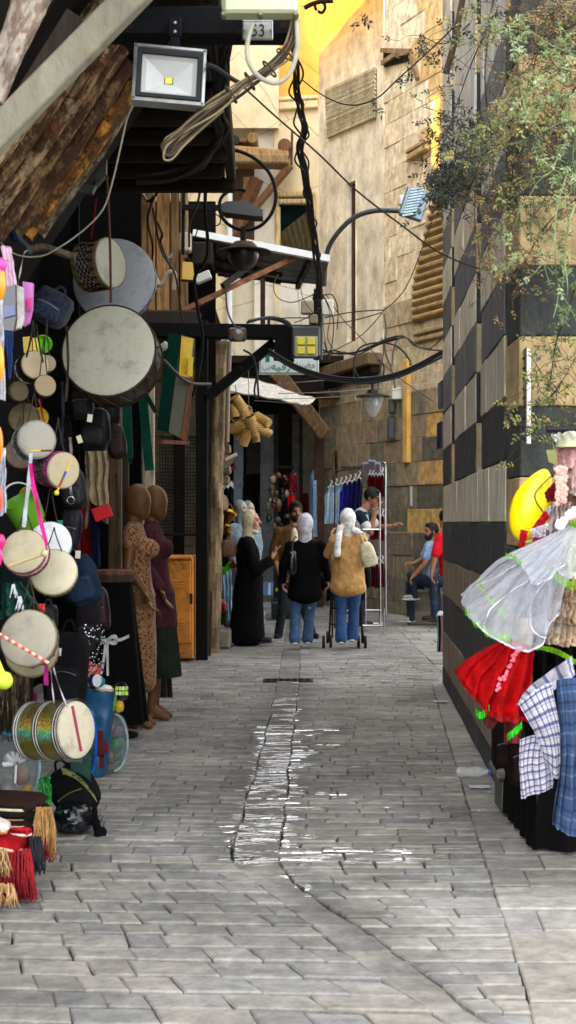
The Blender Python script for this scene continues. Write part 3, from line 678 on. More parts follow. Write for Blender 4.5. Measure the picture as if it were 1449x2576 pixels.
m = MB(lin((66, 36, 28)), False); m.box((P(803, 0, 23.6).x, 23.6, 1.65), (px(22, 23.6), .14, 3.3), bev=.01); mk(m, 'door_post', 'rust', t)
m = MB(lin((128, 100, 70)), False); m.beam(P(690, 930, 22.4), P(815, 1092, 23.2), .26, .2, up=(0, 1, 0), bev=.03); mk(m, 'brace', 'wood', t)
m = MB(lin((30, 30, 32)), False); m.beam(P(620, 1186, 24), P(655, 1182, 24), .04, .04); m.beam(P(690, 1175, 24), P(740, 1175, 24), .04, .04); mk(m, 'rail', 'iron', t)
# ============================================================ left side: the neighbour house with its timber front
t = thing('timber_front_house', 'weathered timber fronted house behind the mannequins with a dark wire grille', 'house', (-1.4, 16, 0))
DL = 14.75
m = MB(lin((168, 128, 82)), False)
cuts = [340, 372, 392, 428, 452, 474]
for a, b in zip(cuts, cuts[1:]):
    A, B = P(a, 425, DL), P(b, 815, DL); m.box(((A.x + B.x) / 2, DL + U(0, .04), (A.z + B.z) / 2), (B.x - A.x - .012, .1, A.z - B.z), col=jit(lin((172, 130, 82) if b < 430 else (142, 110, 72)), .15), bev=.012)
mk(m, 'timber_cladding', 'wood', t)
m = MB(lin((86, 74, 58)), False)
A, B = P(340, 840, DL + .1), P(500, 1660, DL + .1); blocks(m, (A.x - .3, DL + .2, 0), (1, 0, 0), (0, -1, 0), 0, B.x - A.x + .35, 0, 3.5, .2, (.22, .42), lambda s, z, k: jit(lin((92, 82, 66)), .25), dep=.1, rel=.015)
mk(m, 'rubble_wall', 'stone', t)
m = MB(lin((18, 15, 10.6)), False); A = P(470, 0, DL).x
m.box((A - .1, DL + .3 + 4, 2.4), (.12, 8.3, 4.8)); m.box((-1.5, DL + .35, 4.0), (1.4, .1, 2.0)); mk(m, 'side_wall', 'dark', t)
m = MB(lin((40, 32, 26)), False); A, B = P(300, 810, DL - .2), P(505, 810, DL - .2); m.beam(A, B, .25, .22, bev=.02); mk(m, 'lintel', 'wood', t); m = MB(lin((20, 16, 14)), False); m.beam(P(150, 455, DL - .5), P(470, 440, DL - .5), .6, .14, col=lin((20, 16, 14))); mk(m, 'lintel', 'wood', t)
m = MB(lin((30, 28, 26)))
A, B = P(402, 1100, DL - .1), P(500, 1345, DL - .1)
for k in range(15): x = A.x + (B.x - A.x) * k / 14; m.tube([(x, DL - .1, A.z), (x, DL - .1, B.z)], .0045, 5)
for k in range(29): z = B.z + (A.z - B.z) * k / 28; m.tube([(A.x, DL - .1, z), (B.x, DL - .1, z)], .0045, 5)
m.tube([(A.x, DL - .1, B.z), (B.x, DL - .1, B.z)], .015, 6); mk(m, 'wire_grille', 'iron', t)
# wooden corner post with its grey pipe, and the black steel post
t = thing('wooden_post', 'rough pale wooden corner post standing next to the black steel post', 'post', G(540, 1636) + Vector((0, .15, 0)))
m = MB(lin((150, 124, 90))); 
pts = [P(536, 1640, 15.3), P(538, 1400, 15.3), P(544, 1200, 15.3), P(549, 1050, 15.3), P(556, 860, 15.3)]
pts[0].z = 0
def postcol(u, v): return mixc(lin((96, 76, 54)), lin((160, 134, 100)), max(0, min(1, .6 + fbm((math.cos(u * 6.28), math.sin(u * 6.28), v * 9), 1.2))))
cp = catm(pts, 12)
m.grid(lambda u, v: cp[min(int(v * 48 + .5), 48)] + Vector((math.cos(u * 6.2832), math.sin(u * 6.2832), 0)) * (.085 * (1 + .22 * fbm((math.cos(u * 6.28), math.sin(u * 6.28), v * 8), 1.5))), 24, 192, postcol)
mk(m, 'shaft', 'wood', t)
m = MB(lin((120, 92, 66)), False)
for k, (x, c) in enumerate(((520, (96, 72, 50)), (527, (60, 44, 34)), (515, (140, 112, 80)))):
    m.beam(Vector((P(x, 0, 14.95).x, 14.95 - k * .03, 0)), P(x + 4, 1490, 14.95), .03, .03, col=lin(c))
mk(m, 'leaning_lath', 'wood', t)
t = single(MB(lin((130, 116, 100))).tube(PL([(571, 1112), (573, 1000), (578, 860)], 15.2), .026, 10), 'conduit_pipe', 'plastic', 'thin grey conduit pipe running down the wooden corner post', 'pipe')
t = thing('stone_rubble_jamb', 'strip of broken stones just behind the wooden corner post', 'wall', P(572, 1190, 16))
m = MB(lin((150, 134, 110)), False)
for k in range(14): 
    y = 870 + k * 26; m.box(P(566 + U(-3, 3), y, 15.9), (U(.08, .13), .2, .11), Matrix.Rotation(U(-.1, .1), 3, 'Y'), jit(lin((146, 128, 102)), .2), bev=.02)
mk(m, 'stones', 'stone', t)
t = thing('steel_frame', 'black steel post and cross beam carrying the floodlight with yellow chips', 'steel frame', G(508, 1658))
m = MB(lin((10, 10, 11)), False); X = P(508, 0, 14.5).x; m.box((X, 14.5, 1.8), (px(30, 14.5), .14, 3.6), bev=.008); mk(m, 'post', 'iron', t)
m = MB(lin((8, 8, 9)), False); m.beam(P(300, 830, 14.3), P(805, 838, 14.3), .16, px(36, 14.3), bev=.008); m.beam(P(690, 876, 14.3), P(742, 880, 14.3), .2, px(58, 14.3)); mk(m, 'beam', 'iron', t)
m = MB(lin((8, 8, 9)), False); m.beam(P(522, 1000, 14.4), P(690, 862, 14.4), .1, .13, up=(0, 1, 0)); mk(m, 'brace', 'iron', t)
m = MB(lin((36, 18, 14)), False); m.beam(P(661, 830, 14.3), P(661, 700, 14.3), .05, .05, col=lin((40, 20, 16))); m.beam(P(676, 826, 14.3), P(676, 800, 14.3), .03, .03); mk(m, 'upright', 'rust', t)
m = MB(lin((52, 40, 36)), False); a = P(597, 842, 14.15); m.box(a, (px(46, 14), .12, px(34, 14)), bev=.02); f = mk(m, 'sensor_box', 'plastic', t)
m = MB(lin((110, 92, 84))); m.lathe(P(599, 842, 14.07), (0, 1, 0), [(.001, -.01), (px(14, 14), 0), (px(17, 14), .03)], 16); mk(m, 'lens', 'glossy', f)
# ============================================================ left shop with its jettied upper floor
t = thing('souk_shop_house', 'dark open fronted shop on the left under a jetty held up by sloping logs', 'shop', (-1.6, 7, 0))
m = MB(lin((9, 8, 8)), False)  # near black: the shop's inner shade is put into the colour
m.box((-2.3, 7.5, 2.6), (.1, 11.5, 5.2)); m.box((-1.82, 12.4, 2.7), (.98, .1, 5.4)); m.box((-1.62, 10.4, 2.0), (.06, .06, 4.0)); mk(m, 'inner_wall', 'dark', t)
m = MB(lin((14, 11, 9)), False)
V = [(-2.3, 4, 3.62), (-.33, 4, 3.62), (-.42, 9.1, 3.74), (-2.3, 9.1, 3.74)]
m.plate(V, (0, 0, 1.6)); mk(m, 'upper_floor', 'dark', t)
for k in range(9):
    m = MB(lin((34, 26, 20)), False); y_ = 5.7 + k * .42; m.beam((-1.6, y_, 3.60 + .012 * k), (-.30 - .012 * k + U(-.05, .06), y_, 3.60 + .012 * k), .09, .09, bev=.02); mk(m, 'joist', 'wood', t)
m = MB(lin((46, 36, 28)), False); m.beam((-.30, 5.2, 3.68), (-.38, 9.15, 3.8), .06, .16, bev=.01); mk(m, 'edge_board', 'wood', t)
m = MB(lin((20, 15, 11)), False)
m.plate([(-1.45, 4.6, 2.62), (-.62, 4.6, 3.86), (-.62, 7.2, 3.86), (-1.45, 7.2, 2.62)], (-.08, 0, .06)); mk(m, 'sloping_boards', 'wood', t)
def log(name, a, b, r, cols, mat, ks=170):
    a, b = Vector(a), Vector(b); ax = (b - a).normalized(); x = ax.orthogonal().normalized(); y_ = ax.cross(x); sd = U(0, 50); m = MB()
    def f(u, v):
        an = u * 6.28318; rr = r * (1 + .1 * fbm((math.cos(an) + sd, math.sin(an), v * 3), 1.1) + .07 * fbm((math.cos(an) * 2 + sd, math.sin(an) * 2, v * 14), 1.2))
        bend = Vector((.006 * math.sin(v * 5 + sd), .006 * math.cos(v * 4 + sd), .006 * math.sin(v * 7)))
        return a.lerp(b, v) + (x * math.cos(an) + y_ * math.sin(an)) * rr + bend
    def c(u, v):
        an = u * 6.28318; k = fbm((math.cos(an) * 1.1 + sd, math.sin(an) * 1.1, v * 5), 1.5, 4)
        return mixc(lin(cols[1]), lin(cols[0]), max(0, min(1, 0.55 + k * 2.6)))
    m.grid(f, 30, ks, c); return mk(m, name, mat, t, ang=60)
LZ = lambda X: 2.92 + 1.5 * (X + 1.118)
cream, brn = (190, 166, 132), (88, 54, 30)
for k in range(7):
    D = 5.28 + k * .21; r = (.05, .056, .047, .054, .05, .052, .045)[k] * .84
    cols = [(cream, brn), ((150, 120, 86), (92, 58, 34)), ((176, 152, 118), (112, 70, 40)), ((150, 118, 80), (84, 52, 32)), ((120, 92, 62), (76, 48, 30)), ((196, 136, 50), (110, 70, 34)), ((150, 140, 116), (90, 72, 50))][k]
    log('log', (-1.36 + .03 * k, D - .01 * k, LZ(-1.36 + .03 * k)), (-.72 + U(-.03, .06), D, LZ(-.72)), r, cols, 'bark')
D = 4.2
for (a, b, r) in (((-62, 330), (70, -40), 30), ((-20, 250), (128, -40), 24)):
    log('log', P(*a, D), P(*b, D), px(r, D), ((172, 160, 146), (128, 108, 94)), 'wood', 110)
m = MB(lin((150, 146, 128)), False); m.beam(P(-40, 372, 4.75), P(366, -42, 4.75), .10, px(52, 4.75), up=(0, 1, 0), bev=.006); mk(m, 'painted_plank', 'plaster', t)
m = MB(lin((60, 50, 42)), False); m.beam(P(10, 330, 4.9), P(190, 40, 4.9), .06, .06, up=(0, 1, 0)); mk(m, 'batten', 'wood', t)
m = MB(lin((104, 78, 52)), False); X = P(290, 0, 10.6).x
m.box((X, 10.6, 1.6), (.1, .1, 3.2), bev=.012); m.box((P(316, 0, 10.8).x, 10.8, 1.6), (.05, .06, 3.2), bev=.008, col=lin((60, 46, 34))); mk(m, 'post', 'wood', t)
m = MB(lin((214, 196, 164)), False); m.box((P(374, 0, 12.2).x, 12.2, 1.5), (px(30, 12.2), .06, 3.0), bev=.01); mk(m, 'door_jamb', 'wood', t)  # pale colour stands in for sunlight on the wooden jamb
m = MB(lin((100, 104, 98)), False); m.plate([P(196, 462, 6.7), P(240, 466, 6.7), P(232, 486, 6.7), P(200, 484, 6.7)], (0, .05, 0)); mk(m, 'sheet_scrap', 'metal', t); m = MB(lin((100, 104, 98)), False); m.plate([P(240, 440, 7), P(268, 400, 7), P(266, 440, 7), P(240, 470, 7)], (0, .05, 0), lin((90, 96, 90))); mk(m, 'sheet_scrap', 'metal', t)
m = MB(lin((96, 82, 66))); m.tube(catm(PL([(-30, 540), (30, 585), (70, 625), (110, 622), (190, 648)], 6.0), 6), [.02] * 7 + [.017] * 18, 9); mk(m, 'hanging_rail', 'wood', t)
m = MB(lin((22, 34, 70))); m.tube(catm(PL([(0, 545), (20, 560), (34, 590), (40, 606)], 5.95), 5), .014, 8); m.tube(catm(PL([(20, 590), (60, 612), (76, 640)], 5.97), 5), .012, 8, col=lin((60, 74, 80))); mk(m, 'rag', 'fabric', t)
# unseen wall added at the left: it shades the lane, its gaps shape the sun patches
t = thing('sun_blocker', 'unseen tall wall at the left added to shade the lane and pass the sun patches', 'house', (-3.15, 8, 0))
m = MB(lin((170, 150, 118)), False); X = -3.15
def slab(y0, y1, z0, z1): m.box((X, (y0 + y1) / 2, (z0 + z1) / 2), (.3, y1 - y0, z1 - z0))
def pr(p): return p + S * ((p.x - X) / -S.x)
g1, g2, g3 = pr(W2(1114, 450)), pr(W2(1076, 450)), pr(W2(1090, 215)); a1, a2 = pr(W2(930, 0)), pr(W2(806, 150)); b1, b2, b3 = pr(P(806, 156, DB)), pr(P(752, 156, DB)), pr(P(752, 20, DB))
slab(.3, 4.5, 0, 9.2); slab(4.5, 9.5, 0, 11); slab(9.5, g1.y, 0, 17); slab(g1.y, g2.y, 0, g1.z); slab(g1.y, g2.y, g3.z, 17); slab(g2.y, a1.y, 0, 17)
m.plate([(X - .15, a1.y, 0), (X - .15, a2.y, 0), (X - .15, a2.y, a2.z), (X - .15, a1.y, a1.z)], (.3, 0, 0)); slab(a2.y, b1.y, 0, min(a2.z, b1.z)); slab(b1.y, b2.y, 0, b1.z); slab(b2.y, 33, 0, 18)
mk(m, 'wall', 'plaster', t)
# ============================================================ lamps, boxes, signs
def cable(name, pts, r, col, label, D0=None, D1=None, n=6, mat='rubber', cat='cable', group=None, k=5):
    m = MB(lin(col)); q = PL(pts, D0, D1) if D0 else pts
    m.tube(catm(q, k), r, n); return single(m, name, mat, label, cat, group)
# the near cross beam and what hangs on it
t = thing('cross_beam', 'black steel beam crossing above the floodlight with the number plate on it', 'beam', P(500, 100, 5.15))
m = MB(lin((12, 13, 16)), False); m.beam(P(258, 64, 5.2), P(746, 66, 5.2), .12, px(72, 5.2), bev=.006); mk(m, 'bar', 'iron', t)
m = MB(lin((18, 22, 30)), False); m.beam(P(440, 96, 5.06), P(440, 122, 5.06), .035, .03, bev=.003); m.box(P(440, 70, 5.11), (px(34, 5.1), .02, px(50, 5.1)), bev=.004); mk(m, 'bracket', 'iron', t)
m = MB(lin((190, 190, 184)));
for z in (58, 80): m.lathe(P(440, z, 5.095), (0, -1, 0), [(.001, .008), (.006, .006), (.007, 0)], 8)
mk(m, 'bolt', 'metal', t)
t = thing('number_plate', 'white enamel plate with the house number 53 screwed to the black beam', 'sign', P(648, 103, 5.11))
m = MB(lin((196, 198, 200)), False); c = P(648, 76, 5.115); m.box(c, (px(77, 5.1), .01, px(50, 5.1)), bev=.003); mk(m, 'plate', 'metal', t)
m = MB(lin((60, 62, 64)), False); y_ = 5.1085
for yy in (54, 98):
    for k in range(10): m.box(P(615 + k * 7.3, yy, y_), (px(5, 5.1), .002, px(1.6, 5.1)))
for xx in (612, 684):
    for k in range(7): m.box(P(xx, 57 + k * 6.5, y_), (px(1.6, 5.1), .002, px(4, 5.1)))
mk(m, 'border', 'plastic', t); txt('53', 'number', t, P(632, 92, 5.109), (1, 0, 0), (0, 0, 1), px(31, 5.1), lin((30, 30, 32)), w=px(33, 5.1))
m = MB(lin((150, 150, 150)))
for xx in (614, 682): m.lathe(P(xx, 76, 5.108), (0, -1, 0), [(.001, .004), (.004, .003), (.005, 0)], 8)
mk(m, 'screw', 'metal', t)
t = thing('junction_box', 'pale green plastic junction box above the number plate', 'junction box', P(654, 44, 4.95))
m = MB(lin((206, 212, 178)), False); m.box(P(654, 8, 4.95), (px(190, 4.95), .1, px(64, 4.95)), bev=.012); mk(m, 'body', 'plastic', t)
m = MB(lin((196, 202, 168)), False); m.box(P(654, 6, 4.885), (px(184, 4.9), .03, px(56, 4.9)), bev=.01); mk(m, 'lid', 'plastic', t)
for xx in (562, 655, 744):
    m = MB(lin((120, 118, 90))); m.lathe(P(xx, 36, 4.87), (0, -1, 0), [(.001, .012), (.006, .012), (.011, .0), (.012, -.02)], 10); mk(m, 'screw', 'plastic', t)
# big floodlight
t = thing('floodlight', 'square aluminium floodlight with one small yellow diode hanging under the black beam', 'floodlight', P(426, 262, 5.0))
fc = P(426, 187, 5.0); A = Matrix.Rotation(math.radians(3), 3, 'Y') @ Matrix.Rotation(math.radians(7), 3, 'Z') @ Matrix.Rotation(math.radians(-6), 3, 'X')
def fl(x, y, z): return fc + A @ Vector((px(x, 5), z, px(y, 5)))
def frame(m, w0, h0, w1, h1, z0, z1, col=None):
    o = [(-w0, -h0), (w0, -h0), (w0, h0), (-w0, h0)]; i = [(-w1, -h1), (w1, -h1), (w1, h1), (-w1, h1)]
    vs = [fl(*p, z0) for p in o] + [fl(*p, z1) for p in i]; fs = [[k, (k + 1) % 4, 4 + (k + 1) % 4, 4 + k] for k in range(4)]
    m.add(vs, fs, col, smooth=False)
m = MB(lin((176, 180, 182)), False)
frame(m, 91, 74, 91, 74, .06, 0); frame(m, 91, 74, 84, 67, 0, -.004); frame(m, 84, 67, 80, 62, -.004, .008); frame(m, 91, 74, 60, 45, .06, .1); m.plate([fl(-60, -45, .1), fl(60, -45, .1), fl(60, 45, .1), fl(-60, 45, .1)], A @ Vector((0, .01, 0)))
mk(m, 'housing', 'metal', t)
m = MB(lin((14, 14, 15)), False); frame(m, 81, 64, 80, 62, .008, -.002); frame(m, 80, 62, 70, 52, -.002, .0); frame(m, 70, 52, 69, 51, .0, .012); mk(m, 'gasket', 'rubber', t)
m = MB(lin((205, 208, 208)), False); frame(m, 70, 53, 58, 42, .012, .022, lin((176, 180, 180))); frame(m, 58, 42, 11, 9, .022, .06, None)
mk(m, 'reflector', 'plastic', t)
m = MB(lin((232, 220, 60)), False); m.plate([fl(-9, -8, .056), fl(9, -8, .056), fl(9, 8, .056), fl(-9, 8, .056)], A @ Vector((0, .003, 0))); mk(m, 'diode', 'plastic', t)
m = MB(lin((90, 92, 92)))
for a in (-1, 1):
    for b in (-1, 1): m.lathe(fl(a * 86, b * 69, -.003), A @ Vector((0, -1, 0)), [(.001, .004), (.004, .003), (.005, 0)], 8)
mk(m, 'screw', 'metal', t)
m = MB(lin((60, 62, 64)), False); m.beam(fl(0, 76, .05), P(440, 100, 5.08), .03, .02); mk(m, 'bracket', 'iron', t)
# second floodlight, yellow chips
t = thing('floodlight', 'black floodlight with four yellow square chips at the end of the steel cross beam', 'floodlight', P(770, 900, 13.9))
m = MB(lin((14, 14, 15)), False); m.box(P(769, 861, 13.98), (px(74, 14), .14, px(79, 14)), bev=.02); mk(m, 'housing', 'plastic', t)
m = MB(lin((150, 150, 120)), False); m.box(P(770, 872, 13.9), (px(58, 14), .03, px(52, 14)), bev=.01); rf = mk(m, 'reflector', 'plastic', t)
for i in (-1, 1):
    for j in (-1, 1):
        m = MB(lin((224, 206, 20)), False); m.box(P(770 + i * 12.5, 870 + j * 11.5, 13.875), (px(20, 14), .02, px(19, 14)), bev=.008); mk(m, 'chip', 'plastic', rf)
# LED street head on the scroll bracket and the dome lamp below it
t = thing('street_lamp', 'flat black LED street light head on a straight arm in front of the cream wall', 'street lamp', P(605, 545, 12))
m = MB(lin((16, 18, 20)), False)
m.beam(P(458, 522, 12), P(560, 523, 12), .04, .045); mk(m, 'arm', 'iron', t)
m = MB(lin((18, 20, 24)), False); m.plate([P(556, 513, 11.9), P(570, 506, 11.9), P(622, 506, 11.9), P(661, 528, 11.9), P(661, 544, 11.9), P(640, 543, 11.9), P(566, 534, 11.9), P(556, 528, 11.9)], (0, .22, 0)); h = mk(m, 'head', 'plastic', t)
m = MB(lin((60, 66, 70)), False); m.plate([P(580, 535.5, 11.93), P(655, 544, 11.93), P(655, 545.5, 11.93), P(580, 537.5, 11.93)], (0, .16, 0)); mk(m, 'diffuser', 'plastic', h)
m = MB(lin((20, 20, 22)), False); m.beam(P(462, 440, 12.05), P(460, 640, 12.05), .03, .03); mk(m, 'wall_bar', 'iron', t)
t = thing('dome_lamp', 'rusty dome shaded lamp hanging from a big black scroll bracket over the metal awning', 'street lamp', P(612, 685, 12.3))
m = MB(lin((14, 14, 15))); q = [(520, 378), (555, 374), (600, 380), (645, 402), (680, 440), (694, 490), (684, 535), (655, 568), (615, 579), (580, 568), (558, 545), (552, 515), (560, 493), (580, 480), (606, 477), (618, 482)]
m.tube(catm(PL(q, 12.3), 6), .016, 8); m.tube(catm(PL([(490, 600), (505, 560), (530, 538), (552, 545), (553, 562), (540, 568), (534, 558)], 12.2), 6), .006, 6); mk(m, 'scroll_bracket', 'iron', t)
m = MB(lin((30, 24, 20))); m.tube(PL([(613, 572), (612, 606)], 12.3), .03, 8); m.lathe(P(613, 614, 12.3), (0, 0, -1), [(.02, -.03), (.09, -.015), (.13, .03), (.15, .055), (.245, .066), (.25, .074), (.15, .066)], 24, cols=[lin((86, 70, 54))] * 2 + [lin((70, 54, 42))] * 4); mk(m, 'shade', 'rust', t)
m = MB(lin((46, 38, 30))); m.lathe(P(612, 630, 12.3), (0, 0, -1), [(.14, 0), (.142, .05), (.125, .1), (.09, .15), (.04, .18), (.001, .187)], 22); mk(m, 'globe', 'plastic', t)
m = MB(lin((40, 36, 30))); m.ell(P(612, 652, 12.3), (.045, .045, .075)); mk(m, 'bulb', 'plastic', t)
# arc lamp
t = thing('street_lamp', 'grey street light on a tall curved arm leaning out over the plaster wall', 'street lamp', P(820, 650, 17.5))
m = MB(lin((86, 92, 96))); m.tube(catm(PL([(815, 720), (822, 640), (845, 592), (890, 548), (945, 530), (1012, 531)], 17.5, 16.8), 8), .032, 10); mk(m, 'arm', 'metal', t)
ha, hb = P(1054, 478, 16.7), P(1030, 550, 16.7)
m = MB(lin((120, 136, 146)), False); m.beam(ha, hb, .3, .1, up=(0, 1, 0), bev=.02); h = mk(m, 'head', 'metal', t)
m = MB(lin((150, 166, 176)), False)
for k in range(10): c = ha.lerp(hb, (k + .5) / 10) + Vector((-.02, -.07, 0)); m.beam(c + Vector((-.08, 0, 0)), c + Vector((.09, 0, .03)), .06, .022)
mk(m, 'cooling_fin', 'metal', h)
m = MB(lin((206, 206, 200)), False); m.box(P(1018, 505, 16.95), (px(30, 17), .1, px(26, 17)), bev=.02); mk(m, 'control_box', 'plastic', t); m = MB(lin((90, 94, 98)), False); m.beam(P(1008, 532, 16.8), P(1040, 530, 16.7), .06, .05); mk(m, 'clamp', 'plastic', t)
# hanging glass lantern
t = thing('street_lamp', 'old wide brimmed lantern with clear glass cone hanging by the stone wall', 'street lamp', P(940, 1050, 17))
m = MB(lin((30, 32, 32))); c = P(938, 996, 17); m.lathe(c, (0, 0, 1), [(.002, .09), (.06, .075), (.08, .03), (.21, .0), (.215, -.01), (.1, -.005)], 24); m.tube(PL([(938, 985), (937, 965)], 17), .018, 6); mk(m, 'shade', 'metal', t)
m = MB(lin((170, 166, 150))); m.lathe(c, (0, 0, -1), [(.15, 0), (.12, .08), (.08, .18), (.05, .24), (.02, .26)], 20); mk(m, 'glass_cone', 'lamp_glass', t)
m = MB(lin((230, 230, 220))); m.ell(P(944, 1012, 17), (.035, .035, .06)); mk(m, 'bulb', 'glossy', t)
m = MB(lin((20, 20, 20))); m.tube(catm(PL([(890, 950), (892, 900), (910, 872), (955, 862), (1000, 872), (1030, 905), (1032, 920)], 17), 6), .012, 6); m.tube(catm(PL([(892, 930), (905, 952), (937, 965), (962, 950), (965, 920), (950, 905)], 17), 6), .01, 6); mk(m, 'loop', 'rubber', t)
# sign with the arrow
t = thing('direction_sign', 'white direction sign with green Arabic lettering and an upward arrow', 'sign', P(726, 942, 15))
m = MB(lin((226, 232, 230)), False); m.box(P(727, 912, 15.0), (px(150, 15), .02, px(62, 15)), bev=.004); mk(m, 'plate', 'plastic', t)
gr = lin((20, 120, 92)); m = MB(gr, False); D = 14.985
for A_, B_ in (((655, 938), (798, 938)), ((655, 884), (798, 884)), ((655, 938), (655, 884)), ((798, 938), (798, 884))): m.beam(P(*A_, D), P(*B_, D), .006, .006)
mk(m, 'border', 'plastic', t)
m = MB(gr, False); m.plate([P(668, 910, D), P(678, 910, D), P(678, 896, D), P(683, 897, D), P(673, 886, D), P(663, 897, D), P(668, 896, D)], (0, .003, 0)); mk(m, 'arrow', 'plastic', t)
txt('\ufeae\ufed7\ufef4\ufeea'[0:0] + '\ufeea\ufef4\ufed7\ufead', 'lettering', t, P(682, 936, D), (1, 0, 0), (0, 0, 1), px(24, 15), gr, w=px(48, 15))
txt('\ufe95\ufeae\ufec0\ufea3', 'lettering', t, P(738, 934, D), (1, 0, 0), (0, 0, 1), px(24, 15), gr, w=px(55, 15))
txt('(\ufeb1)', 'lettering', t, P(660, 933, D), (1, 0, 0), (0, 0, 1), px(15, 15), gr, w=px(19, 15))
# green lamp case with the yellow stickers
t = thing('sign_case', 'tall dark green metal case with yellow stickers tilted against the timber wall', 'sign', P(435, 1100, 11.6))
m = MB(lin((14, 60, 48)), False); m.plate([P(424, 838, 11.6), P(456, 842, 11.5), P(424, 1086, 11.3), P(394, 1082, 11.4)], (.0, .3, .0)); mk(m, 'green_side', 'plastic', t)
m = MB(lin((84, 82, 64)), False); m.plate([P(456.5, 842, 11.5), P(490, 852, 11.7), P(470, 1112, 11.6), P(424.5, 1086, 11.3)], (.0, .02, 0)); mk(m, 'front', 'paper', t)
m = MB(lin((110, 64, 34)), False); m.plate([P(481, 930, 11.66), P(489, 930, 11.7), P(471, 1110, 11.55), P(455, 1104, 11.5)], (0, -.01, 0), lin((120, 66, 30))); m.beam(P(404, 1112, 11.3), P(470, 1114, 11.6), .06, .03, col=lin((140, 80, 64))); mk(m, 'back_board', 'wood', t)
yl = lin((230, 190, 30))
m = MB(yl, False); a, b, c_, d = P(457, 846, 11.47), P(487, 852, 11.66), P(477, 952, 11.55), P(450, 944, 11.43); m.plate([a, b, c_, d], (0, -.006, 0)); st = mk(m, 'sticker', 'paper', t)
m = MB(yl, False); m.plate([P(474, 898, 11.5), P(487, 898, 11.6), P(484, 948, 11.58), P(471, 946, 11.5)], (0, -.006, 0)); mk(m, 'sticker', 'paper', t)
ux = (b - a); uz = (a - d)
for k, (yy, h_, s_) in enumerate(((872, 12, '\ufeb0\ufedb\ufeae\ufee3'), (890, 9, '\ufe94\ufef3\ufe8e\ufee4\ufea3'), (925, 13, '\ufeb0\ufedb\ufeae\ufee3'), (939, 8, '\ufe95\ufefb\ufe8e\ufebc\ufe97'))):
    txt(s_, 'lettering', st, P(458 - k * 1.2, yy, 11.44), ux, uz, px(h_, 11.5), lin((40, 30, 10)), w=px(20, 11.5), depth=.012)
# orange steel locker
t = thing('locker', 'worn orange steel locker with louvred vents and rust along the foot', 'locker', G(452, 1662))
D = 14.3
m = MB(lin((190, 116, 24)), False); A_, B_ = P(420, 1398, D), P(486, 1662, D); B_.z = .03
m.box(((A_.x + B_.x) / 2, D + .22, (A_.z + B_.z) / 2), (B_.x - A_.x, .44, A_.z - B_.z), bev=.012); mk(m, 'body', 'locker', t)
m = MB(lin((200, 124, 28)), False); m.box(P(453, 1514, D - .005), (px(54, D), .02, px(208, D)), bev=.006); dr = mk(m, 'door', 'locker', t)
for y3 in (1462, 1566):
    m = MB(lin((216, 140, 44)), False)
    for yy in (y3, y3 + 7, y3 + 14): m.beam(P(438, yy, D - .02), P(468, yy - 2, D - .02), .018, .012)
    mk(m, 'louvre', 'locker', dr)
m = MB(lin((40, 34, 28)), False); m.box(P(481, 1506, D - .02), (px(7, D), .02, px(26, D)), bev=.004); mk(m, 'lock', 'metal', dr)
m = MB(lin((206, 134, 48)), False); m.box(P(453, 1401, D + .2), (px(70, D), .48, px(9, D)), bev=.01); mk(m, 'top_rim', 'locker', t)
# corrugated awning
t = thing('metal_awning', 'corrugated metal awning on a rusty angle frame jutting over the lane', 'awning', P(650, 700, 15.8))
fa, fb, na_, nb = P(484, 592, 14.7), P(828, 657, 14.9), P(540, 688, 17.0), P(806, 716, 17.0)
m = MB(lin((120, 120, 114)))
m.grid(lambda u, v: na_.lerp(nb, u).lerp(fa.lerp(fb, u), v) + Vector((0, 0, .016 * math.sin(v * 110))), 24, 110); mk(m, 'sheet', 'metal', t)
m = MB(lin((226, 228, 228)), False); m.beam(fa + Vector((0, .03, .03)), fb + Vector((0, .03, .03)), .09, .07); mk(m, 'edge_gleam', 'plastic', t)  # white strip paints the sunlit gleam on the sheet's front edge
m = MB(lin((56, 40, 32)), False)
m.beam(na_.lerp(nb, .03), nb.lerp(na_, .22), .05, .05); m.beam(P(776, 652, 15) - Vector((0, 0, .06)), P(748, 712, 16.9) - Vector((0, 0, .05)), .05, .06); m.beam(P(560, 612, 15) - Vector((0, 0, .06)), P(570, 694, 16.9), .05, .05)
for k in (.3, .62): m.beam(na_.lerp(fa, k) - Vector((0, 0, .05)), nb.lerp(fb, k) - Vector((.5, 0, .05)), .05, .05)
mk(m, 'frame', 'rust', t)
for a_, b_, c_ in (((456, 782), (758, 640), (140, 92, 60)), ((458, 790), (660, 680), (26, 22, 20)), ((560, 720), (640, 660), (30, 24, 20))):
    m = MB(lin(c_), False); m.beam(P(*a_, 14.6), P(*b_, 15.0), .05, .055); mk(m, 'strut', 'rust', t)
m = MB(lin((44, 40, 38)), False); m.box(P(512, 648, 14.9), (px(52, 15), .5, px(58, 15)), bev=.02); mk(m, 'dark_hood', 'dark', t)
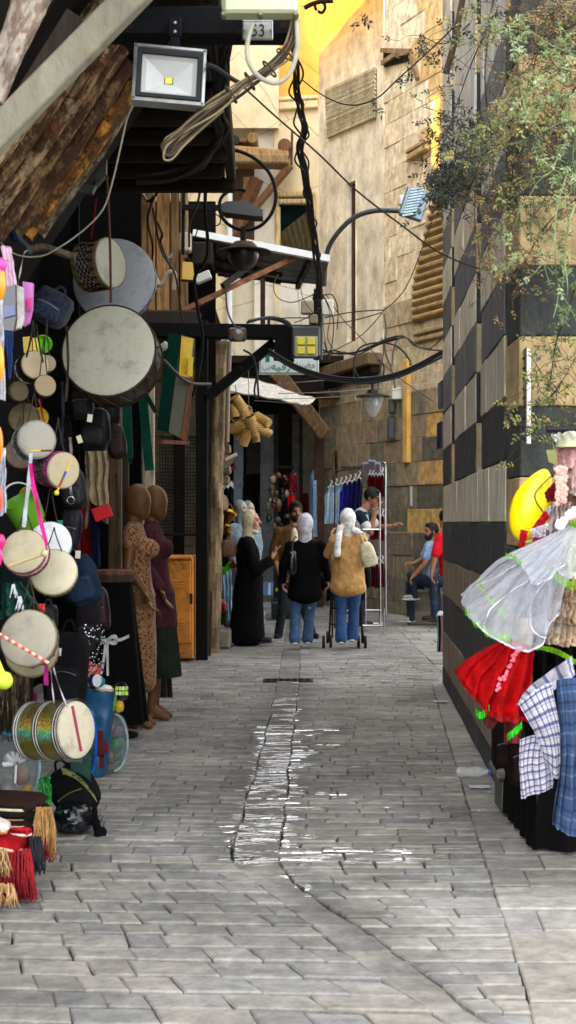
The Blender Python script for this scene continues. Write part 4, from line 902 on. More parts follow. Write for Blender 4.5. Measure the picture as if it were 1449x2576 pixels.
# boxes on the timber front
t = single(MB(lin((164, 150, 120)), False).box(P(467, 611, 14.4), (px(30, 14.4), .14, px(50, 14.4)), bev=.02), 'meter_box', 'plastic', 'beige electric meter box high on the timber wall', 'meter box')
t = thing('wall_lamp', 'small yellow boxed lamp below the beige meter box', 'lamp', P(472, 706, 14.4))
m = MB(lin((206, 164, 60)), False); m.plate([P(460, 657, 14.4), P(484, 660, 14.4), P(488, 704, 14.4), P(457, 702, 14.4)], (0, .12, 0)); mk(m, 'body', 'plastic', t)
m = MB(lin((30, 28, 24)), False); m.box(P(472, 654, 14.42), (px(16, 14.4), .08, px(8, 14.4)), bev=.01); m.beam(P(456, 705, 14.38), P(489, 708, 14.38), .04, .02); mk(m, 'trim', 'iron', t)
t = single(MB(lin((190, 190, 186)), False).beam(P(492, 706, 14.2), P(530, 690, 14.2), .1, .09, bev=.01), 'camera_housing', 'plastic', 'pale tubular security camera housing under the awning', 'security camera')
t = thing('light_bulb', 'white bare bulb in a holder stuck out beside the big drum', 'light bulb', P(408, 888, 9.6))
m = MB(lin((206, 200, 184))); m.cone(P(400, 880, 9.6), .022, P(412, 872, 9.55), .028); mk(m, 'holder', 'plastic', t)
m = MB(lin((225, 222, 205))); m.ell(P(415, 866, 9.54), .02); mk(m, 'bulb', 'glossy', t)
t = thing('cable_post', 'thick black post end wrapped with the drooping cable bundle', 'post', P(801, 900, 14.2))
m = MB(lin((10, 10, 11))); m.tube(PL([(801, 728), (800, 905)], 14.1), .05, 12); mk(m, 'pole', 'rubber', t)
m = MB(lin((14, 14, 14)))
for k in range(12): m.tube(catm([P(801 + 14 * math.cos(a + k), 742 + k * 3 + 3 * math.sin(a * 2), 14.1 - .06 * math.sin(a + k) * 1.3) for a in [j * .8 for j in range(8)]], 3), .007, 5)
mk(m, 'wrapping', 'rubber', t)
for (x, y, w, h, c, L_) in ((773, 774, 32, 34, (150, 134, 108), 'rusty square junction box left of the black cable post'), (824, 775, 30, 40, (216, 210, 196), 'white junction box right of the black cable post'), (788, 804, 22, 24, (130, 116, 84), 'small olive junction box just above the black floodlight'), (998, 988, 26, 34, (208, 206, 192), 'white electric meter box with slots on the stone wall'), (985, 1022, 16, 34, (40, 42, 46), 'small black switch plate just under the white meter box'), (984, 1077, 18, 54, (48, 50, 54), 'black ribbed heater plate lower on the stone wall')):
    D = 14.0 if x < 900 else W2(x, y).y - .12
    m = MB(lin(c), False); m.box(P(x, y, D), (px(w, D), .1, px(h, D)), bev=.012); o = single(m, 'junction_box' if x < 900 else 'wall_box', 'plastic', L_, 'electric box')
# blue plates sticking out at the wall corner, aluminium strip on the near edge, paper notice
for (y0, y1, xo, L_) in ((960, 1027, 1109, 'upper dark blue plate sticking out past the house corner'), (1062, 1130, 1106, 'lower dark blue plate sticking out past the house corner')):
    m = MB(lin((24, 30, 66)), False); a = P(xo + 2, (y0 + y1) / 2, 12.55); m.box(a, (.035, .3, px(y1 - y0, 12.5)), bev=.004); single(m, 'wall_plate', 'plastic', L_, 'plate')
t = thing('aluminium_sign', 'long narrow aluminium strip fixed upright to the house edge above the toys', 'sign', P(1320, 1130, 6.5))
m = MB(lin((150, 148, 146)), False); m.plate([P(1306, 890, 6.75), P(1325, 872, 6.45), P(1324, 1118, 6.45), P(1315, 1100, 6.6), P(1307, 1130, 6.75)], (.004, 0, 0)); mk(m, 'face', 'metal', t)
m = MB(lin((214, 212, 204)), False); m.box(P(1330, 997, 6.44), (px(11, 6.44), .012, px(240, 6.44)), bev=.003); mk(m, 'edge', 'plastic', t)
m = MB(lin((190, 186, 170)), False); m.beam(P(1308, 1100, 6.7), P(1307, 1172, 6.7), .022, .022); mk(m, 'lower_strip', 'plastic', t)
m = MB(lin((40, 40, 40)), False)
for k in range(9): m.plate([P(1309, 905 + k * 25, 6.70), P(1322, 897 + k * 25, 6.50), P(1322, 901 + k * 25, 6.50), P(1309, 909 + k * 25, 6.70)], (-.004, 0, 0))
mk(m, 'stencilled_mark', 'paper', t)
single(MB(lin((206, 204, 208)), False).box(W2(1041, 1248, 0) + W2n * .05, (px(11, 18.5), .015, px(56, 18.5)), M2, bev=.003), 'paper_notice', 'paper', 'narrow white paper notice stuck on the stone beside the rack', 'notice')
# white cloth awning
t = thing('cloth_awning', 'off white cloth awning sagging between posts above the back shop', 'awning', P(690, 1020, 20))
m = MB(lin((206, 202, 194)))
def awn(u, v):
    top = catm([P(590, 948, 21), P(640, 954, 21), P(700, 972, 21), P(752, 992, 21), P(795, 1000, 21)], 8)[min(int(u * 32), 32)]
    bot = catm([P(562, 984, 19.4), P(620, 992, 19.4), P(690, 1004, 19.4), P(745, 1016, 19.4), P(770, 1020, 19.4)], 8)[min(int(u * 32), 32)]
    return top.lerp(bot, v) + Vector((0, 0, -.03 * math.sin(v * 3.1416) + .008 * math.sin(u * 30 + v * 4)))
m.grid(awn, 32, 8); mk(m, 'cloth', 'fabric', t)
m = MB(lin((120, 112, 98))); m.tube([awn(k / 32, 1) for k in range(33)], .012, 6); mk(m, 'hem', 'fabric', t); m = MB(lin((60, 54, 46))); m.tube([awn(k / 32, 0) for k in range(33)], .01, 6); mk(m, 'hem', 'fabric', t)
# ============================================================ cables
m = MB(lin((150, 132, 96)))
main = [(560, 262), (500, 318), (452, 362), (426, 384), (412, 380), (418, 362), (446, 338), (484, 305), (530, 268), (575, 240), (622, 206), (672, 176), (712, 140), (736, 96), (742, 40)]
for k in range(9):
    o = (k - 3.5) * 4.6; q = [(x + o * .5 * (.5 + .6 * math.sin(i * 1.1 + k * 2.3)), y + o * .9 * (.6 + .5 * math.cos(i * 1.4 + k * 1.7))) for i, (x, y) in enumerate(main)]
    m.tube(catm(PL(q, 5.12 - .012 * (k % 3), 4.98), 6), .0042 + .002 * (k % 2), 7, col=jit(lin(((146, 130, 100), (70, 60, 46), (120, 104, 78), (40, 36, 30))[k % 4]), .15))
t = thing('cable_bundle', 'thick bundle of old tan cables slanting up past the floodlight', 'cable bundle', P(590, 240, 5.0)); mk(m, 'strands', 'rubber', t)
m = MB(lin((60, 52, 40)))
for k in (9, 10, 11, 12): p = P(main[k][0] + 12, main[k][1] - 16, 4.93); m.lathe(P(main[k][0] + 4, main[k][1], 5.0), P(main[k + 1][0], main[k + 1][1], 5) - P(main[k][0], main[k][1], 5), [(.036, 0), (.038, .004), (.036, .008)], 14)
mk(m, 'cable_tie', 'rubber', t)
m = MB(lin((12, 12, 12)))
for k in range(20):
    x0 = 540 + U(-20, 60); x1 = 560 + U(-18, 12); x2 = 552 + U(-12, 14)
    q = [(x0, 95 + U(-10, 10)), (x0 * .5 + x1 * .5 + U(-8, 8), 160), (x1, 230), (x2 - 4, 290), (x2 + U(0, 12), 325), (548 + U(-14, 10), 360 + U(-8, 8)), (500 + U(-10, 10), 410 + U(-14, 14)), (430, 446 + U(-14, 10)), (345, 455 + U(-12, 10))]
    m.tube(catm(PL(q, 5.35 + U(-.1, .3), 6.3), 5), U(.005, .011), 6, col=jit(lin((14, 14, 14) if k % 4 else (52, 44, 36)), .2))
t = thing('cable_bundle', 'tangle of black cables curving down below the floodlight into the dark shop', 'cable bundle', P(560, 330, 5.5)); mk(m, 'strands', 'rubber', t)
m = MB(lin((14, 13, 12))); base = [(741, 110), (743, 170), (748, 230), (756, 280), (766, 320), (755, 370), (764, 425), (775, 480), (782, 540), (790, 595), (797, 650), (802, 700), (803, 750)]
for k in range(9):
    q = [(x + 6.5 * math.sin(i * 1.3 + k * 2.1) + U(-2, 2), y) for i, (x, y) in enumerate(base)]
    pts = catm(PL(q, 6.2, 13.6), 6); m.tube(pts, [.0055 + .0085 * i / len(pts) for i in range(len(pts))], 6, col=jit(lin((16, 14, 13) if k % 3 else (40, 26, 22)), .2))
t = thing('cable_bundle', 'ragged black twisted cable bundle hanging down the middle of the view', 'cable bundle', P(760, 420, 9)); mk(m, 'strands', 'rubber', t)
def bx(y):
    for (xa, ya), (xb, yb) in zip(base, base[1:]):
        if y <= yb: return xa + (xb - xa) * (y - ya) / (yb - ya)
    return base[-1][0]
m = MB(lin((20, 16, 15)))
for (x, y, w, h) in ((738, 300, -26, 70), (730, 395, -20, 60), (778, 335, 16, 44), (744, 480, -14, 50), (795, 560, 14, 30), (752, 180, 22, 70), (748, 225, -24, 60), (764, 410, 18, 60), (792, 640, 12, 26), (770, 262, 12, 36)):
    d_ = 6.2 + 7.4 * (y - 110) / 640; m.tube(catm(PL([(bx(y - h * .6), y - h * .6), (bx(y) + w * .7, y - h * .15), (bx(y) + w * .8, y + h * .2), (bx(y + h * .6), y + h * .6)], d_), 6), .003 + .0004 * d_, 5)
mk(m, 'loose_loop', 'rubber', t)
cable('cable', [(636, 58), (624, 100), (622, 140), (636, 176), (662, 200), (694, 209), (722, 194), (740, 160), (748, 110), (746, 40)], .0085, (172, 168, 150), 'pale grey cable looping below the number plate', 4.86, 4.9, 8)
cable('cable', [(-10, 600), (40, 640), (100, 645), (150, 622), (215, 575), (260, 525), (282, 460), (300, 385), (318, 305), (332, 268)], .0035, (190, 184, 168), 'thin white cord sagging from the floodlight to the left wall', 5.9, 5.2)
cable('cable', [(518, 158), (560, 182), (604, 212), (690, 290), (800, 386), (900, 482), (1020, 574), (1100, 632), (1200, 674), (1332, 697)], .0042, (46, 34, 32), 'long thin dark cable slanting right across the whole view', 5.4, 6.6)
cable('cable', [(522, 162), (545, 172), (580, 196), (612, 214)], .009, (30, 34, 40), 'short thick dark cable leaving the right side of the floodlight', 4.98, 5.2)
cable('cable', [(760, 200), (800, 232), (850, 258), (898, 264), (950, 246), (1000, 200), (1080, 128), (1160, 50)], .004, (52, 44, 38), 'thin cable dipping in front of the vent grille', 8, 7)
for k, (dy, c) in enumerate(((0, (22, 24, 26)), (6, (40, 44, 48)), (-5, (16, 16, 18)))):
    cable('cable', [(676, 884 + dy), (740, 922 + dy), (800, 944 + dy), (860, 955 + dy), (920, 957 + dy), (990, 946 + dy), (1050, 922 + dy), (1116, 888 + dy * 1.4)], .012, c, ('uppermost of the three thick cables sagging before the lane end', 'lowest of the three thick cables sagging before the lane end', 'middle of the three thick cables sagging before the lane end')[(1, 0, 2)[(0, 1, 2)[k]] if False else {0: 2, 1: 1, 2: 0}[k]], 13.4, 12.9, group='three sagging cables')
def multi(name, lines, label, rr, cols, D0, D1, mat='rubber'):
    t = thing(name, label, 'cables', P(lines[0][0][0], lines[0][0][1], D0))
    for i, q in enumerate(lines):
        m = MB(lin(cols[i % len(cols)])); m.tube(catm(PL(q, D0, D1), 6), rr * U(.7, 1.2), 6); mk(m, 'strand', mat, t)
multi('ledge_cables', [[(806, 890), (840, 882), (880, 890), (930, 872), (975, 852), (1015, 846), (1042, 868), (1080, 878), (1116, 884)], [(815, 896), (860, 886), (900, 892), (950, 868), (990, 856), (1022, 850), (1060, 876), (1116, 882)], [(812, 880), (850, 890), (905, 884), (960, 862), (1000, 850)], [(960, 850), (965, 880), (958, 930), (950, 985)], [(966, 790), (972, 830), (968, 880), (985, 930), (994, 975)], [(1002, 850), (990, 880), (986, 920)]], 'black cables draped along the timber ledge of the plaster house', .012, [(24, 24, 26), (60, 58, 54), (36, 32, 30)], 17.4, 16.4)
multi('thin_wires', [[(815, 800), (880, 786), (955, 780), (966, 782)], [(812, 815), (880, 808), (962, 786)], [(962, 784), (1020, 725), (1075, 590), (1090, 545)], [(800, 900), (900, 850), (960, 790)], [(1080, 880), (1130, 830), (1200, 720), (1250, 600)], [(820, 740), (860, 800), (910, 852), (985, 935), (1090, 1010)]], 'thin wires strung between the black cable post and the stone wall', .006, [(50, 46, 42), (70, 62, 54)], 15, 14)
multi('washing_lines', [[(690, 968), (800, 958), (1112, 936)], [(700, 990), (850, 985), (1112, 962)], [(690, 1004), (820, 1000), (940, 990), (1060, 970)], [(640, 1008), (700, 1012), (770, 1020)]], 'pale thin lines strung across in front of the back shop', .005, [(160, 156, 148)], 18, 17)
multi('post_wires', [[(812, 740), (830, 790), (824, 850), (840, 880)], [(806, 750), (812, 800), (818, 860), (830, 905)], [(818, 750), (838, 800), (836, 860), (826, 890), (815, 860)], [(800, 735), (740, 760), (700, 750), (688, 720), (700, 690)], [(806, 745), (836, 742), (850, 780), (848, 830)], [(755, 700), (762, 750), (790, 790)], [(780, 800), (720, 800), (640, 806)], [(812, 770), (770, 800), (740, 812)]], 'loose loops of wire around the black cable post', .005, [(24, 22, 20), (56, 48, 42)], 13.8, 13.9)
multi('beam_cables', [[(620, 812), (660, 802), (700, 806), (730, 822), (740, 836)], [(624, 808), (680, 798), (720, 808), (738, 826)], [(612, 880), (640, 905), (650, 990), (645, 1000), (640, 980), (650, 930)], [(568, 720), (572, 780), (590, 820), (605, 822)]], 'dark cables lying along the black steel cross beam', .012, [(26, 28, 32), (60, 62, 66)], 14, 14.1)
multi('wall_cables', [[(425, 446), (392, 490), (378, 520), (372, 560), (384, 620), (382, 680), (400, 700)], [(388, 495), (372, 506), (360, 490)], [(384, 520), (398, 600), (410, 640), (440, 690), (452, 760), (460, 808)], [(396, 560), (408, 590), (404, 610), (420, 650), (432, 640)], [(382, 480), (382, 430)], [(505, 420), (500, 500), (478, 560), (476, 620)], [(520, 430), (516, 520), (522, 640), (490, 700), (498, 780), (510, 860), (490, 980), (470, 1010)], [(410, 905), (470, 960), (530, 966)]], 'black hose and thin cables tangled on the timber wall', .013, [(14, 13, 12), (36, 30, 26), (70, 62, 52)], 10.5, 12.5)
m = MB(lin((176, 160, 134))); m.tube(catm(PL([(392, 700), (398, 716), (410, 712), (420, 690), (432, 684), (440, 694), (436, 730)], 12), 6), .022, 8); single(m, 'flexible_pipe', 'plastic', 'beige bent flexible pipe on the timber wall', 'pipe')
cable('drum_cord', [(268, 440), (272, 500), (277, 620), (279, 762)], .007, (84, 52, 38), 'brown cord by which the big drum hangs', 6.95, 6.95)
m = MB(lin((110, 20, 30))); m.tube(catm(PL([(242, 500), (235, 560), (228, 602)], 7.2), 5), .006, 6); single(m, 'drum_cord', 'fabric', 'short red cord holding up the small patterned drum', 'cord')
m = MB(lin((40, 24, 18))); m.tube(catm(PL([(766, 20), (790, 8), (810, 4), (838, 2)], 7), 4), .012, 8); m.tube(catm(PL([(796, 26), (792, 14), (800, 6), (814, 8), (818, 20), (810, 32), (800, 28)], 7), 5), .008, 7); single(m, 'iron_hook', 'iron', 'curled iron hook against the sunlit wall at the top', 'hook')
# ============================================================ goods of the left shop
HIDE = (196, 196, 178)
def drum(x, y, D, rp, n, L, label, shell=(60, 56, 52), head=HIDE, bands=(), rim=None, pattern=None, group='drums hanging outside the left shop', lace=None, name='hand_drum', tint=None):
    """a drum: head centre at a picture point, head radius in picture units, head facing along n, body L long behind it"""
    c = P(x, y, D); n = Vector(n).normalized(); r = px(rp, D)
    t = thing(name, label, 'drum', c - n * L / 2, group)
    m = MB(lin(head)); m.lathe(c, n, [(.001, .004), (r * .5, .0045), (r * .93, .003), (r * .985, -.001), (r, -.008), (r * 1.005, -.02)], 40); mk(m, 'drumhead', 'hide', t)
    m = MB(lin(shell)); ns = 12; prof = []; cols = []
    for i in range(ns + 1): prof.append((r * (.985 + .03 * math.sin(math.pi * i / ns)), -.018 - (L - .018) * i / ns))
    for i in range(ns):
        f = (i + .5) / ns
        col = lin(shell)
        if pattern:
            def col(k, i=i): return lin(pattern[0] if (k + i) % 2 == 0 and 2 < i < 10 else (pattern[1] if 2 < i < 10 else shell))
        cols.append(col)
    m.lathe(c, n, prof, 44, cols=cols); m.lathe(c, n, [(r * .97, -L), (.001, -L)], 40, col=lin(head)); mk(m, 'shell', 'plastic' if pattern is None else 'fabric', t)
    for k, (f, w, col) in enumerate(bands):
        m = MB(lin(col)); m.lathe(c, n, [(r * 1.0, -L * f), (r * 1.035, -L * f - .002), (r * 1.035, -L * f - w), (r * 1.0, -L * f - w - .002)], 40); mk(m, 'band', 'fabric', t)
    if rim:
        m = MB(lin(rim)); m.lathe(c, n, [(r * .99, -.004), (r * 1.03, -.006), (r * 1.03, -.02), (r * 1.0, -.024)], 40); mk(m, 'rim', 'leather', t)
    if name == 'hand_drum' and L < .16:
        m = MB(lin((60, 52, 44))); tp = c - n * L * .4 + Vector((0, 0, r * .98)); h_ = U(.09, .2)
        m.tube(catm([tp + Vector((-r * .35, 0, -r * .06)), tp + Vector((-r * .1, .0, h_ * .6)), tp + Vector((0, .01, h_))], 4), .0028, 5); m.tube(catm([tp + Vector((r * .35, 0, -r * .06)), tp + Vector((r * .1, 0, h_ * .6)), tp + Vector((0, .01, h_))], 4), .0028, 5); mk(m, 'hanging_loop', 'fabric', t)
        m = MB(lin((50, 40, 32))); x_ = n.orthogonal().normalized(); y_ = n.cross(x_)
        for k in range(14):
            a = 6.283 * k / 14 + .2; e = lambda an, h: c + (x_ * math.cos(an) + y_ * math.sin(an)) * r * 1.02 - n * h
            m.tube([e(a, .012), e(a + .22, L * .95)], .0018, 4); m.tube([e(a + .22, L * .95), e(a + .45, .012)], .0018, 4)
        mk(m, 'cord_lacing', 'fabric', t)
    if lace:
        m = MB(lin(lace)); x_ = n.orthogonal().normalized(); y_ = n.cross(x_)
        for k in range(18):
            a, b = 6.283 * k / 18, 6.283 * (k + .5) / 18; q = 6.283 * (k + 1) / 18
            e = lambda an, h: c + (x_ * math.cos(an) + y_ * math.sin(an)) * r * 1.03 - n * h
            m.tube([e(a, .02), e(b, L - .01), e(q, .02)], .0032, 5)
        mk(m, 'lacing', 'fabric', t)
    return t
def stick(a, b, D, cols, label, r=.005, D1=None, tip=None):
    t = thing('drumstick', label, 'drumstick', P(*a, D))
    A_, B_ = P(*a, D), P(*b, D1 or D); n = len(cols); m = MB(lin(cols[0]))
    for k, c in enumerate(cols): m.tube([A_.lerp(B_, k / n), A_.lerp(B_, (k + 1) / n)], r, 8, col=lin(c))
    mk(m, 'shaft', 'plastic', t)
    if tip: m = MB(lin(tip)); m.ell(B_, r * 2.2); mk(m, 'tip', 'plastic', t)
drum(272, 881, 7.0, 119, (-.1, -.97, .2), .2, 'very large pale drum hanging beside the green case, biggest of all', shell=(44, 34, 26), rim=(40, 30, 22), lace=(92, 82, 62), bands=((.9, .012, (50, 40, 30)),))
drum(285, 704, 7.55, 106, (-.12, -.98, .05), .075, 'large plain white frame drum with black and white rim behind the big drum', shell=(24, 24, 26), head=(176, 182, 190), pattern=((214, 216, 218), (20, 20, 22)), name='frame_drum')
drum(280, 661, 7.2, 62, (.86, -.5, .05), .17, 'drum with star pattern on its barrel hanging above the frame drum', shell=(120, 108, 84), pattern=((150, 150, 148), (34, 32, 36)), bands=((.0, .02, (150, 136, 104)), (.78, .03, (112, 100, 76))), lace=(70, 16, 20))
drum(89, 918, 5.8, 37, (.5, -.86, .12), .085, 'small black patterned drum, upper left of the small cluster', shell=(20, 19, 20), pattern=((64, 60, 60), (22, 20, 22)), head=(178, 160, 132), rim=(24, 22, 22), bands=((.85, .012, (180, 176, 166)),))
drum(119, 914, 5.95, 22, (.3, -.94, .1), .06, 'smallest drum of the small cluster, tucked at its right', shell=(28, 24, 24), head=(150, 134, 108), rim=(30, 26, 24))
drum(114, 970, 5.75, 28, (.4, -.9, .08), .075, 'small brown headed drum, lowest of the small cluster', shell=(18, 17, 18), pattern=((60, 56, 56), (20, 18, 20)), head=(150, 128, 104), rim=(24, 20, 20))
drum(48, 984, 6.0, 26, (.55, -.82, .05), .07, 'dark little drum half hidden at the left of the small cluster', shell=(18, 17, 17), pattern=((50, 48, 48), (18, 17, 18)), head=(92, 80, 58))
drum(93, 1105, 5.7, 48, (.42, -.9, .1), .12, 'grey headed drum with blue grey patterned barrel above the pink rimmed drum', shell=(120, 118, 112), pattern=((160, 160, 158), (44, 50, 60)), head=(164, 162, 152), bands=((.0, .02, (150, 148, 140)), (.75, .02, (170, 168, 160))))
drum(52, 1140, 6.1, 40, (.3, -.95, .1), .1, 'dim purple banded drum behind the grey headed drum', shell=(84, 44, 76), head=(92, 78, 66), bands=((.3, .02, (60, 40, 50)),))
drum(160, 1184, 5.75, 46, (.62, -.77, -.12), .12, 'pink rimmed drum with a yellow stick across its head', shell=(70, 60, 60), pattern=((120, 112, 108), (44, 38, 44)), head=(190, 178, 146), rim=(150, 70, 110), bands=((.2, .014, (150, 66, 108)), (.86, .018, (150, 66, 108))))
drum(59, 1386, 5.4, 57, (-.12, -.94, .3), .06, 'tan headed drum with pink striped rim and a wooden beater', shell=(150, 130, 124), head=(200, 190, 160), rim=(140, 60, 92), bands=((.35, .01, (220, 208, 190)), (.75, .014, (130, 54, 84))))
drum(126, 1364, 5.8, 52, (.1, -.97, .2), .07, 'white plastic headed drum behind the tan drums', shell=(190, 192, 196), head=(222, 228, 232), rim=(200, 200, 196), bands=((.5, .02, (120, 126, 130)),))
drum(134, 1438, 5.6, 59, (.04, -.95, .3), .055, 'pale mottled drum below the white one, right of the tan drum', shell=(120, 104, 76), head=(206, 200, 172), rim=(150, 136, 104))
drum(70, 1605, 5.15, 71, (-.08, -.97, .2), .06, 'large grey stained drum low at the left, crossed by a striped stick', shell=(110, 100, 76), head=(168, 162, 146), rim=(120, 112, 96))
drum(78, 1636, 5.4, 66, (.02, -.96, .26), .05, 'drum almost hidden behind the grey stained drum', shell=(120, 108, 84), head=(150, 140, 112), rim=(110, 96, 70))
drum(60, 1052, 6.15, 40, (.2, -.97, .1), .05, 'dark brown drum behind the small cluster, hardly visible', shell=(40, 34, 24), head=(80, 68, 44))
stick((75, 1135), (130, 1133), 5.55, [(226, 206, 40), (226, 206, 40), (130, 40, 30), (120, 36, 30)], 'pair of thin yellow and red sticks lying on the grey drum', .004)
stick((178, 1158), (142, 1240), 5.62, [(220, 188, 60), (220, 188, 60), (50, 80, 170), (150, 70, 30), (180, 60, 30), (210, 190, 40)], 'yellow stick with blue band hanging on the pink rimmed drum', .005, tip=(210, 200, 50))
stick((22, 1424), (112, 1392), 5.3, [(206, 186, 140)], 'plain wooden beater on the tan drum', .007, tip=(206, 188, 146))
stick((-14, 1588), (122, 1668), 5.02, [(220, 60, 70), (236, 190, 150)] * 8, 'red and yellow striped stick across the large grey drum', .0062)
stick((-12, 1660), (10, 1712), 4.6, [(206, 226, 60)], 'fat lime yellow toy stick at the left edge', .014, tip=(206, 226, 60))
def ribbon(pts, D, w, col, label, D1=None, mat='satin', name='ribbon', cat='ribbon'):
    q = catm(PL(pts, D, D1), 6); m = MB(lin(col)); hw = px(w / 2, D)
    m.grid(lambda u, v: q[min(int(round(v * (len(q) - 1))), len(q) - 1)] + Vector(((u - .5) * 2 * hw, .006 * math.sin(v * 14 + u * 2), 0)), 2, len(q) - 1)
    return single(m, name, mat, label, cat)
ribbon([(76, 1165), (84, 1220), (98, 1290), (117, 1372)], 5.35, 10, (226, 30, 140), 'bright pink ribbon running down to the tan headed drum')
ribbon([(78, 1140), (74, 1200), (66, 1270), (60, 1326)], 5.4, 10, (196, 206, 216), 'wide white ribbon hanging above the tan headed drum')
ribbon([(118, 1636), (116, 1680), (116, 1724)], 5.2, 11, (170, 24, 120), 'magenta ribbon end below the large grey drum')
ribbon([(98, 1004), (112, 1060), (124, 1120), (132, 1148)], 5.75, 6, (140, 30, 44), 'dark red cord ribbon between the small drums')
ribbon([(125, 1640), (128, 1690), (136, 1770)], 5.7, 3, (214, 196, 206), 'left thin white string holding the golden drum')
ribbon([(128, 1640), (140, 1700), (170, 1782)], 5.7, 3, (214, 196, 206), 'right thin white string holding the golden drum')
ribbon([(82, 820), (76, 860), (66, 900)], 5.7, 5, (30, 30, 32), 'black beaded strap, left one above the small drum cluster', mat='print')
ribbon([(90, 815), (98, 860), (108, 912)], 5.75, 5, (34, 32, 34), 'black beaded strap, right one above the small drum cluster', mat='print')
ribbon([(60, 1010), (58, 1060), (52, 1110)], 5.8, 4, (30, 28, 28), 'black strap above the grey headed drum', mat='print')
ribbon([(45, 720), (50, 690), (60, 640), (72, 628)], 5.8, 3, (190, 184, 168), 'thin pale cords tied to the hanging rail')
# golden toy drum
t = drum(194, 1836, 5.9, 72, (.86, -.5, .1), .245, 'golden holographic toy drum with striped bands hanging in a clear bag', shell=(150, 130, 40), head=(214, 206, 180), name='toy_drum', bands=((.04, .03, (70, 60, 66)), (.48, .03, (66, 58, 62)), (.93, .03, (90, 96, 100))))
for ch in t.children:
    if ch.name.startswith('shell'): ch.data.materials.clear(); ch.data.materials.append(MATS['holo'])
c = P(194, 1836, 5.9); n = Vector((.86, -.5, .1)).normalized(); r = px(72, 5.9)
m = MB(lin((230, 226, 216)))
for f in (.045, .105, .485, .545, .935, .99): m.lathe(c, n, [(r * 1.04, -.245 * f - .002), (r * 1.043, -.245 * f - .004), (r * 1.04, -.245 * f - .007)], 40)
mk(m, 'white_stripe', 'fabric', t)
m = MB(lin((190, 40, 80))); m.beam(P(182, 1776, 5.72) , P(204, 1890, 5.72), .012, .004, col=lin((150, 44, 70))); mk(m, 'pink_tape', 'plastic', t)
m = MB(lin((220, 226, 230)))
m.grid(lambda u, v: (c - n * .26 * (1 - v * 1.03)) + (lambda o: o)( (n.orthogonal().normalized() * math.cos(u * 6.2832) + n.cross(n.orthogonal().normalized()) * math.sin(u * 6.2832)) * r * (1.07 + .03 * math.sin(u * 40 + v * 9))), 40, 8); mk(m, 'clear_bag', 'clear_film', t)
# ---- toys, pouches and buckets in the hanging column
def lump(x, y, D, rx, ry, col, label, name, cat, mat='plastic', rz=0, dep=None, group=None, wob=0, sd=0):
    c = P(x, y, D); m = MB(lin(col)); a, b = px(rx, D), px(ry, D); d = dep or min(a, b) * .8; M = Matrix.Rotation(rz, 3, 'Y')
    s = MB(); s.ell((0, 0, 0), (1, 1, 1), None, 22, 14)
    vs = [c + M @ Vector((v.x * a, v.y * d, v.z * b)) * (1 + wob * fbm((v.x + sd, v.y, v.z), 1.8)) for v in s.v]; m.add(vs, s.f)
    return m, c
def lumpo(*a, **k):
    m, c = lump(*a, **k); return single(m, a[7], a[8] and k.get('mat', 'plastic'), a[6], a[8], k.get('group'))
for (x, y, rx, ry, c, L_) in ((0, 712, 15, 44, (250, 150, 30), 'orange inflated toy, uppermost at the left edge'), (2, 668, 14, 20, (236, 50, 160), 'pink inflated toy above the orange ones at the left edge'), (-2, 912, 13, 48, (250, 160, 30), 'orange inflated toy, second from the top at the left edge'), (-3, 1118, 11, 46, (250, 130, 24), 'orange inflated toy, third from the top at the left edge'), (-2, 1254, 9, 34, (240, 84, 60), 'orange red inflated toy, lowest at the left edge'), (2, 1362, 12, 18, (240, 30, 110), 'bright pink bow shaped toy at the left edge'), (-2, 1400, 8, 24, (236, 40, 130), 'pink toy just under the pink bow at the left edge')):
    lumpo(x, y, 4.4, rx, ry, c, L_, 'inflatable_toy', 'toy', mat='glossy', group='inflatable toys at the left edge')
def sheet(pts, D, dy, col, name, label, cat, mat='fabric', nu=14, nv=18, fold=.01, nf=3, parent=None, D1=None, sd=0, uvs=False):
    """hanging cloth: four picture corners (top left, top right, bottom right, bottom left) with folds"""
    a, b, c_, d = [P(x, y, D if i < 2 else (D1 or D)) for i, (x, y) in enumerate(pts)]; m = MB(lin(col) if col else (.5, .5, .5))
    def f(u, v):
        p = a.lerp(b, u).lerp(d.lerp(c_, u), v)
        return p + Vector((fold * .4 * fbm((u * 3 + sd, v * 4, 1), 1), fold * (.35 + .65 * v) * (math.sin(u * nf * 6.28 + sd + 1.2 * fbm((u, v * 2, sd), 1.5)) + .8 * fbm((u * 4 + sd, v * 3, 2), 1.3)), fold * .5 * fbm((u * 5, sd, v), 1.2) * v))
    m.grid(f, nu, nv)
    if dy:                                       # a second, inner layer so the cloth has body
        o = len(m.v); m.grid(lambda u, v: f(u, v) + Vector((0, dy, 0)), nu, nv)
    return mk(m, name, mat, parent) if parent else single(m, name, mat, label, cat)
def folded(pts, D, dep, col, name, label, cat, mat='fabric', parent=None, ks=None):
    m = MB(lin(col), False); m.plate([P(x, y, D) for x, y in pts], (0, dep, 0)); return mk(m, name, mat, parent) if parent else single(m, name, mat, label, cat)
sheet([(2, 618), (26, 620), (40, 716), (16, 730)], 5.0, .02, (226, 190, 214), 'fabric_strap', 'white and purple spotted cloth strap at the top of the left column', 'strap', 'floral', fold=.008)
t = thing('pouch', 'navy and white shiny zip pouch hanging at the left edge', 'pouch', P(30, 830, 4.9))
folded([(8, 722), (38, 716), (40, 800), (34, 832), (6, 830)], 4.9, .03, (22, 28, 52), 'pouch_body', '', '', 'glossy', t); folded([(9, 770), (38, 768), (39, 792), (8, 800)], 4.89, .005, (40, 60, 130), 'blue_panel', '', '', 'glossy', t)
t = thing('pouch', 'white pouch with pink purple side panel, right of the navy pouch', 'pouch', P(50, 830, 5.1))
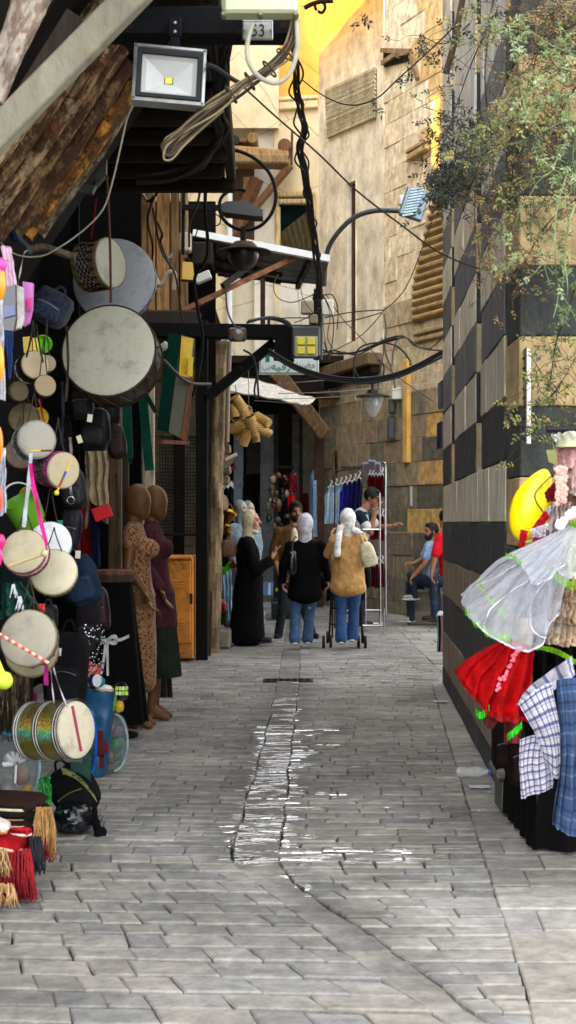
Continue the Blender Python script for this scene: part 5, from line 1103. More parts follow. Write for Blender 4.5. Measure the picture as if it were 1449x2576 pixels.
folded([(36, 716), (56, 722), (58, 800), (50, 824), (36, 828)], 5.05, .03, (206, 206, 200), 'front', '', '', 'fabric', t); folded([(57, 708), (82, 712), (80, 776), (72, 812), (58, 820)], 5.15, .03, (206, 120, 196), 'side_panel', '', '', 'plastic', t); folded([(66, 752), (80, 748), (78, 778), (70, 782)], 5.13, .01, (226, 40, 140), 'pink_patch', '', '', 'plastic', t)
sheet([(-4, 740), (6, 740), (14, 1010), (-6, 1000)], 4.6, 0, (214, 214, 220), 'lace_strip', 'white lacy strip hanging at the very left edge', 'lace', 'lacework', fold=.01)
sheet([(8, 830), (34, 820), (30, 930), (24, 962)], 5.2, 0, (44, 70, 130), 'ribbon', 'blue satin ribbon tail below the navy pouch', 'ribbon', 'satin', fold=.008)
sheet([(-6, 1130), (14, 1126), (16, 1290), (-6, 1300)], 4.7, 0, (190, 196, 206), 'printed_bag', 'silver printed packet under the orange toys at the left edge', 'packet', 'lacework', fold=.012)
def bowl(x, y, D, rp, n, h, col, label, name='plastic_bowl', cat='bowl', taper=.65, handle=None):
    c = P(x, y, D); r = px(rp, D); t = thing(name, label, cat, c)
    m = MB(lin(col)); m.lathe(c, n, [(r * 1.06, 0), (r, .004), (r * .97, -.004), (r * (taper + .2), -h * .6), (r * taper, -h + .004), (.001, -h + .006)], 28); m.lathe(c, n, [(r * 1.06, -.002), (r * 1.02, -.01), (r * (taper + .24), -h * .6), (r * taper * 1.05, -h), (.001, -h)], 28); mk(m, 'body', 'plastic', t)
    if handle:
        m = MB(lin(handle)); z = Vector(n).normalized(); x_ = z.orthogonal().normalized(); y_ = z.cross(x_); m.tube([c + (x_ * math.cos(a) + y_ * .3 * math.sin(a) + z * math.sin(a) * .9) * r * 1.04 for a in [k * 3.1416 / 12 for k in range(13)]], .004, 6); mk(m, 'handle', 'plastic', t)
    return t
bowl(108, 866, 6.1, 22, (.25, -.9, -.3), .05, (120, 220, 40), 'lime green plastic bowl above the small drum cluster')
bowl(103, 1048, 6.2, 22, (.7, -.7, .1), .06, (226, 200, 30), 'yellow plastic bowl below the small drum cluster')
bowl(50, 1258, 5.9, 46, (-.35, -.35, .87), .16, (90, 150, 30), 'tilted green plastic bucket under the grey drum', 'toy_bucket', 'bucket', handle=(220, 220, 220))
bowl(72, 1246, 6.1, 22, (.55, -.75, .35), .13, (206, 180, 30), 'small yellow plastic bucket beside the green one', 'toy_bucket', 'bucket')
bowl(66, 1318, 6.0, 26, (.1, -.4, .9), .05, (120, 200, 200), 'pale turquoise plastic dish below the green bucket')
folded([(57, 848), (78, 846), (80, 886), (60, 888)], 6.0, .02, (206, 176, 30), 'toy_block', 'yellow toy packet left of the lime green bowl', 'toy', 'plastic')
folded([(82, 850), (100, 852), (96, 884), (84, 884)], 6.02, .02, (214, 196, 40), 'toy_block', 'yellow toy packet touching the lime green bowl', 'toy', 'plastic')
folded([(38, 1086), (96, 1080), (90, 1064), (44, 1068)], 6.2, .03, (34, 64, 130), 'toy_block', 'blue toy packet above the grey headed drum', 'toy', 'plastic')
# ---- bags
def bag(x, y, D, w, h, d, col, label, name='backpack', cat='bag', mat='leather', wob=.08, trim=None, rot=0, strap=True, group=None, pocket=True, sd=0):
    t = thing(name, label, cat, P(x, y + h / 2, D), group); c = P(x, y, D); W_, H_ = px(w / 2, D), px(h / 2, D); M = Matrix.Rotation(rot, 3, 'Y')
    s = MB(); s.ell((0, 0, 0), 1, None, 28, 18); m = MB(lin(col)); sg = lambda q, e: math.copysign(abs(q) ** e, q)
    m.add([c + M @ (Vector((sg(v.x, .55) * W_, sg(v.y, .6) * d / 2, sg(v.z, .55) * H_)) * (1 + wob * fbm((v.x * 1.4 + sd, v.y, v.z * 1.4), 1.5))) for v in s.v], s.f); mk(m, 'body', mat, t)
    if pocket:
        m = MB(lin(tuple(min(255, q * 1.15 + 4) for q in col))); o = c + M @ Vector((0, -d * .45, -H_ * .3))
        m.add([o + M @ (Vector((sg(v.x, .5) * W_ * .72, sg(v.y, .6) * d * .2, sg(v.z, .5) * H_ * .5)) * (1 + wob * fbm((v.x + sd, v.y, v.z), 1.5))) for v in s.v], s.f); pk = mk(m, 'pocket', mat, t)
        m = MB(lin(trim or (70, 70, 74))); m.tube([o + M @ Vector((W_ * .62 * q, -d * .18, H_ * .3 + H_ * .08 * (1 - q * q))) for q in [k / 6 - 1 for k in range(13)]], .003, 5); mk(m, 'zip', 'metal', pk)
    if strap:
        m = MB(lin(col)); m.tube(catm([c + M @ Vector((-W_ * .3, 0, H_ * .95)), c + M @ Vector((-W_ * .15, 0, H_ * 1.25)), c + M @ Vector((W_ * .15, 0, H_ * 1.25)), c + M @ Vector((W_ * .3, 0, H_ * .95))], 5), .007, 6); mk(m, 'strap', mat, t)
    return t
bag(130, 775, 6.9, 96, 90, .16, (34, 46, 74), 'navy embroidered cloth bag hanging in the dark above the lime bowl', 'shoulder_bag', mat='print', rot=.5, trim=(180, 180, 180), sd=3)
bag(235, 1080, 7.6, 84, 110, .15, (12, 12, 14), 'black bag hanging in shadow under the big drum, left one', sd=1)
bag(270, 1010, 7.9, 70, 120, .15, (14, 13, 14), 'black studded bag hanging in shadow directly under the big drum', sd=2)
t = bag(183, 1232, 6.4, 66, 104, .12, (14, 15, 18), 'black leather backpack with a chrome zip ring beside the pink rimmed drum', sd=5, rot=-.1)
m = MB(lin((190, 192, 196))); m.tube(catm([P(178 + 9 * math.cos(a), 1258 + 9 * math.sin(a), 6.28) for a in [k * .7 for k in range(10)]], 3), .0022, 6); m.beam(P(177, 1222, 6.28), P(180, 1246, 6.27), .012, .004); mk(m, 'zip_ring', 'chrome', t)
bag(203, 1462, 6.2, 92, 128, .14, (22, 34, 52), 'dark blue nylon backpack behind the pale mottled drum', mat='fabric', rot=-.3, sd=7)
bag(168, 1690, 6.1, 110, 200, .2, (10, 11, 14), 'large black backpack above the golden drum', mat='fabric', sd=9, rot=.05)
bag(222, 1580, 7.2, 60, 150, .15, (24, 20, 24), 'dark purple bag in the shadow right of the grey drum', mat='fabric', sd=11)
m = MB(lin((170, 172, 180)))
for k in range(70): m.ell(P(222 + U(-14, 40), 1580 + U(-10, 110), 6.7 - U(0, .05)), U(.004, .009), None, 6, 4)
single(m, 'sequin_purse', 'chrome', 'sequinned dark purse glinting between the drums and the black gown', 'purse')
# ---- clothes
def garment(pts, D, col, label, name='hanging_garment', mat='fabric', cat='garment', **k):
    return sheet(pts, D, .05, col, name, label, cat, mat, **k)
garment([(212, 1110), (266, 1090), (272, 1300), (218, 1250)], 8.3, (176, 160, 130), 'beige cotton shirt hanging left of the mannequins', 'hanging_shirt', fold=.03)
garment([(240, 1090), (272, 1080), (270, 1320), (246, 1300)], 8.6, (140, 130, 108), 'second dimmer beige shirt just right of the first one', 'hanging_shirt', fold=.02)
garment([(200, 1260), (226, 1262), (232, 1520), (206, 1480)], 8.3, (120, 18, 22), 'dark red garment hanging beside the navy one', fold=.02)
garment([(226, 1280), (246, 1282), (250, 1428), (230, 1430)], 8.2, (20, 26, 66), 'navy blue garment hanging beside the dark red one', fold=.02)
m = MB(lin((190, 26, 34)), False); m.box(P(258, 1290, 8.1), (px(44, 8.1), .1, px(34, 8.1)), Matrix.Rotation(-.35, 3, 'Y'), bev=.004); o = single(m, 'shoe_box', 'paper', 'red card box held between the hanging shirts', 'box')
for (x0, x1, y0, y1, D, L_, sl) in ((306, 326, 1000, 1152, 9.0, 'dark green folded cloth hanging under the big drum, left of two', 6), (346, 366, 985, 1182, 9.2, 'dark green folded cloth hanging under the big drum, right of two', 18)):
    m = MB(lin((18, 72, 58)), False); m.plate([P(x0, y0, D), P(x1 + 2, y0, D), P(x1 + sl + 2, y1, D), P(x0 + sl, y1 + 2, D)], (0, .05, 0)); m.plate([P(x0 + 8 + sl, y1 - 20, D + .06), P(x1 + sl, y1 - 20, D + .06), P(x1 + sl - 2, y1 + 14, D + .06), P(x0 + 12 + sl, y1 + 14, D + .06)], (0, .03, 0)) if x0 < 310 else None
    single(m, 'folded_cloth', 'fabric', L_, 'cloth')
m = MB(lin((14, 52, 50)), False); m.beam(P(362, 985, 9.0), P(392, 1036, 9.0), .03, .05, up=(0, 1, 0)); single(m, 'umbrella', 'fabric', 'short dark green folded umbrella under the right edge of the big drum', 'umbrella')
# black gown on a wooden display stand
t = thing('display_stand', 'dark display stand with a round wooden top beside the leopard dress', 'display stand', G(285, 1790))
m = MB(lin((112, 76, 58))); c = P(288, 1440, 9.3); m.lathe(c, (0, 0, 1), [(.001, .02), (.12, .02), (.135, .012), (.135, -.012), (.12, -.02)], 28); mk(m, 'top', 'wood', t)
m = MB(lin((70, 46, 36))); m.lathe(c - Vector((0, 0, .012)), (0, 0, -1), [(.132, 0), (.13, .05), (.0, .052)], 28); mk(m, 'apron', 'wood', t)
m = MB(lin((20, 18, 18))); m.tube([c, Vector((c.x, c.y, .02))], .02, 8); m.lathe((c.x, c.y, 0), (0, 0, 1), [(.16, 0), (.16, .02), (.02, .03)], 20); mk(m, 'pole', 'iron', t)
t = thing('black_gown', 'long black evening gown with a white ribbon bow on the stand', 'gown', P(285, 1760, 9.2))
m = MB(lin((9, 9, 10)))
m.grid(lambda u, v: Vector((c.x, c.y, 0)) + Vector((math.cos(u * 6.2832) * (.12 + .1 * v + .018 * v * math.sin(u * 50)), math.sin(u * 6.2832) * (.12 + .08 * v), c.z - .06 - v * (c.z - .16))), 60, 16); mk(m, 'cloth', 'fabric', t)
bw = lin((206, 208, 204)); m = MB(bw); fc2 = P(268, 1612, 9.02)
for sx in (-1, 1):
    m.grid(lambda u, v: fc2 + Vector((sx * px(30, 9) * math.sin(u * 3.1416) * .95, -.01 - .03 * math.sin(u * 6.28), px(9, 9) * math.sin(u * 6.28) + px(10, 9) * (v - .5) + px(4, 9) * math.sin(u * 3.14))), 18, 2)
m.grid(lambda u, v: P(266 - 6 * v - 6 * v * v + (u - .5) * 7, 1616 + 80 * v, 9.0), 2, 10); m.grid(lambda u, v: P(270 + 1 * v + (u - .5) * 6, 1616 + 84 * v, 9.0), 2, 10); m.grid(lambda u, v: P(285 + 40 * v, 1612 - 12 * v * v + (u - .5) * 8, 9.02), 8, 2)
mk(m, 'bow', 'satin', t)
# ---- goods standing on the paving
t = thing('shopping_bag', 'large blue carrier bag packed with wrapped toys on the paving', 'bag', G(238, 1955))
D = gd(1958); a = P(195, 1742, D); b = P(288, 1742, D); c_ = P(262, 1958, D); d = P(206, 1958, D)
m = MB(lin((20, 78, 116)))
def bagf(u, v):
    an = u * 6.2832; k = 1 - v; cx_ = (a.x + b.x) / 2 * k + (c_.x + d.x) / 2 * v; hw_ = (b.x - a.x) / 2 * k + (c_.x - d.x) / 2 * v
    return Vector((cx_ + math.copysign(abs(math.cos(an)) ** .6, math.cos(an)) * hw_, D + .1 + math.copysign(abs(math.sin(an)) ** .6, math.sin(an)) * .1, a.z * k + .005 * v + .006 * fbm((u * 6, v * 3, 1), 1.5))) + Vector((.006 * fbm((u * 5, v * 4, 3), 1.4), .012 * fbm((u * 5, v * 4, 9), 1.4), 0))
m.grid(bagf, 40, 18); mk(m, 'sack', 'plastic', t)
m = MB(lin((90, 20, 34)), False)
m.lathe(P(252, 1880, D - .008), (0, -1, 0), [(.001, .006), (.045, .004), (.05, 0)], 14); m.plate([P(236, 1868, D - .004), P(266, 1896, D - .004), P(258, 1906, D - .004), P(228, 1880, D - .004)], (0, -.006, 0)); m.plate([P(246, 1838, D - .004), P(260, 1838, D - .004), P(262, 1930, D - .004), P(252, 1934, D - .004)], (0, -.006, 0)); mk(m, 'print', 'paper', t)
D0 = D
toys = [(232, 1690, 22, 20, (214, 70, 40), 'orange red wrapped ball, topmost in the blue carrier bag', 'toy_ball'), (222, 1672, 12, 10, (190, 40, 40), 'small red wrapped ball above the orange one', 'toy_ball'), (250, 1716, 14, 16, (40, 120, 140), 'teal wrapped ball in the blue carrier bag', 'toy_ball'), (262, 1732, 22, 10, (220, 214, 200), 'crumpled white packet in the blue carrier bag', 'toy_packet'), (272, 1738, 16, 9, (206, 130, 70), 'orange and white packet at the rim of the blue carrier bag', 'toy_packet'), (208, 1732, 12, 10, (170, 206, 180), 'pale green packet at the left rim of the blue carrier bag', 'toy_packet'), (300, 1778, 12, 15, (206, 160, 30), 'yellow toy ball beside the blue carrier bag', 'toy_ball'), (286, 1764, 8, 24, (90, 150, 60), 'narrow green packet at the right side of the blue bag', 'toy_packet')]
for k, (x, y, rx, ry, c, L_, nm) in enumerate(toys):
    lumpo(x, y, D0 + .06, rx, ry, c, L_, nm, 'toy', mat='glossy' if k != 6 else 'plastic', wob=.16, sd=k * 3, group='toys in and around the blue bag')
t = thing('toy_drum', 'small toy drum with blue and white rim lying in the blue bag', 'drum', P(240, 1730, D0))
cc = P(244, 1712, D0 - .02); nn = Vector((.75, -.6, .05)).normalized(); m = MB(lin((26, 40, 96))); m.lathe(cc, nn, [(px(16, D0), 0), (px(18, D0), -.012), (px(18, D0), -.03)], 24); mk(m, 'rim', 'plastic', t)
m = MB(lin((214, 216, 220))); m.lathe(cc, nn, [(.001, .004), (px(16, D0), .001)], 24); mk(m, 'drumhead', 'plastic', t)
m = MB(lin((206, 180, 70))); m.lathe(cc, nn, [(px(17, D0), -.03), (px(17, D0), -.08), (.001, -.081)], 24, cols=[lambda k: lin((214, 186, 60) if k % 4 < 2 else (230, 226, 210)), lin((180, 160, 60))]); mk(m, 'shell', 'plastic', t)
t = thing('toy_packet', 'clear packet of lime green toys at the right of the blue bag', 'toy', P(304, 1756, D0))
m = MB(lin((150, 220, 40)), False)
for k in range(8): m.box(P(294 + (k % 4) * 8, 1732 + (k // 4) * 12, D0 - .02), (px(7, D0), .02, px(10, D0)), Matrix.Rotation(U(-.3, .3), 3, 'Y'), jit(lin(((150, 220, 40), (200, 220, 60), (230, 230, 210))[k % 3]), .1), bev=.003)
mk(m, 'pieces', 'plastic', t); m = MB(); m.ell(P(304, 1740, D0), (px(22, D0), .05, px(24, D0)), None, 14, 8); mk(m, 'wrapper', 'clear_film', t)
def netbag(x, y, D, rx, ry, mat, label, contents, rim=None, name='net_bag', rz=0):
    t = thing(name, label, 'bag', P(x, y + ry, D)); m, c = lump(x, y, D, rx, ry, (120, 130, 130), '', '', '', rz=rz, wob=.12, sd=x, dep=.1); mk(m, 'netting', mat, t)
    m = MB()
    for (dx, dy, r_, c1) in contents: m.ell(P(x + dx, y + dy, D), (px(r_, D), .06, px(r_ * 1.1, D)), None, 12, 8, lin(c1))
    mk(m, 'contents', 'plastic', t)
    if rim: m = MB(lin(rim)); m.tube([P(x + rx * 1.03 * math.cos(a), y + ry * 1.03 * math.sin(a), D - .03) for a in [-1.5 + k * .2 for k in range(16)]], .008, 7); mk(m, 'binding', 'fabric', t)
    return t
netbag(286, 1868, gd(1945), 34, 70, 'grey_net', 'tall mesh bag of coloured toys right of the blue bag', [(-12, -30, 16, (120, 30, 60)), (8, -26, 14, (90, 30, 80)), (8, 4, 18, (20, 110, 50)), (-8, 34, 20, (120, 70, 30)), (10, 32, 12, (60, 90, 40))], rim=(150, 170, 170), rz=.1)
netbag(228, 1868, gd(1950) - .25, 13, 76, 'dark_net', 'narrow blue net bag between the golden drum and the blue bag', [(0, -30, 9, (20, 70, 170)), (2, 10, 10, (24, 90, 190)), (-2, 45, 8, (30, 60, 150)), (-4, -52, 8, (200, 190, 60))], rim=(30, 90, 190))
netbag(40, 1930, gd(2045) - .02, 58, 92, 'grey_net', 'grey blue mesh sack of white toys at the lower left', [(-14, -20, 18, (230, 230, 226)), (14, 20, 22, (150, 120, 90)), (28, 62, 18, (206, 150, 30)), (-20, 60, 22, (170, 160, 150)), (10, -50, 14, (100, 110, 120))], rim=(150, 180, 196))
m = MB(lin((226, 228, 230)))
for k in range(7): a_ = .5 + k * .45; m.grid(lambda u, v: P(40 + (8 + 26 * u) * math.cos(a_) + (v - .5) * 7 * math.sin(a_), 1922 - (8 + 24 * u) * math.sin(a_) * (1 if k < 5 else -.3) + (v - .5) * 7 * math.cos(a_), 6.65 - .04 * u), 5, 2)
m.tube(PL([(40, 1924), (38, 1970)], 6.68), .006, 6)
single(m, 'toy_windmill', 'plastic', 'white plastic toy windmill showing through the grey mesh sack', 'toy')
bowl(62, 1812, 6.7, 30, (.2, -.5, .8), .11, (20, 40, 130), 'dark blue plastic tub left of the golden drum', 'plastic_tub', 'tub')
folded([(70, 1740), (92, 1746), (92, 1792), (72, 1788)], 6.75, .04, (120, 20, 60), 'toy_block', 'dark pink toy packet behind the golden drum', 'toy', 'plastic')
ribbon([(56, 1786), (80, 1796), (120, 1830), (130, 1900)], 6.2, 9, (190, 200, 208), 'crumpled clear plastic tie left of the golden drum', mat='satin')
t = bag(186, 1988, gd(2060) - .1, 110, 132, .2, (12, 13, 14), 'black backpack with green woven trim standing on the black plastic bag', mat='fabric', rot=-.5, sd=21, trim=(120, 130, 60), wob=.12)
m = MB(lin((110, 120, 60)), False); m.grid(lambda u, v: P(152 + 88 * u + 6 * v, 1930 + 66 * u * u + 8 * u + 18 * v, 6.3), 10, 3); mk(m, 'woven_trim', 'print', t)
m = MB(lin((150, 110, 124))); m.grid(lambda u, v: P(178 + 50 * u, 1880 + 60 * v + 26 * u * u, 6.42 - .03 * v), 8, 8); mk(m, 'mesh_pocket', 'dark_net', t)
def crumple(x0, x1, y0, y1, D, dep, col, name, label, cat, mat, amp=.05, n=40):
    a_, b_ = P(x0, y0, D), P(x1, y1, D); m = MB(lin(col)); cxm = (a_.x + b_.x) / 2; s = MB(); s.ell((0, 0, 0), 1, None, n, n // 2)
    hz = (a_.z - max(b_.z, 0)) / 2; cz = max(b_.z, 0) + hz
    vs = []
    for v in s.v:
        k = 1 + amp * 6 * abs(fbm((v.x * 2 + x0, v.y * 2, v.z * 2), 1.6)) - amp * 2; q = Vector((cxm + v.x * (b_.x - a_.x) / 2 * k, D + v.y * dep * k, cz + v.z * hz * k)); q.z = max(q.z, .004); vs.append(q)
    m.add(vs, s.f); return single(m, name, mat, label, cat)
crumple(132, 246, 2020, 2098, gd(2092), .16, (16, 20, 24), 'plastic_bag', 'crumpled black plastic bag on the paving under the backpack', 'bag', 'glossy', .035, 44)
m = MB(lin((10, 10, 11))); m.tube(catm([P(238, 2030, 6.35), P(240, 2060, 6.36), Vector((P(246, 0, 6.38).x, 6.38, .02)), Vector((P(256, 0, 6.36).x, 6.36, .012))], 5), [.012] * 6 + [.02] * 5 + [.03] * 5, 8); single(m, 'bag_tail', 'fabric', 'thick black strap end trailing beside the black plastic bag', 'strap')
t = thing('scouring_net', 'curly bright green net scourer beside the mesh sack', 'scourer', P(113, 2025, 6.5)); m = MB(lin((30, 130, 50)))
for k in range(16): m.tube(catm([P(113 + U(-16, 16), 1990 + U(-36, 36), 6.5 + U(-.03, .03)) for _ in range(6)], 4), .006, 5, col=jit(lin((30, 130, 50)), .3))
mk(m, 'curls', 'plastic', t)
# woven bags with fringes
def fringe(parent, name, x0, x1, y0, y1, D, col, n, curl=6, jx=8, bulge=.05, r=.0035):
    m = MB(lin(col))
    for k in range(n):
        x = x0 + (x1 - x0) * R(); ya = y0 + U(-6, 6); yb = y1 + U(-14, 8); d_ = D + U(-.05, .05)
        dx = U(-jx, jx) + (x - (x0 + x1) / 2) * .25
        q = [P(x, ya, d_), P(x + dx * .4 + U(-curl, curl), ya + (yb - ya) * .35, d_ - bulge * .7), P(x + dx * .8 + U(-curl, curl), ya + (yb - ya) * .7, d_ - bulge), P(x + dx + U(-curl, curl), yb, d_ - bulge * .6)]
        for v in q: v.z = max(v.z, .006)
        m.tube(catm(q, 3), [r * (1 - .4 * i / 9) for i in range(10)], 4, col=jit(lin(col), .3))
    return mk(m, name, 'straw', parent)
def flat_bag(x0, x1, y0, y1, D, dep, rot, cols, label, group='woven bags stacked at the lower left'):
    t = thing('woven_bag', label, 'bag', P((x0 + x1) / 2, y1, D), group)
    a_, b_ = P(x0, y0, D), P(x1, y1, D); w, h = b_.x - a_.x, a_.z - b_.z; M = Matrix.Rotation(rot, 3, 'Y'); c = (a_ + b_) / 2
    s = MB(); s.ell((0, 0, 0), 1, None, 26, 14); sg = lambda q, e: math.copysign(abs(q) ** e, q); m = MB(lin(cols[0]))
    m.add([c + M @ (Vector((sg(v.x, .5) * w / 2, sg(v.y, .6) * dep / 2, sg(v.z, .7) * h / 2)) * (1 + .06 * fbm((v.x, v.y, v.z), 2))) for v in s.v], s.f); mk(m, 'body', 'knit', t)
    for k, cl in enumerate(cols[1:]):
        m = MB(lin(cl)); z = (k + 1) / len(cols) - .5; m.tube([c + M @ Vector((w * .48 * q, -dep * .5 * (1 - abs(q) ** 3 * .5), z * h)) for q in [i / 5 - 1 for i in range(11)]], .006, 6); mk(m, 'woven_stripe', 'knit', t)
    return t
Dn = 5.62
t = flat_bag(-40, 112, 2000, 2028, Dn, .3, .06, [(44, 28, 22), (206, 190, 160), (30, 22, 20)], 'brown and cream woven bag, topmost of the stack'); 
t = flat_bag(-40, 118, 2024, 2054, Dn - .03, .3, .05, [(24, 20, 18), (150, 120, 84), (20, 18, 16)], 'black and tan woven bag, second in the stack, tan fringe at its end'); fringe(t, 'fringe', 92, 130, 2036, 2150, Dn - .14, (176, 132, 76), 150, bulge=.04)
t = flat_bag(-40, 108, 2052, 2080, Dn - .1, .3, .03, [(30, 20, 18), (60, 40, 36), (190, 180, 170)], 'dark woven bag with white eyes of thread, third in the stack')
t = flat_bag(18, 84, 2072, 2100, Dn - .2, .14, .1, [(170, 24, 36), (230, 200, 190), (120, 16, 26)], 'red woven bag with white diamond pattern'); fringe(t, 'fringe', 70, 126, 2100, 2164, Dn - .15, (130, 24, 34), 80)
t = flat_bag(-30, 62, 2100, 2160, Dn - .3, .2, .25, [(150, 14, 22), (24, 20, 24), (206, 190, 170)], 'bright red woven bag lying lowest at the left'); fringe(t, 'fringe', 6, 78, 2140, 2262, Dn - .34, (140, 14, 26), 190, curl=9, r=.0042); fringe(t, 'dark_tassel', 76, 104, 2110, 2196, Dn - .3, (26, 28, 40), 70, curl=5)
t = flat_bag(-30, 24, 2060, 2092, Dn - .34, .1, .4, [(214, 206, 190), (200, 120, 70), (230, 226, 214)], 'cream and orange woven bag at the left edge'); fringe(t, 'fringe', -20, 16, 2140, 2200, Dn - .42, (176, 140, 96), 50); fringe(t, 'foot_fringe', -20, 36, 2228, 2278, Dn - .5, (190, 150, 104), 60)
m = MB(lin((30, 24, 18)))
for k in range(180): x = U(-10, 74); y = U(1690, 1720); m.tube([P(x, y, 6.5 + U(-.05, .05)), P(x + U(-3, 3), y + U(40, 90), 6.45 + U(-.05, .05)), P(x + U(-4, 4), y + U(100, 150), 6.5)], .0035, 4, col=jit(lin((52, 40, 28) if k % 3 else (120, 104, 78)), .3))
t = thing('fringed_bag', 'dark brown fringed bag hanging behind the grey stained drum', 'bag', P(34, 1850, 6.5)); mk(m, 'fringe', 'straw', t)
m = MB(lin((16, 13, 12)), False); m.box(P(34, 1740, 6.6), (px(96, 6.6), .08, px(190, 6.6)), bev=.02); mk(m, 'body', 'fabric', t)
# dark bags behind the column so that the shop reads as full
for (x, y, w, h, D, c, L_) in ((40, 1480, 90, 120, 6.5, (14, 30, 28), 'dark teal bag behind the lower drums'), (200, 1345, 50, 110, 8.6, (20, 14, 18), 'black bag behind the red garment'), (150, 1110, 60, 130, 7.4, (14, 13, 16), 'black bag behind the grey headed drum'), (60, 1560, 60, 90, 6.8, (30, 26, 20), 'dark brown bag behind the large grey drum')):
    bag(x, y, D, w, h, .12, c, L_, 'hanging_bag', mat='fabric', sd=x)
sheet([(8, 1468), (52, 1462), (96, 1520), (0, 1560)], 5.5, .0, (20, 60, 52), 'scarf', 'dark green thin scarf below the tan headed drum', 'scarf', 'satin', fold=.02)
for x, y, L_ in ((34, 1470, 'left white thread tassel below the tan headed drum'), (50, 1500, 'lower white thread tassel below the tan headed drum'), (132, 1560, 'white thread tassel at the right of the large grey drum')):
    m = MB(lin((210, 214, 218)))
    for k in range(16): m.tube([P(x + U(-3, 3), y, 5.3), P(x + U(-12, 12), y + U(20, 36), 5.28)], .0016, 4)
    single(m, 'white_tassel', 'fabric', L_, 'tassel')

# ---- more stock hanging in the shadow of the shop
for k, (x, y, D, w, h, c, tr, L_) in enumerate(((205, 1010, 7.3, 60, 90, (22, 22, 28), (150, 150, 150), 'small black bag with pale zip just left of the big drum foot'), (292, 1110, 8.4, 50, 90, (40, 26, 22), (120, 100, 60), 'dark brown satchel between the green cloths and the beige shirt'), (178, 1330, 7.0, 56, 100, (18, 20, 30), (130, 130, 140), 'dark navy bag under the ringed leather backpack'), (250, 1530, 8.2, 50, 110, (34, 14, 20), (110, 60, 60), 'dark wine coloured bag beside the black gown'), (120, 1560, 6.3, 50, 80, (26, 26, 30), (160, 160, 160), 'small charcoal bag between the lower drums'))):
    bag(x, y, D, w, h, .1, c, L_, 'hanging_bag', mat='leather', sd=50 + k, rot=U(-.2, .2), trim=tr)
for k, (x, y0, y1, D, c, L_) in enumerate(((168, 820, 1010, 6.9, (70, 60, 46), 'tan webbing strap hanging left of the big drum'), (156, 960, 1120, 7.0, (40, 44, 60), 'blue black webbing strap below the navy bag'), (218, 1180, 1330, 7.4, (90, 84, 74), 'grey webbing strap beside the leather backpack'), (196, 1330, 1440, 7.2, (120, 20, 30), 'red webbing strap above the dark blue backpack'), (292, 1190, 1400, 8.8, (60, 50, 40), 'brown belt hanging by the shop post'), (176, 1100, 1180, 6.8, (150, 146, 130), 'pale strap with metal buckle above the leather backpack'))):
    ribbon([(x, y0), (x + 3, (y0 + y1) / 2), (x - 2, y1)], D, 7, c, L_, name='strap', cat='strap', mat='fabric')
for k, (x, y, c, L_) in enumerate(((226, 1052, (190, 186, 170), 'white price tag on the black bag under the big drum'), (200, 1105, (200, 190, 150), 'cream price tag beside the black studded bag'), (196, 1395, (206, 200, 190), 'white price tag over the dark blue backpack'), (148, 1640, (190, 190, 190), 'white price tag on the large black backpack'))):
    m = MB(lin(c), False); m.box(P(x, y, 6.0), (.022, .002, .034), Matrix.Rotation(U(-.4, .4), 3, 'Y')); single(m, 'price_tag', 'paper', L_, 'tag')
for k, (x, y, w, h, c, L_) in enumerate(((30, 1590, 20, 30, (40, 90, 160), 'blue toy packet peeping over the large grey drum'), (104, 1530, 18, 22, (200, 60, 40), 'red toy packet between the lower drums'), (14, 1780, 22, 30, (200, 170, 40), 'yellow toy packet left of the dark blue tub'), (86, 1806, 22, 24, (150, 40, 60), 'raspberry toy packet above the dark blue tub'), (18, 1846, 26, 20, (60, 120, 160), 'sky blue toy packet on top of the mesh sack'), (150, 1320, 16, 22, (30, 120, 110), 'teal toy packet right of the turquoise dish'))):
    D = 5.9 if y < 1600 else 6.5
    m = MB(lin(c)); a_ = P(x - w / 2, y - h / 2, D); b_ = P(x + w / 2, y + h / 2, D); m.grid(lambda u, v: Vector((a_.x + (b_.x - a_.x) * u, D - .02 * math.sin(u * 3.14) * math.sin(v * 3.14) + .004 * math.sin(u * 20 + v * 9), a_.z + (b_.z - a_.z) * v)), 10, 10); single(m, 'toy_packet', 'glossy', L_, 'toy')
# ============================================================ right stall
def pleat(rows, D, name, mat, col, parent, nu=60, nv=20, amp=.02, nf=9, uvm=False, sd=0, colfn=None):
    """cloth through rows of picture points (top row first); each row is a list of (x, y, dD)"""
    cr = [catm([P(x, y, D + d) for x, y, d in r], 8) for r in rows]
    def at(row, u): k = u * (len(row) - 1); i = min(int(k), len(row) - 2); return row[i].lerp(row[i + 1], k - i)
    m = MB(lin(col) if col else (.5, .5, .5))
    def f(u, v):
        pts = [at(r, u) for r in cr]
        if len(pts) == 2: p = pts[0].lerp(pts[1], v)
        else:
            q = catm(pts, 8); k = v * (len(q) - 1); i = min(int(k), len(q) - 2); p = q[i].lerp(q[i + 1], k - i)
        w = amp * (.25 + .75 * v)
        return p + Vector((w * .3 * fbm((u * 4, v * 3, sd), 1.3), w * math.sin(u * nf * 6.28 + sd + 2 * fbm((u * 2, v * 2, sd), 1)) + w * .8 * fbm((u * 6, v * 5, sd + 3), 1), w * .3 * fbm((u * 5, v * 4, sd + 7), 1.2)))
    m.grid(f, nu, nv, colfn); return mk(m, name, mat, parent), f
def trim(parent, f, v0, name, col, w=.012, u0=0, u1=1, mat='satin', n=60, ruf=.006, off=-.012):
    m = MB(lin(col)); 
    m.grid(lambda u, v: f(u0 + (u1 - u0) * u, v0) + Vector((0, off - ruf * math.sin(u * n * 1.9), (v - .5) * w + ruf * math.sin(u * n * 2.7))), n, 2); return mk(m, name, mat, parent)
DS = 5.3
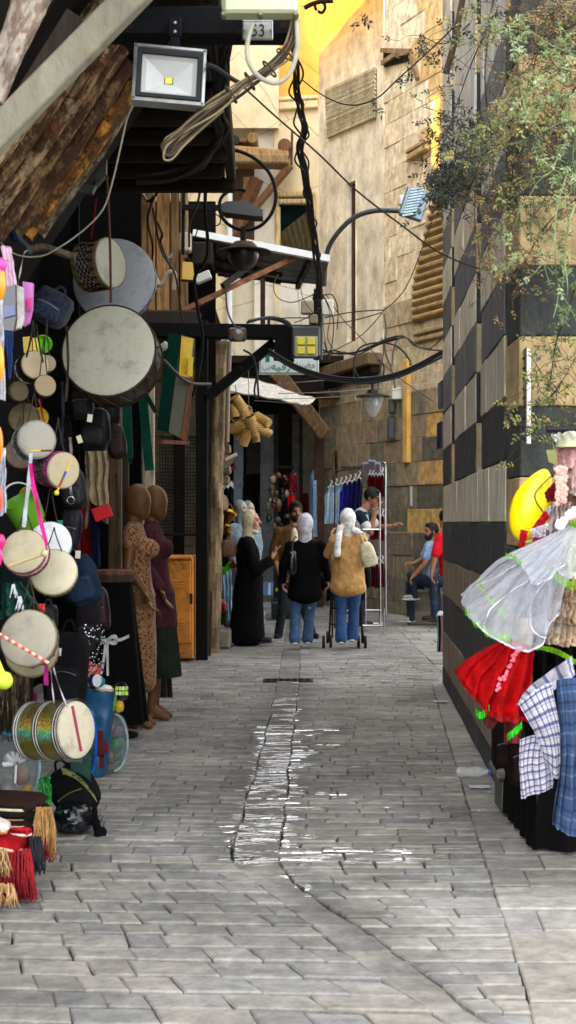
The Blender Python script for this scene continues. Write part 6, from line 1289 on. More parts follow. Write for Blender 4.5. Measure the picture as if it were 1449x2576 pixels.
t = thing('tulle_dress', 'white tulle child dress with lime green trim flaring out over the lane', 'dress', P(1330, 1640, DS))
o1, f1 = pleat([[(1436, 1322, 0), (1442, 1326, -.03), (1448, 1330, -.06), (1456, 1336, -.02)], [(1270, 1398, .05), (1310, 1420, -.12), (1345, 1470, -.18), (1420, 1420, -.05)], ], DS - .02, 'upper_tier', 'white_tulle', None, t, amp=.022, nf=8)
o2, f2 = pleat([[(1420, 1330, .04), (1432, 1334, .0), (1446, 1340, 0), (1458, 1350, .02)], [(1262, 1405, .12), (1290, 1450, -.06), (1340, 1500, -.14), (1440, 1440, .0)], [(1160, 1496, .15), (1190, 1560, -.1), (1330, 1640, -.2), (1405, 1520, -.02)]], DS, 'skirt', 'white_tulle', None, t, amp=.035, nf=7, sd=2)
o3, f3 = pleat([[(1400, 1360, .1), (1425, 1370, .08), (1452, 1380, .08)], [(1164, 1530, .2), (1250, 1600, .0), (1400, 1590, .02)]], DS + .06, 'under_skirt', 'white_tulle', None, t, amp=.04, nf=9, sd=5)
trim(t, f2, 1.0, 'hem_ribbon', (206, 210, 224), .008, ruf=.0015); trim(t, f1, 1.0, 'hem_ribbon', (206, 210, 224), .007, ruf=.0015)
trim(t, f3, 1.0, 'lime_trim', (160, 240, 40), .03, 0, .62, ruf=.008); trim(t, f2, .74, 'lime_trim', (150, 220, 70), .02, .02, .5, ruf=.007, off=.02); trim(t, f1, .98, 'lime_trim', (150, 226, 60), .02, 0, .35, ruf=.006, off=.01)
m = MB(lin((222, 226, 238)))
for k in range(3):
    a = .15 + k * .3; m.grid(lambda u, v: f2(min(1, a + .08 * math.sin(u * 5 + k) + (v - .5) * .006), .15 + .85 * u) + Vector((0, -.014, 0)), 26, 1)
mk(m, 'loose_ribbon', 'satin', t)
m = MB(lin((226, 230, 236)))
for k in range(9): p = P(1405 + k * 6 + U(-3, 3), 1322 - k * 5 + U(-8, 8), DS - .08); m.ell(p, (.014, .008, .02), Matrix.Rotation(U(-1, 1), 3, 'Y'), 8, 5)
mk(m, 'bow_flower', 'fabric', t)
t = thing('satin_dress', 'pale green satin dress with lime trim hanging behind the tulle at the picture edge', 'dress', P(1440, 1520, DS + .2))
o, f = pleat([[(1418, 1330, 0), (1450, 1322, 0), (1490, 1330, 0)], [(1372, 1430, 0), (1430, 1470, -.06), (1510, 1480, 0)]], DS + .16, 'bodice', 'satin', (190, 196, 166), t, amp=.02, nf=4)
trim(t, f, 1.0, 'lime_trim', (170, 240, 30), .035, .1, 1, ruf=.01); trim(t, f, .0, 'lime_trim', (170, 240, 30), .03, .2, 1, ruf=.01)
m = MB(lin((206, 206, 196))); m.grid(lambda u, v: f(u, .78 + .12 * v) + Vector((0, -.02 - .004 * math.sin(u * 90), 0)), 60, 3); mk(m, 'lace_band', 'lacework', t)
t = thing('ruffled_dress', 'beige ruffled dress with frayed tiers under the white tulle', 'dress', P(1420, 1625, DS + .1))
for k, (ya, yb, xa) in enumerate(((1440, 1510, 1400), (1500, 1566, 1384), (1558, 1622, 1372))):
    o, f = pleat([[(xa + 8, ya, .02), (1440, ya + 6, 0), (1500, ya + 8, 0)], [(xa - 6, yb - 6, -.02), (1430, yb + 4, -.05), (1500, yb + 2, 0)]], DS + .12 - k * .015, 'tier', 'fabric', ((170, 146, 118), (176, 152, 126), (190, 168, 142))[k], t, amp=.03, nf=9, sd=k)
o, f = pleat([[(1345, 1622, .1), (1400, 1632, .05), (1449, 1660, 0)], [(1348, 1634, .1), (1400, 1646, .05), (1449, 1674, 0)]], DS + .1, 'lime_trim', 'satin', (140, 200, 30), t, amp=.012, nf=12, nv=2)
# hats and pink satin at the top
t = thing('pink_costume', 'pink satin costume with ruffled flower strip hanging at the right edge', 'costume', P(1425, 1290, DS))
pleat([[(1400, 1120, 0), (1430, 1122, -.03), (1480, 1130, 0)], [(1392, 1185, 0), (1430, 1178, -.06), (1490, 1190, 0)]], DS + .1, 'bodice', 'satin', (206, 160, 156), t, amp=.02, nf=5)
pleat([[(1430, 1180, 0), (1450, 1176, 0), (1480, 1180, 0)], [(1420, 1235, 0), (1445, 1244, -.03), (1490, 1240, 0)]], DS + .06, 'sleeve_ruffle', 'fabric', (216, 190, 182), t, amp=.025, nf=8, sd=4)
m = MB(lin((226, 170, 160)))
for k in range(34):
    p = P(1412 + (k % 3 - 1) * 7 + U(-3, 3), 1178 + (k // 3) * 8 + U(-2, 2), DS - .02); m.ell(p, (.012, .006, .017), Matrix.Rotation(U(-1.5, 1.5), 3, 'Y') @ Matrix.Rotation(U(-.8, .8), 3, 'X'), 8, 5, jit(lin((222, 168, 156)), .12))
mk(m, 'flower_strip', 'satin', t)
pleat([[(1398, 1165, .1), (1430, 1168, .1), (1480, 1172, .1)], [(1388, 1290, .1), (1420, 1300, .08), (1470, 1296, .1)]], DS + .14, 'dark_lining', 'fabric', (110, 84, 66), t, amp=.03, nf=3, sd=6)
t = thing('costume_hat', 'pale green and white gathered hat topping the costumes at the right edge', 'hat', P(1428, 1122, DS))
m = MB(lin((176, 180, 146))); c = P(1436, 1126, DS + .05)
m.grid(lambda u, v: c + Vector((math.cos(u * 6.283) * px(38, DS) * math.cos(v * 1.5), math.sin(u * 6.283) * .07 * math.cos(v * 1.5), px(42, DS) * math.sin(v * 1.5) * (1 + .03 * math.sin(u * 60)))) , 60, 10); mk(m, 'crown', 'satin', t)
m = MB(lin((214, 214, 206))); m.grid(lambda u, v: c + Vector((math.cos(u * 6.283) * px(40 + 8 * v, DS), math.sin(u * 6.283) * (.075 + .02 * v), .03 + .008 * math.sin(u * 75) + .02 * v)), 70, 3); mk(m, 'frill', 'fabric', t)
single(pleat([[(1392, 1130, 0), (1404, 1126, 0)], [(1372, 1168, .02), (1398, 1180, .0)], [(1386, 1210, .02), (1404, 1212, 0)]], DS - .02, 'x', 'satin', (140, 140, 80), None, nu=12)[0] and MB(lin((120, 122, 70))).grid(lambda u, v: P(1374 + 24 * u + 6 * v, 1132 + 30 * v + 10 * u * v, DS - .03), 6, 6), 'ribbon_end', 'satin', 'olive satin tie hanging beside the yellow balloon', 'ribbon')
for ob in list(bpy.data.objects):
    if ob.name.startswith('x') and ob.type == 'MESH': bpy.data.objects.remove(ob)
t = thing('yellow_balloon', 'plain bright yellow teardrop shaped foil balloon among the costumes', 'balloon', P(1335, 1350, DS + .3))
m = MB(lin((246, 218, 10))); c = P(1340, 1270, DS + .3); M = Matrix.Rotation(.36, 3, 'Y')
s = MB(); s.ell((0, 0, 0), 1, None, 32, 20); vs = []
for v in s.v:
    k = 1 - .38 * max(0, v.z) ** 1.6; q = M @ Vector((v.x * px(52, 5.6) * k, v.y * .07 * k, v.z * px(96, 5.6))); vs.append(c + q + Vector((0, 0, 0)))
m.add(vs, s.f); mk(m, 'envelope', 'plastic', t)
m = MB(lin((60, 54, 20))); m.tube(catm([c + M @ Vector((.02, -.05, px(80, 5.6))), c + Vector((-.005, -.075, .04)), c + Vector((.03, -.07, -.03)), P(1372, 1290, DS + .2)], 6), .0025, 6); mk(m, 'string', 'rubber', t)
for (pts, col, L_, mt) in (([(1312, 1332), (1328, 1336), (1320, 1382), (1306, 1376)], (196, 30, 40), 'red cloth tail hanging just below the yellow balloon', 'fabric'), ([(1340, 1330), (1372, 1286), (1384, 1300), (1350, 1346)], (180, 24, 34), 'red cloth roll between the balloon and the pink lace', 'fabric'), ([(1372, 1240), (1396, 1212), (1400, 1250), (1380, 1266)], (120, 22, 34), 'dark red cloth scrap right of the yellow balloon', 'fabric'), ([(1372, 1282), (1390, 1270), (1392, 1294), (1378, 1296)], (206, 210, 220), 'white cuff of cloth right of the yellow balloon', 'fabric'), ([(1340, 1352), (1376, 1330), (1374, 1384), (1356, 1380)], (206, 30, 130), 'magenta cloth with white lace top under the red roll', 'satin'), ([(1324, 1366), (1350, 1362), (1350, 1402), (1330, 1394)], (150, 130, 20), 'olive yellow cloth scrap below the red tail', 'fabric')):
    sheet(pts, DS + .15, .02, col, 'cloth_scrap', L_, 'cloth', mt, fold=.012)
sheet([(1334, 1332), (1378, 1316), (1380, 1346), (1340, 1354)], DS + .12, 0, (216, 210, 220), 'lace_trim', 'white lace frill above the magenta cloth', 'lace', 'lacework', fold=.02, nf=6)
sheet([(1392, 1262), (1436, 1262), (1432, 1330), (1368, 1390)], DS + .1, .02, (176, 160, 158), 'grey_veil', 'greyish mauve gathered veil above the tulle dress', 'veil', 'satin', fold=.03, nf=5)
# red dress
t = thing('red_dress', 'bright red satin dress with pink flower trim flung out to the left', 'dress', P(1260, 1840, 5.6))
o, f = pleat([[(1268, 1606, 0), (1300, 1612, -.02), (1345, 1628, .02)], [(1192, 1650, .02), (1268, 1690, -.1), (1340, 1720, .02)], [(1143, 1690, .04), (1232, 1800, -.12), (1338, 1812, .03)]], 5.55, 'skirt', 'fabric', (170, 4, 10), t, amp=.035, nf=6, sd=1)
m = MB(lin((226, 110, 130)))
for k in range(26): u = .58 + U(-.02, .02) - .10 * (k / 26); p = f(u, .12 + .6 * k / 26) + Vector((U(-.006, .006), -.02, U(-.006, .006))); m.ell(p, (.008, .004, .008), None, 7, 5)
mk(m, 'flower_trim', 'satin', t)
trim(t, f, .97, 'hem', (150, 6, 12), .02, 0, 1, ruf=.004)
for q in ([(1197, 1792), (1212, 1800), (1230, 1778)], [(1276, 1856), (1296, 1840), (1312, 1824)]):
    g_ = catm(PL(q, 5.45), 8); m = MB(lin((60, 220, 50))); m.grid(lambda u, v: g_[min(int(u * (len(g_) - 1) + .5), len(g_) - 1)] + Vector((0, -.01 * math.sin(u * 40), (v - .5) * .028 + .004 * math.sin(u * 55))), 30, 2); mk(m, 'lime_trim', 'satin', t)
m = MB(lin((110, 6, 10))); m.grid(lambda u, v: P(1208 + 50 * u, 1800 + 36 * v * math.sin(u * 3.1), 5.56), 10, 5); m.grid(lambda u, v: P(1268 + 44 * u, 1810 + 60 * v, 5.58 + .02 * math.sin(u * 9)), 10, 6); mk(m, 'mesh_lining', 'print', t)
bag(1262, 1870, 5.9, 50, 130, .1, (16, 8, 8), 'dark bag hanging under the red dress', 'hanging_bag', mat='fabric', sd=31)
bag(1300, 1900, 5.85, 46, 150, .1, (20, 8, 8), 'dark maroon netted bag hanging under the red dress, right of the black one', 'hanging_bag', mat='fabric', sd=33)
# checked cloths
t = thing('checked_cloth', 'white and blue checked cloth hanging in two folded panels', 'cloth', P(1360, 2010, 5.15))
pleat([[(1304, 1770, .0), (1345, 1738, -.02), (1386, 1716, .0)], [(1352, 1860, 0), (1392, 1850, -.03), (1412, 1846, .0)], [(1372, 1925, 0), (1400, 1960, -.02), (1420, 1940, .02)]], 5.12, 'front_panel', 'plaid', None, t, amp=.012, nf=2)
pleat([[(1308, 1860, .0), (1350, 1850, .0), (1392, 1870, 0)], [(1306, 1930, .02), (1340, 1925, 0), (1392, 1915, .0)], [(1311, 2010, .0), (1350, 1998, .0), (1390, 1982, .02)]], 5.2, 'lower_panel', 'plaid', None, t, amp=.014, nf=2, sd=3)
pleat([[(1300, 1772, .1), (1340, 1720, .1), (1440, 1650, .0)], [(1330, 1790, .1), (1370, 1750, .08), (1449, 1700, .0)]], 5.24, 'gathered_top', 'plaid', None, t, amp=.02, nf=4, sd=8, nv=8)
t = thing('checked_cloth', 'dark navy checked cloth hanging long at the right edge', 'cloth', P(1430, 2110, 5.0))
pleat([[(1398, 1712, 0), (1430, 1706, -.02), (1500, 1706, 0)], [(1408, 1900, 0), (1440, 1900, -.03), (1510, 1900, 0)], [(1386, 2070, 0), (1430, 2100, -.03), (1510, 2110, 0)]], 5.0, 'panel', 'navy_plaid', None, t, amp=.025, nf=4, sd=5)
t = thing('stall_table', 'stall table draped in black for the shadow under the checked cloths', 'table', P(1400, 2160, 5.7))
m = MB(lin((8, 8, 8)))  # black cloth stands in for the deep shade under the stall
X0 = 1.09
m.grid(lambda u, v: Vector((X0 + 1.3 * u + .02 * math.sin(v * 4), 6.02 + .03 * math.sin(u * 40) * (.3 + v), (.62 + .1 * math.sin(u * 5)) * (1 - v) + .012)), 60, 8); m.grid(lambda u, v: Vector((X0 - .0 + .02 * math.sin(u * 30) * v, 6.02 + .8 * u, (.62 + .1 * math.sin(u * 5)) * (1 - v) + .012)), 30, 8); m.grid(lambda u, v: Vector((X0 + 1.3 * u, 6.02 + .8 * v, .785)), 6, 6); mk(m, 'drape', 'dark', t)
m = MB(lin((20, 18, 16)), False); m.box((X0 + .1, 6.3, .3), (.05, .05, .58)); m.box((X0 + 1.1, 6.3, .3), (.05, .05, .58)); mk(m, 'leg', 'wood', t)
t = thing('hanging_rod', 'dark rod carrying the costumes in front of the yellow and black wall', 'rod', P(1420, 1085, 5.35)); m = MB(lin((40, 36, 44))); m.tube(PL([(1376, 1082), (1520, 1078)], 5.35), .012, 8); mk(m, 'bar', 'metal', t)
m = MB(lin((14, 12, 12)))
m.grid(lambda u, v: P(1340 + 160 * u, 1330 + 460 * v, 5.95 + .04 * math.sin(u * 30)), 30, 6); single(m, 'backdrop_cloth', 'dark', 'black cloth backdrop behind the dresses', 'cloth')
t = single(MB(lin((96, 94, 88)), False).box((xw(7.0) - .01, 6.95, .2), (.14, .3, .05), bev=.012).box((xw(7.0) + .0, 6.95, .085), (.1, .26, .17), bev=.01), 'stone_ledge', 'stone', 'low stone ledge at the foot of the striped house', 'ledge')
# litter
t = thing('crushed_bottle', 'crushed clear plastic bottle lying by the right hand wall', 'bottle', G(1186, 1956)); c = G(1186, 1956) + Vector((0, 0, .03)); m = MB(lin((200, 210, 216)))
m.lathe(c + Vector((-.09, 0, 0)), (1, .1, 0), [(.001, 0), (.024, .004), (.032, .03), (.026, .07), (.032, .1), (.03, .14), (.014, .17), (.013, .19)], 14); mk(m, 'body', 'lamp_glass', t)
m = MB(lin((60, 110, 190))); m.lathe(c + Vector((.095, .018, 0)), (1, .1, 0), [(.015, 0), (.015, .016), (.001, .017)], 12); mk(m, 'cap', 'plastic', t)
for k, (x, y, w, L_) in enumerate(((1206, 1984, .07, 'crumpled wet paper just below the crushed bottle'), (1108, 1768, .07, 'white scrap of paper on the paving by the wall corner'), (972, 1716, .06, 'small white paper scrap on the paving beyond the grate'))):
    c = G(x, y); m = MB(lin((170, 174, 178))); m.grid(lambda u, v: c + Vector(((u - .5) * w * 1.6, (v - .5) * w * 1.2, .010 + .008 * abs(fbm((u * 3 + k * 5, v * 3, k), 1.5)))), 10, 10); single(m, 'paper_scrap', 'paper', L_, 'litter')
t = thing('hanging_scarf', 'pink patterned and black scarf hanging past the foot of the house corner', 'scarf', P(1108, 1645, 13.2))
for (x0, x1, c, mt) in ((1098, 1103, (120, 190, 180), 'satin'), (1101, 1108, (10, 10, 12), 'fabric'), (1104, 1119, (206, 140, 160), 'floral')):
    m = MB(lin(c)); m.grid(lambda u, v: P(x0 + (x1 - x0) * u + 2 * math.sin(v * 3), 1548 + 92 * v, 13.2 - x0 * .0005) + Vector((0, .02 * math.sin(u * 8), 0)), 8, 14); mk(m, 'strip', mt, t)
m = MB(lin((214, 214, 216))); m.ell(P(1108, 1544, 13.2), (.03, .03, .03)); m.ell(P(1104, 1550, 13.15), (.025, .02, .03)); mk(m, 'knot', 'fabric', t)
# ============================================================ vines on the right
def leaflet(m, p, d, nrm, l, w, col):
    d = d.normalized(); s_ = d.cross(nrm); s_ = s_.normalized() if s_.length > 1e-4 else Vector((1, 0, 0)); n_ = s_.cross(d)
    a = p; b = p + d * l; k1 = p + d * l * .4 + s_ * w * .5 - n_ * w * .12; k2 = p + d * l * .4 - s_ * w * .5 - n_ * w * .12; mid = p + d * l * .45 + n_ * w * .06
    m.add([a, k1, b, k2, mid], [[0, 1, 4], [1, 2, 4], [2, 3, 4], [3, 0, 4]], col, smooth=False)
def rv(): return Vector((U(-1, 1), U(-1, 1), U(-1, 1)))
def sprig(ml, ms, p, d, size, cols, n=5):
    d = d.normalized(); e = p + d * size * 2.0 + Vector((0, 0, -.25 * size)); ms.tube([p, (p + e) / 2 + rv() * size * .1, e], [.0016, .0013, .001], 4)
    sd = d.cross(Vector((0, -1, .2)) + rv() * .4).normalized(); col = random.choice(cols)
    for k in range(n):
        t_ = .35 + .65 * (k // 2) / max(1, (n - 1) // 2); q = p.lerp(e, t_); s_ = 1 if k % 2 else -1
        dd = (d * .5 + sd * s_ + rv() * .3) if k < n - 1 else d + rv() * .2
        leaflet(ml, q, dd, Vector((0, -1, .5)) + rv() * .7, size * U(.8, 1.2), size * U(.42, .6), jit(col, .22))
def vine(name, label, stems, D0, D1, nleaf, size, cols, stemcol, sr=.004, spread=.1, clusters=(), twigs=0, cat='climbing plant', down=.3):
    t = thing(name, label, cat, P(stems[0][-1][0], stems[0][-1][1], D0)); ml = MB(); ms = MB(lin(stemcol)); paths = []
    for q in stems:
        pts = catm([P(x, y, U(D0, D1)) for x, y in q], 7); ms.tube(pts, [sr * (1 - .55 * i / len(pts)) for i in range(len(pts))], 5, col=jit(lin(stemcol), .2)); paths.append(pts)
    allp = [p for q in paths for p in q]
    for _ in range(twigs):
        p = random.choice(allp); q = [p]; d = rv(); d.y *= .3
        for k in range(4): d = (d + rv() * .7); d.y *= .5; q.append(q[-1] + d.normalized() * U(.02, .05) + Vector((0, 0, -.012)))
        ms.tube(catm(q, 3), .0014, 4)
        if R() < .8: sprig(ml, ms, q[-1], d, size * U(.6, 1), cols, 5)
    for _ in range(nleaf):
        p = random.choice(allp) + rv() * spread * R(); sprig(ml, ms, p, Vector((U(-1, 1), U(-.6, .2), U(-1, .8) - down)), size * U(.6, 1.25), cols, random.choice((3, 5, 5, 7)))
    for (x, y, rx, ry, n) in clusters:
        for _ in range(n):
            a = U(0, 6.28); r_ = math.sqrt(R()); p = P(x + rx * r_ * math.cos(a), y + ry * r_ * math.sin(a), U(D0, D1)); sprig(ml, ms, p, Vector((U(-1, 1), U(-.6, .2), U(-1, .6) - down)), size * U(.6, 1.2), cols, random.choice((3, 5, 5)))
    mk(ms, 'stem', 'wood', t); mk(ml, 'foliage', 'leaf', t)
DK = [lin((22, 34, 18)), lin((30, 44, 22)), lin((40, 56, 28)), lin((18, 26, 16))]
MG = [lin((66, 82, 30)), lin((84, 98, 36)), lin((52, 64, 28)), lin((110, 114, 46)), lin((130, 120, 50))]
LT = [lin((86, 102, 54)), lin((110, 126, 76)), lin((70, 88, 42)), lin((136, 146, 106)), lin((96, 122, 42))]
BR = [lin((92, 74, 40)), lin((116, 92, 48)), lin((74, 62, 34)), lin((60, 66, 30)), lin((134, 112, 58))]
vine('climbing_vine', 'dark leaved vine spreading over the striped wall corner', [[(1240, 40), (1190, 150), (1150, 260), (1120, 350), (1085, 430)], [(1230, 330), (1170, 320), (1120, 290), (1070, 270)], [(1290, 300), (1220, 350), (1150, 400), (1100, 470), (1080, 500)], [(1180, 60), (1120, 110), (1060, 90)], [(1090, 430), (1110, 470), (1140, 430), (1180, 470)]], 6.2, 7.0, 55, .025, DK, (44, 36, 28), .004, .06, clusters=((1135, 450, 55, 35, 90), (1110, 490, 30, 20, 45), (1180, 460, 50, 40, 30), (1100, 330, 50, 60, 26), (1180, 340, 60, 50, 30), (1165, 400, 70, 40, 40), (1068, 105, 14, 14, 8), (1080, 135, 20, 16, 9), (1025, 190, 22, 14, 8), (905, 40, 20, 14, 4), (950, 262, 10, 16, 4), (1130, 170, 12, 16, 7)), twigs=70)
vine('climbing_vine', 'mid green vine trailing across the house front below the dried growth', [[(1449, 220), (1380, 300), (1300, 360), (1220, 390), (1160, 395)], [(1449, 60), (1370, 90), (1280, 70), (1200, 110)], [(1330, 330), (1290, 420), (1300, 520), (1280, 590)], [(1449, 400), (1400, 420), (1370, 500), (1330, 560)], [(1449, 720), (1400, 860), (1380, 960), (1340, 900)], [(1370, 1010), (1400, 980), (1449, 900)], [(1290, 1060), (1330, 1075), (1390, 1070), (1449, 1050)]], 5.7, 6.3, 120, .024, MG, (52, 42, 28), .0035, .07, clusters=((1370, 230, 80, 130, 70), (1410, 560, 40, 120, 34), (1225, 355, 60, 50, 22), (1270, 300, 60, 60, 40), (1200, 60, 60, 50, 30), (1300, 480, 50, 60, 30), (1330, 610, 40, 40, 12), (1390, 880, 50, 50, 22), (1300, 1050, 20, 40, 8), (1400, 1060, 40, 20, 12), (1340, 940, 16, 16, 6)), twigs=110)
vine('hanging_vine', 'pale blue green vine whips hanging down in front of the yellow and black wall', [[(1449, 340), (1425, 440), (1400, 530), (1396, 640), (1404, 740), (1392, 800)], [(1470, 480), (1438, 540), (1420, 640), (1428, 730), (1410, 800)], [(1270, 60), (1320, 70), (1380, 110), (1449, 140)], [(1449, 180), (1390, 170), (1340, 210), (1320, 270), (1360, 330)], [(1360, 400), (1400, 430), (1449, 450)]], 5.0, 5.4, 34, .019, LT, (122, 146, 98), .0036, .05, clusters=((1300, 60, 60, 20, 12), (1400, 110, 50, 40, 16), (1390, 220, 60, 60, 30), (1330, 260, 40, 40, 12), (1430, 320, 30, 50, 14), (1360, 380, 40, 30, 8), (1420, 440, 30, 30, 14), (1300, 110, 20, 20, 8), (1270, 660, 30, 20, 6), (1285, 580, 20, 20, 4)), twigs=20)
vine('dried_creeper', 'brown dried creeper filling the top right corner', [[(1449, -10), (1400, 30), (1340, 40), (1280, 20)], [(1449, 60), (1400, 80), (1350, 140), (1340, 220)], [(1460, 200), (1420, 260), (1390, 340), (1370, 430)], [(1449, 300), (1400, 380), (1330, 440), (1260, 480), (1220, 540)], [(1240, 0), (1220, 200), (1240, 400), (1230, 640), (1250, 700)], [(1330, 0), (1300, 160), (1320, 330), (1290, 520)], [(1449, 500), (1380, 560), (1330, 640), (1290, 700)], [(1200, 420), (1195, 560), (1215, 680)]], 5.9, 6.5, 240, .02, BR, (70, 50, 32), .004, .1, clusters=((1400, 200, 70, 180, 110), (1410, 40, 60, 60, 130), (1350, 60, 50, 50, 60), (1420, 150, 50, 60, 60), (1400, 300, 60, 80, 60), (1340, 420, 60, 60, 40), (1280, 240, 40, 100, 24), (1420, 480, 40, 60, 30)), twigs=160)
m = MB(lin((70, 48, 30))); m.tube(catm(PL([(1164, -6), (1152, 60), (1140, 120), (1122, 184)], 6.8), 5), .016, 8); single(m, 'bare_branch', 'wood', 'short thick bare branch sloping in front of the pale wall top', 'branch')
# ============================================================ people and dummies
SKIN = (176, 122, 92)
def hand(m, w, d, n, curl=.5, s=1.0, spread=.16, flip=1):
    """palm, four bent fingers of different lengths and a thumb from the side of the palm"""
    w = Vector(w); d = Vector(d).normalized(); n = Vector(n); n = (n - d * n.dot(d)).normalized(); a = d.cross(n) * flip
    for k, o in enumerate((-.028, -.01, .01, .027)):
        kn = w + d * (.088 - .006 * abs(k - 1.3)) * s + a * o * s; m.cone(w + a * o * .6 * s + d * .01, .017 * s, kn, .0125 * s, 8)
        L = (.036, .044, .041, .031)[k] * s; p = kn; ang = 0
        for j in range(3):
            ang += curl * (.55, .75, .6)[j] + .04 * k; dd = d * math.cos(ang) + n * math.sin(ang) + a * o * spread * 6 * (1 if j == 0 else .5)
            q = p + dd.normalized() * L * (1, .72, .55)[j]; m.cone(p, (.0095, .0088, .008)[j] * s, q, (.0088, .008, .007)[j] * s, 7); p = q
    b = w + d * .03 * s - a * .03 * s; q = b + (d * .6 - a * .7 + n * .25 * (1 + curl)).normalized() * .038 * s; r = q + (d * .9 - a * .15 + n * .5 * curl).normalized() * .034 * s
    m.cone(w + d * .02 * s - a * .012 * s, .016 * s, b, .013 * s, 8); m.cone(b, .013 * s, q, .0105 * s, 8); m.cone(q, .0105 * s, r, .0085 * s, 8)
class Fig:
    def __init__(s, D, J, fwd, label, name='person', cat='person', skin=SKIN, sc=1.0, group=None):
        s.D = D; s.J = {k: P(v[0], v[1], D + (v[2] if len(v) > 2 else 0)) for k, v in J.items()}; s.f = Vector(fwd).normalized(); s.skin = skin; s.sc = sc
        j = s.J; s.lat = (j['sR'] - j['sL']); s.lat.z = 0; s.lat = s.lat.normalized() if s.lat.length > .02 else Vector((s.f.y, -s.f.x, 0)).normalized()
        s.fw = Vector((-s.lat.y, s.lat.x, 0)); s.up = Vector((0, 0, 1)); hp = (j['hL'] + j['hR']) / 2
        s.t = thing(name, label, cat, Vector((hp.x, hp.y, 0)), group); s.hip = hp; s.nb = (j['sL'] + j['sR']) / 2 + Vector((0, 0, .03))
        s.hf = s.f; s.hr = Vector((s.hf.y, -s.hf.x, 0)).normalized(); s.hu = s.hr.cross(s.hf).normalized(); s.HM = Matrix((s.hr, s.hf, s.hu)).transposed(); s.TM = Matrix((s.lat, s.fw, s.up)).transposed()
    def torso(s, m, kw=1.0, kd=1.0, lo=0.0, flare=0):
        WT, DT = (.15, .175, .165, .15, .155, .168, .168), (.085, .11, .112, .105, .11, .118, .118)
        for k in range(16):
            t = k / 15; i = int(t * 5); q = t * 5 - i; c = s.nb.lerp(s.hip, t * (1 - lo)) - Vector((0, 0, .06)) * (1 - t); w = (WT[i] * (1 - q) + WT[i + 1] * q) * kw * (1 + flare * t); d = (DT[i] * (1 - q) + DT[i + 1] * q) * kd * (1 + flare * t)
            m.ell(c, (w * s.sc, d * s.sc, .115 * s.sc), s.TM, 18, 10)
    def head(s, m):
        h = s.J['head']; k = s.sc; H = lambda x, y, z: h + s.HM @ Vector((x, y, z)) * k
        m.ell(H(0, -.008, .012), (.074 * k, .094 * k, .108 * k), s.HM, 18, 12); m.ell(H(0, .028, -.05), (.055 * k, .06 * k, .065 * k), s.HM, 14, 9)
        m.cone(H(0, .088, .012), .009 * k, H(0, .108, -.022), .0135 * k, 8); m.ell(H(0, .062, .03), (.05 * k, .03 * k, .012 * k), s.HM, 12, 6); m.ell(H(0, .083, -.056), (.022 * k, .014 * k, .011 * k), s.HM, 10, 6); m.ell(H(0, .07, -.1), (.024 * k, .02 * k, .02 * k), s.HM, 10, 6)
        for q in (-1, 1): m.ell(H(q * .076, -.01, -.005), (.01 * k, .018 * k, .032 * k), s.HM, 8, 6); m.ell(H(q * .036, .06, -.03), (.024 * k, .02 * k, .022 * k), s.HM, 8, 6)
        m.cone(h + s.HM @ Vector((0, -.02, -.06)), .052 * k, s.nb - Vector((0, 0, .03)), .062 * k, 12)
    def body(s, legs=True, arms='LR', hands='LR', curl=.6, hn=None, head=True):
        m = MB(lin(s.skin)); j = s.J; k = s.sc
        if head: s.head(m)
        s.torso(m, .86, .86)
        for q in arms:
            m.cone(j['s' + q], .05 * k, j['e' + q], .041 * k); m.cone(j['e' + q], .041 * k, j['w' + q], .028 * k)
            if q in hands:
                d = j['x' + q] - j['w' + q] if 'x' + q in j else j['w' + q] - j['e' + q]
                hand(m, j['w' + q], d, hn[q] if hn and q in hn else s.f, curl, k, flip=1 if q == 'L' else -1)
        if legs:
            for q in 'LR': m.cone(j['h' + q], .085 * k, j['k' + q], .058 * k); m.cone(j['k' + q], .056 * k, j['a' + q], .036 * k)
        h = j['head']; sk = lin(s.skin); dk = lin((30, 20, 16)); lp = mixc(sk, lin((130, 50, 50)), .55)
        def cf(p):
            v = s.HM.transposed() @ (p - h) / k
            if v.y > .03 and abs(v.z) < .12:
                if (abs(abs(v.x) - .033) < .014 and abs(v.z - .008) < .007): return dk
                if abs(abs(v.x) - .034) < .022 and abs(v.z - .03) < .006: return dk
                if abs(v.x) < .024 and abs(v.z + .056) < .009: return lp
            return sk
        return blob(m, 'body', 'skin', s.t, .0085, 2, cf if head else None)
    def cloth(s, m, name, mat, col, amp=.006, fs=9, voxel=.012, sm=6, label=None):
        m.col = lin(col); sd = U(0, 30)
        return blob(m, name, mat, s.t, voxel, sm, None, lambda p: amp * (.9 * fbm((p.x * fs * 1.3 + sd, p.y * fs * 1.3, p.z * fs * .5), 1.0, 3) + .5 * abs(fbm((p.x * 9 + sd, p.y * 9, (p.z + p.x * .8) * 9), 1.0, 2))), label=label)
    def shirt(s, mat, col, sl=1.0, kw=1.12, kd=1.15, flare=.05, lo=-.05, arms='LR', name='shirt', amp=.006, rs=1.0, collar=True):
        m = MB(); j = s.J; s.torso(m, kw, kd, lo, flare)
        for q in arms:
            m.cone(j['s' + q], .064 * s.sc * rs, j['e' + q] if sl > .5 else j['s' + q].lerp(j['e' + q], sl * 2), (.055 if sl > .5 else .066) * s.sc * rs)
            if sl > .5: m.cone(j['e' + q], .055 * s.sc * rs, j['e' + q].lerp(j['w' + q], (sl - .5) * 2 * .96), .044 * s.sc * rs)
        if collar: m.cone(s.nb - Vector((0, 0, .06)), .085 * s.sc, s.nb + Vector((0, 0, .0)), .066 * s.sc)
        return s.cloth(m, name, mat, col, amp)
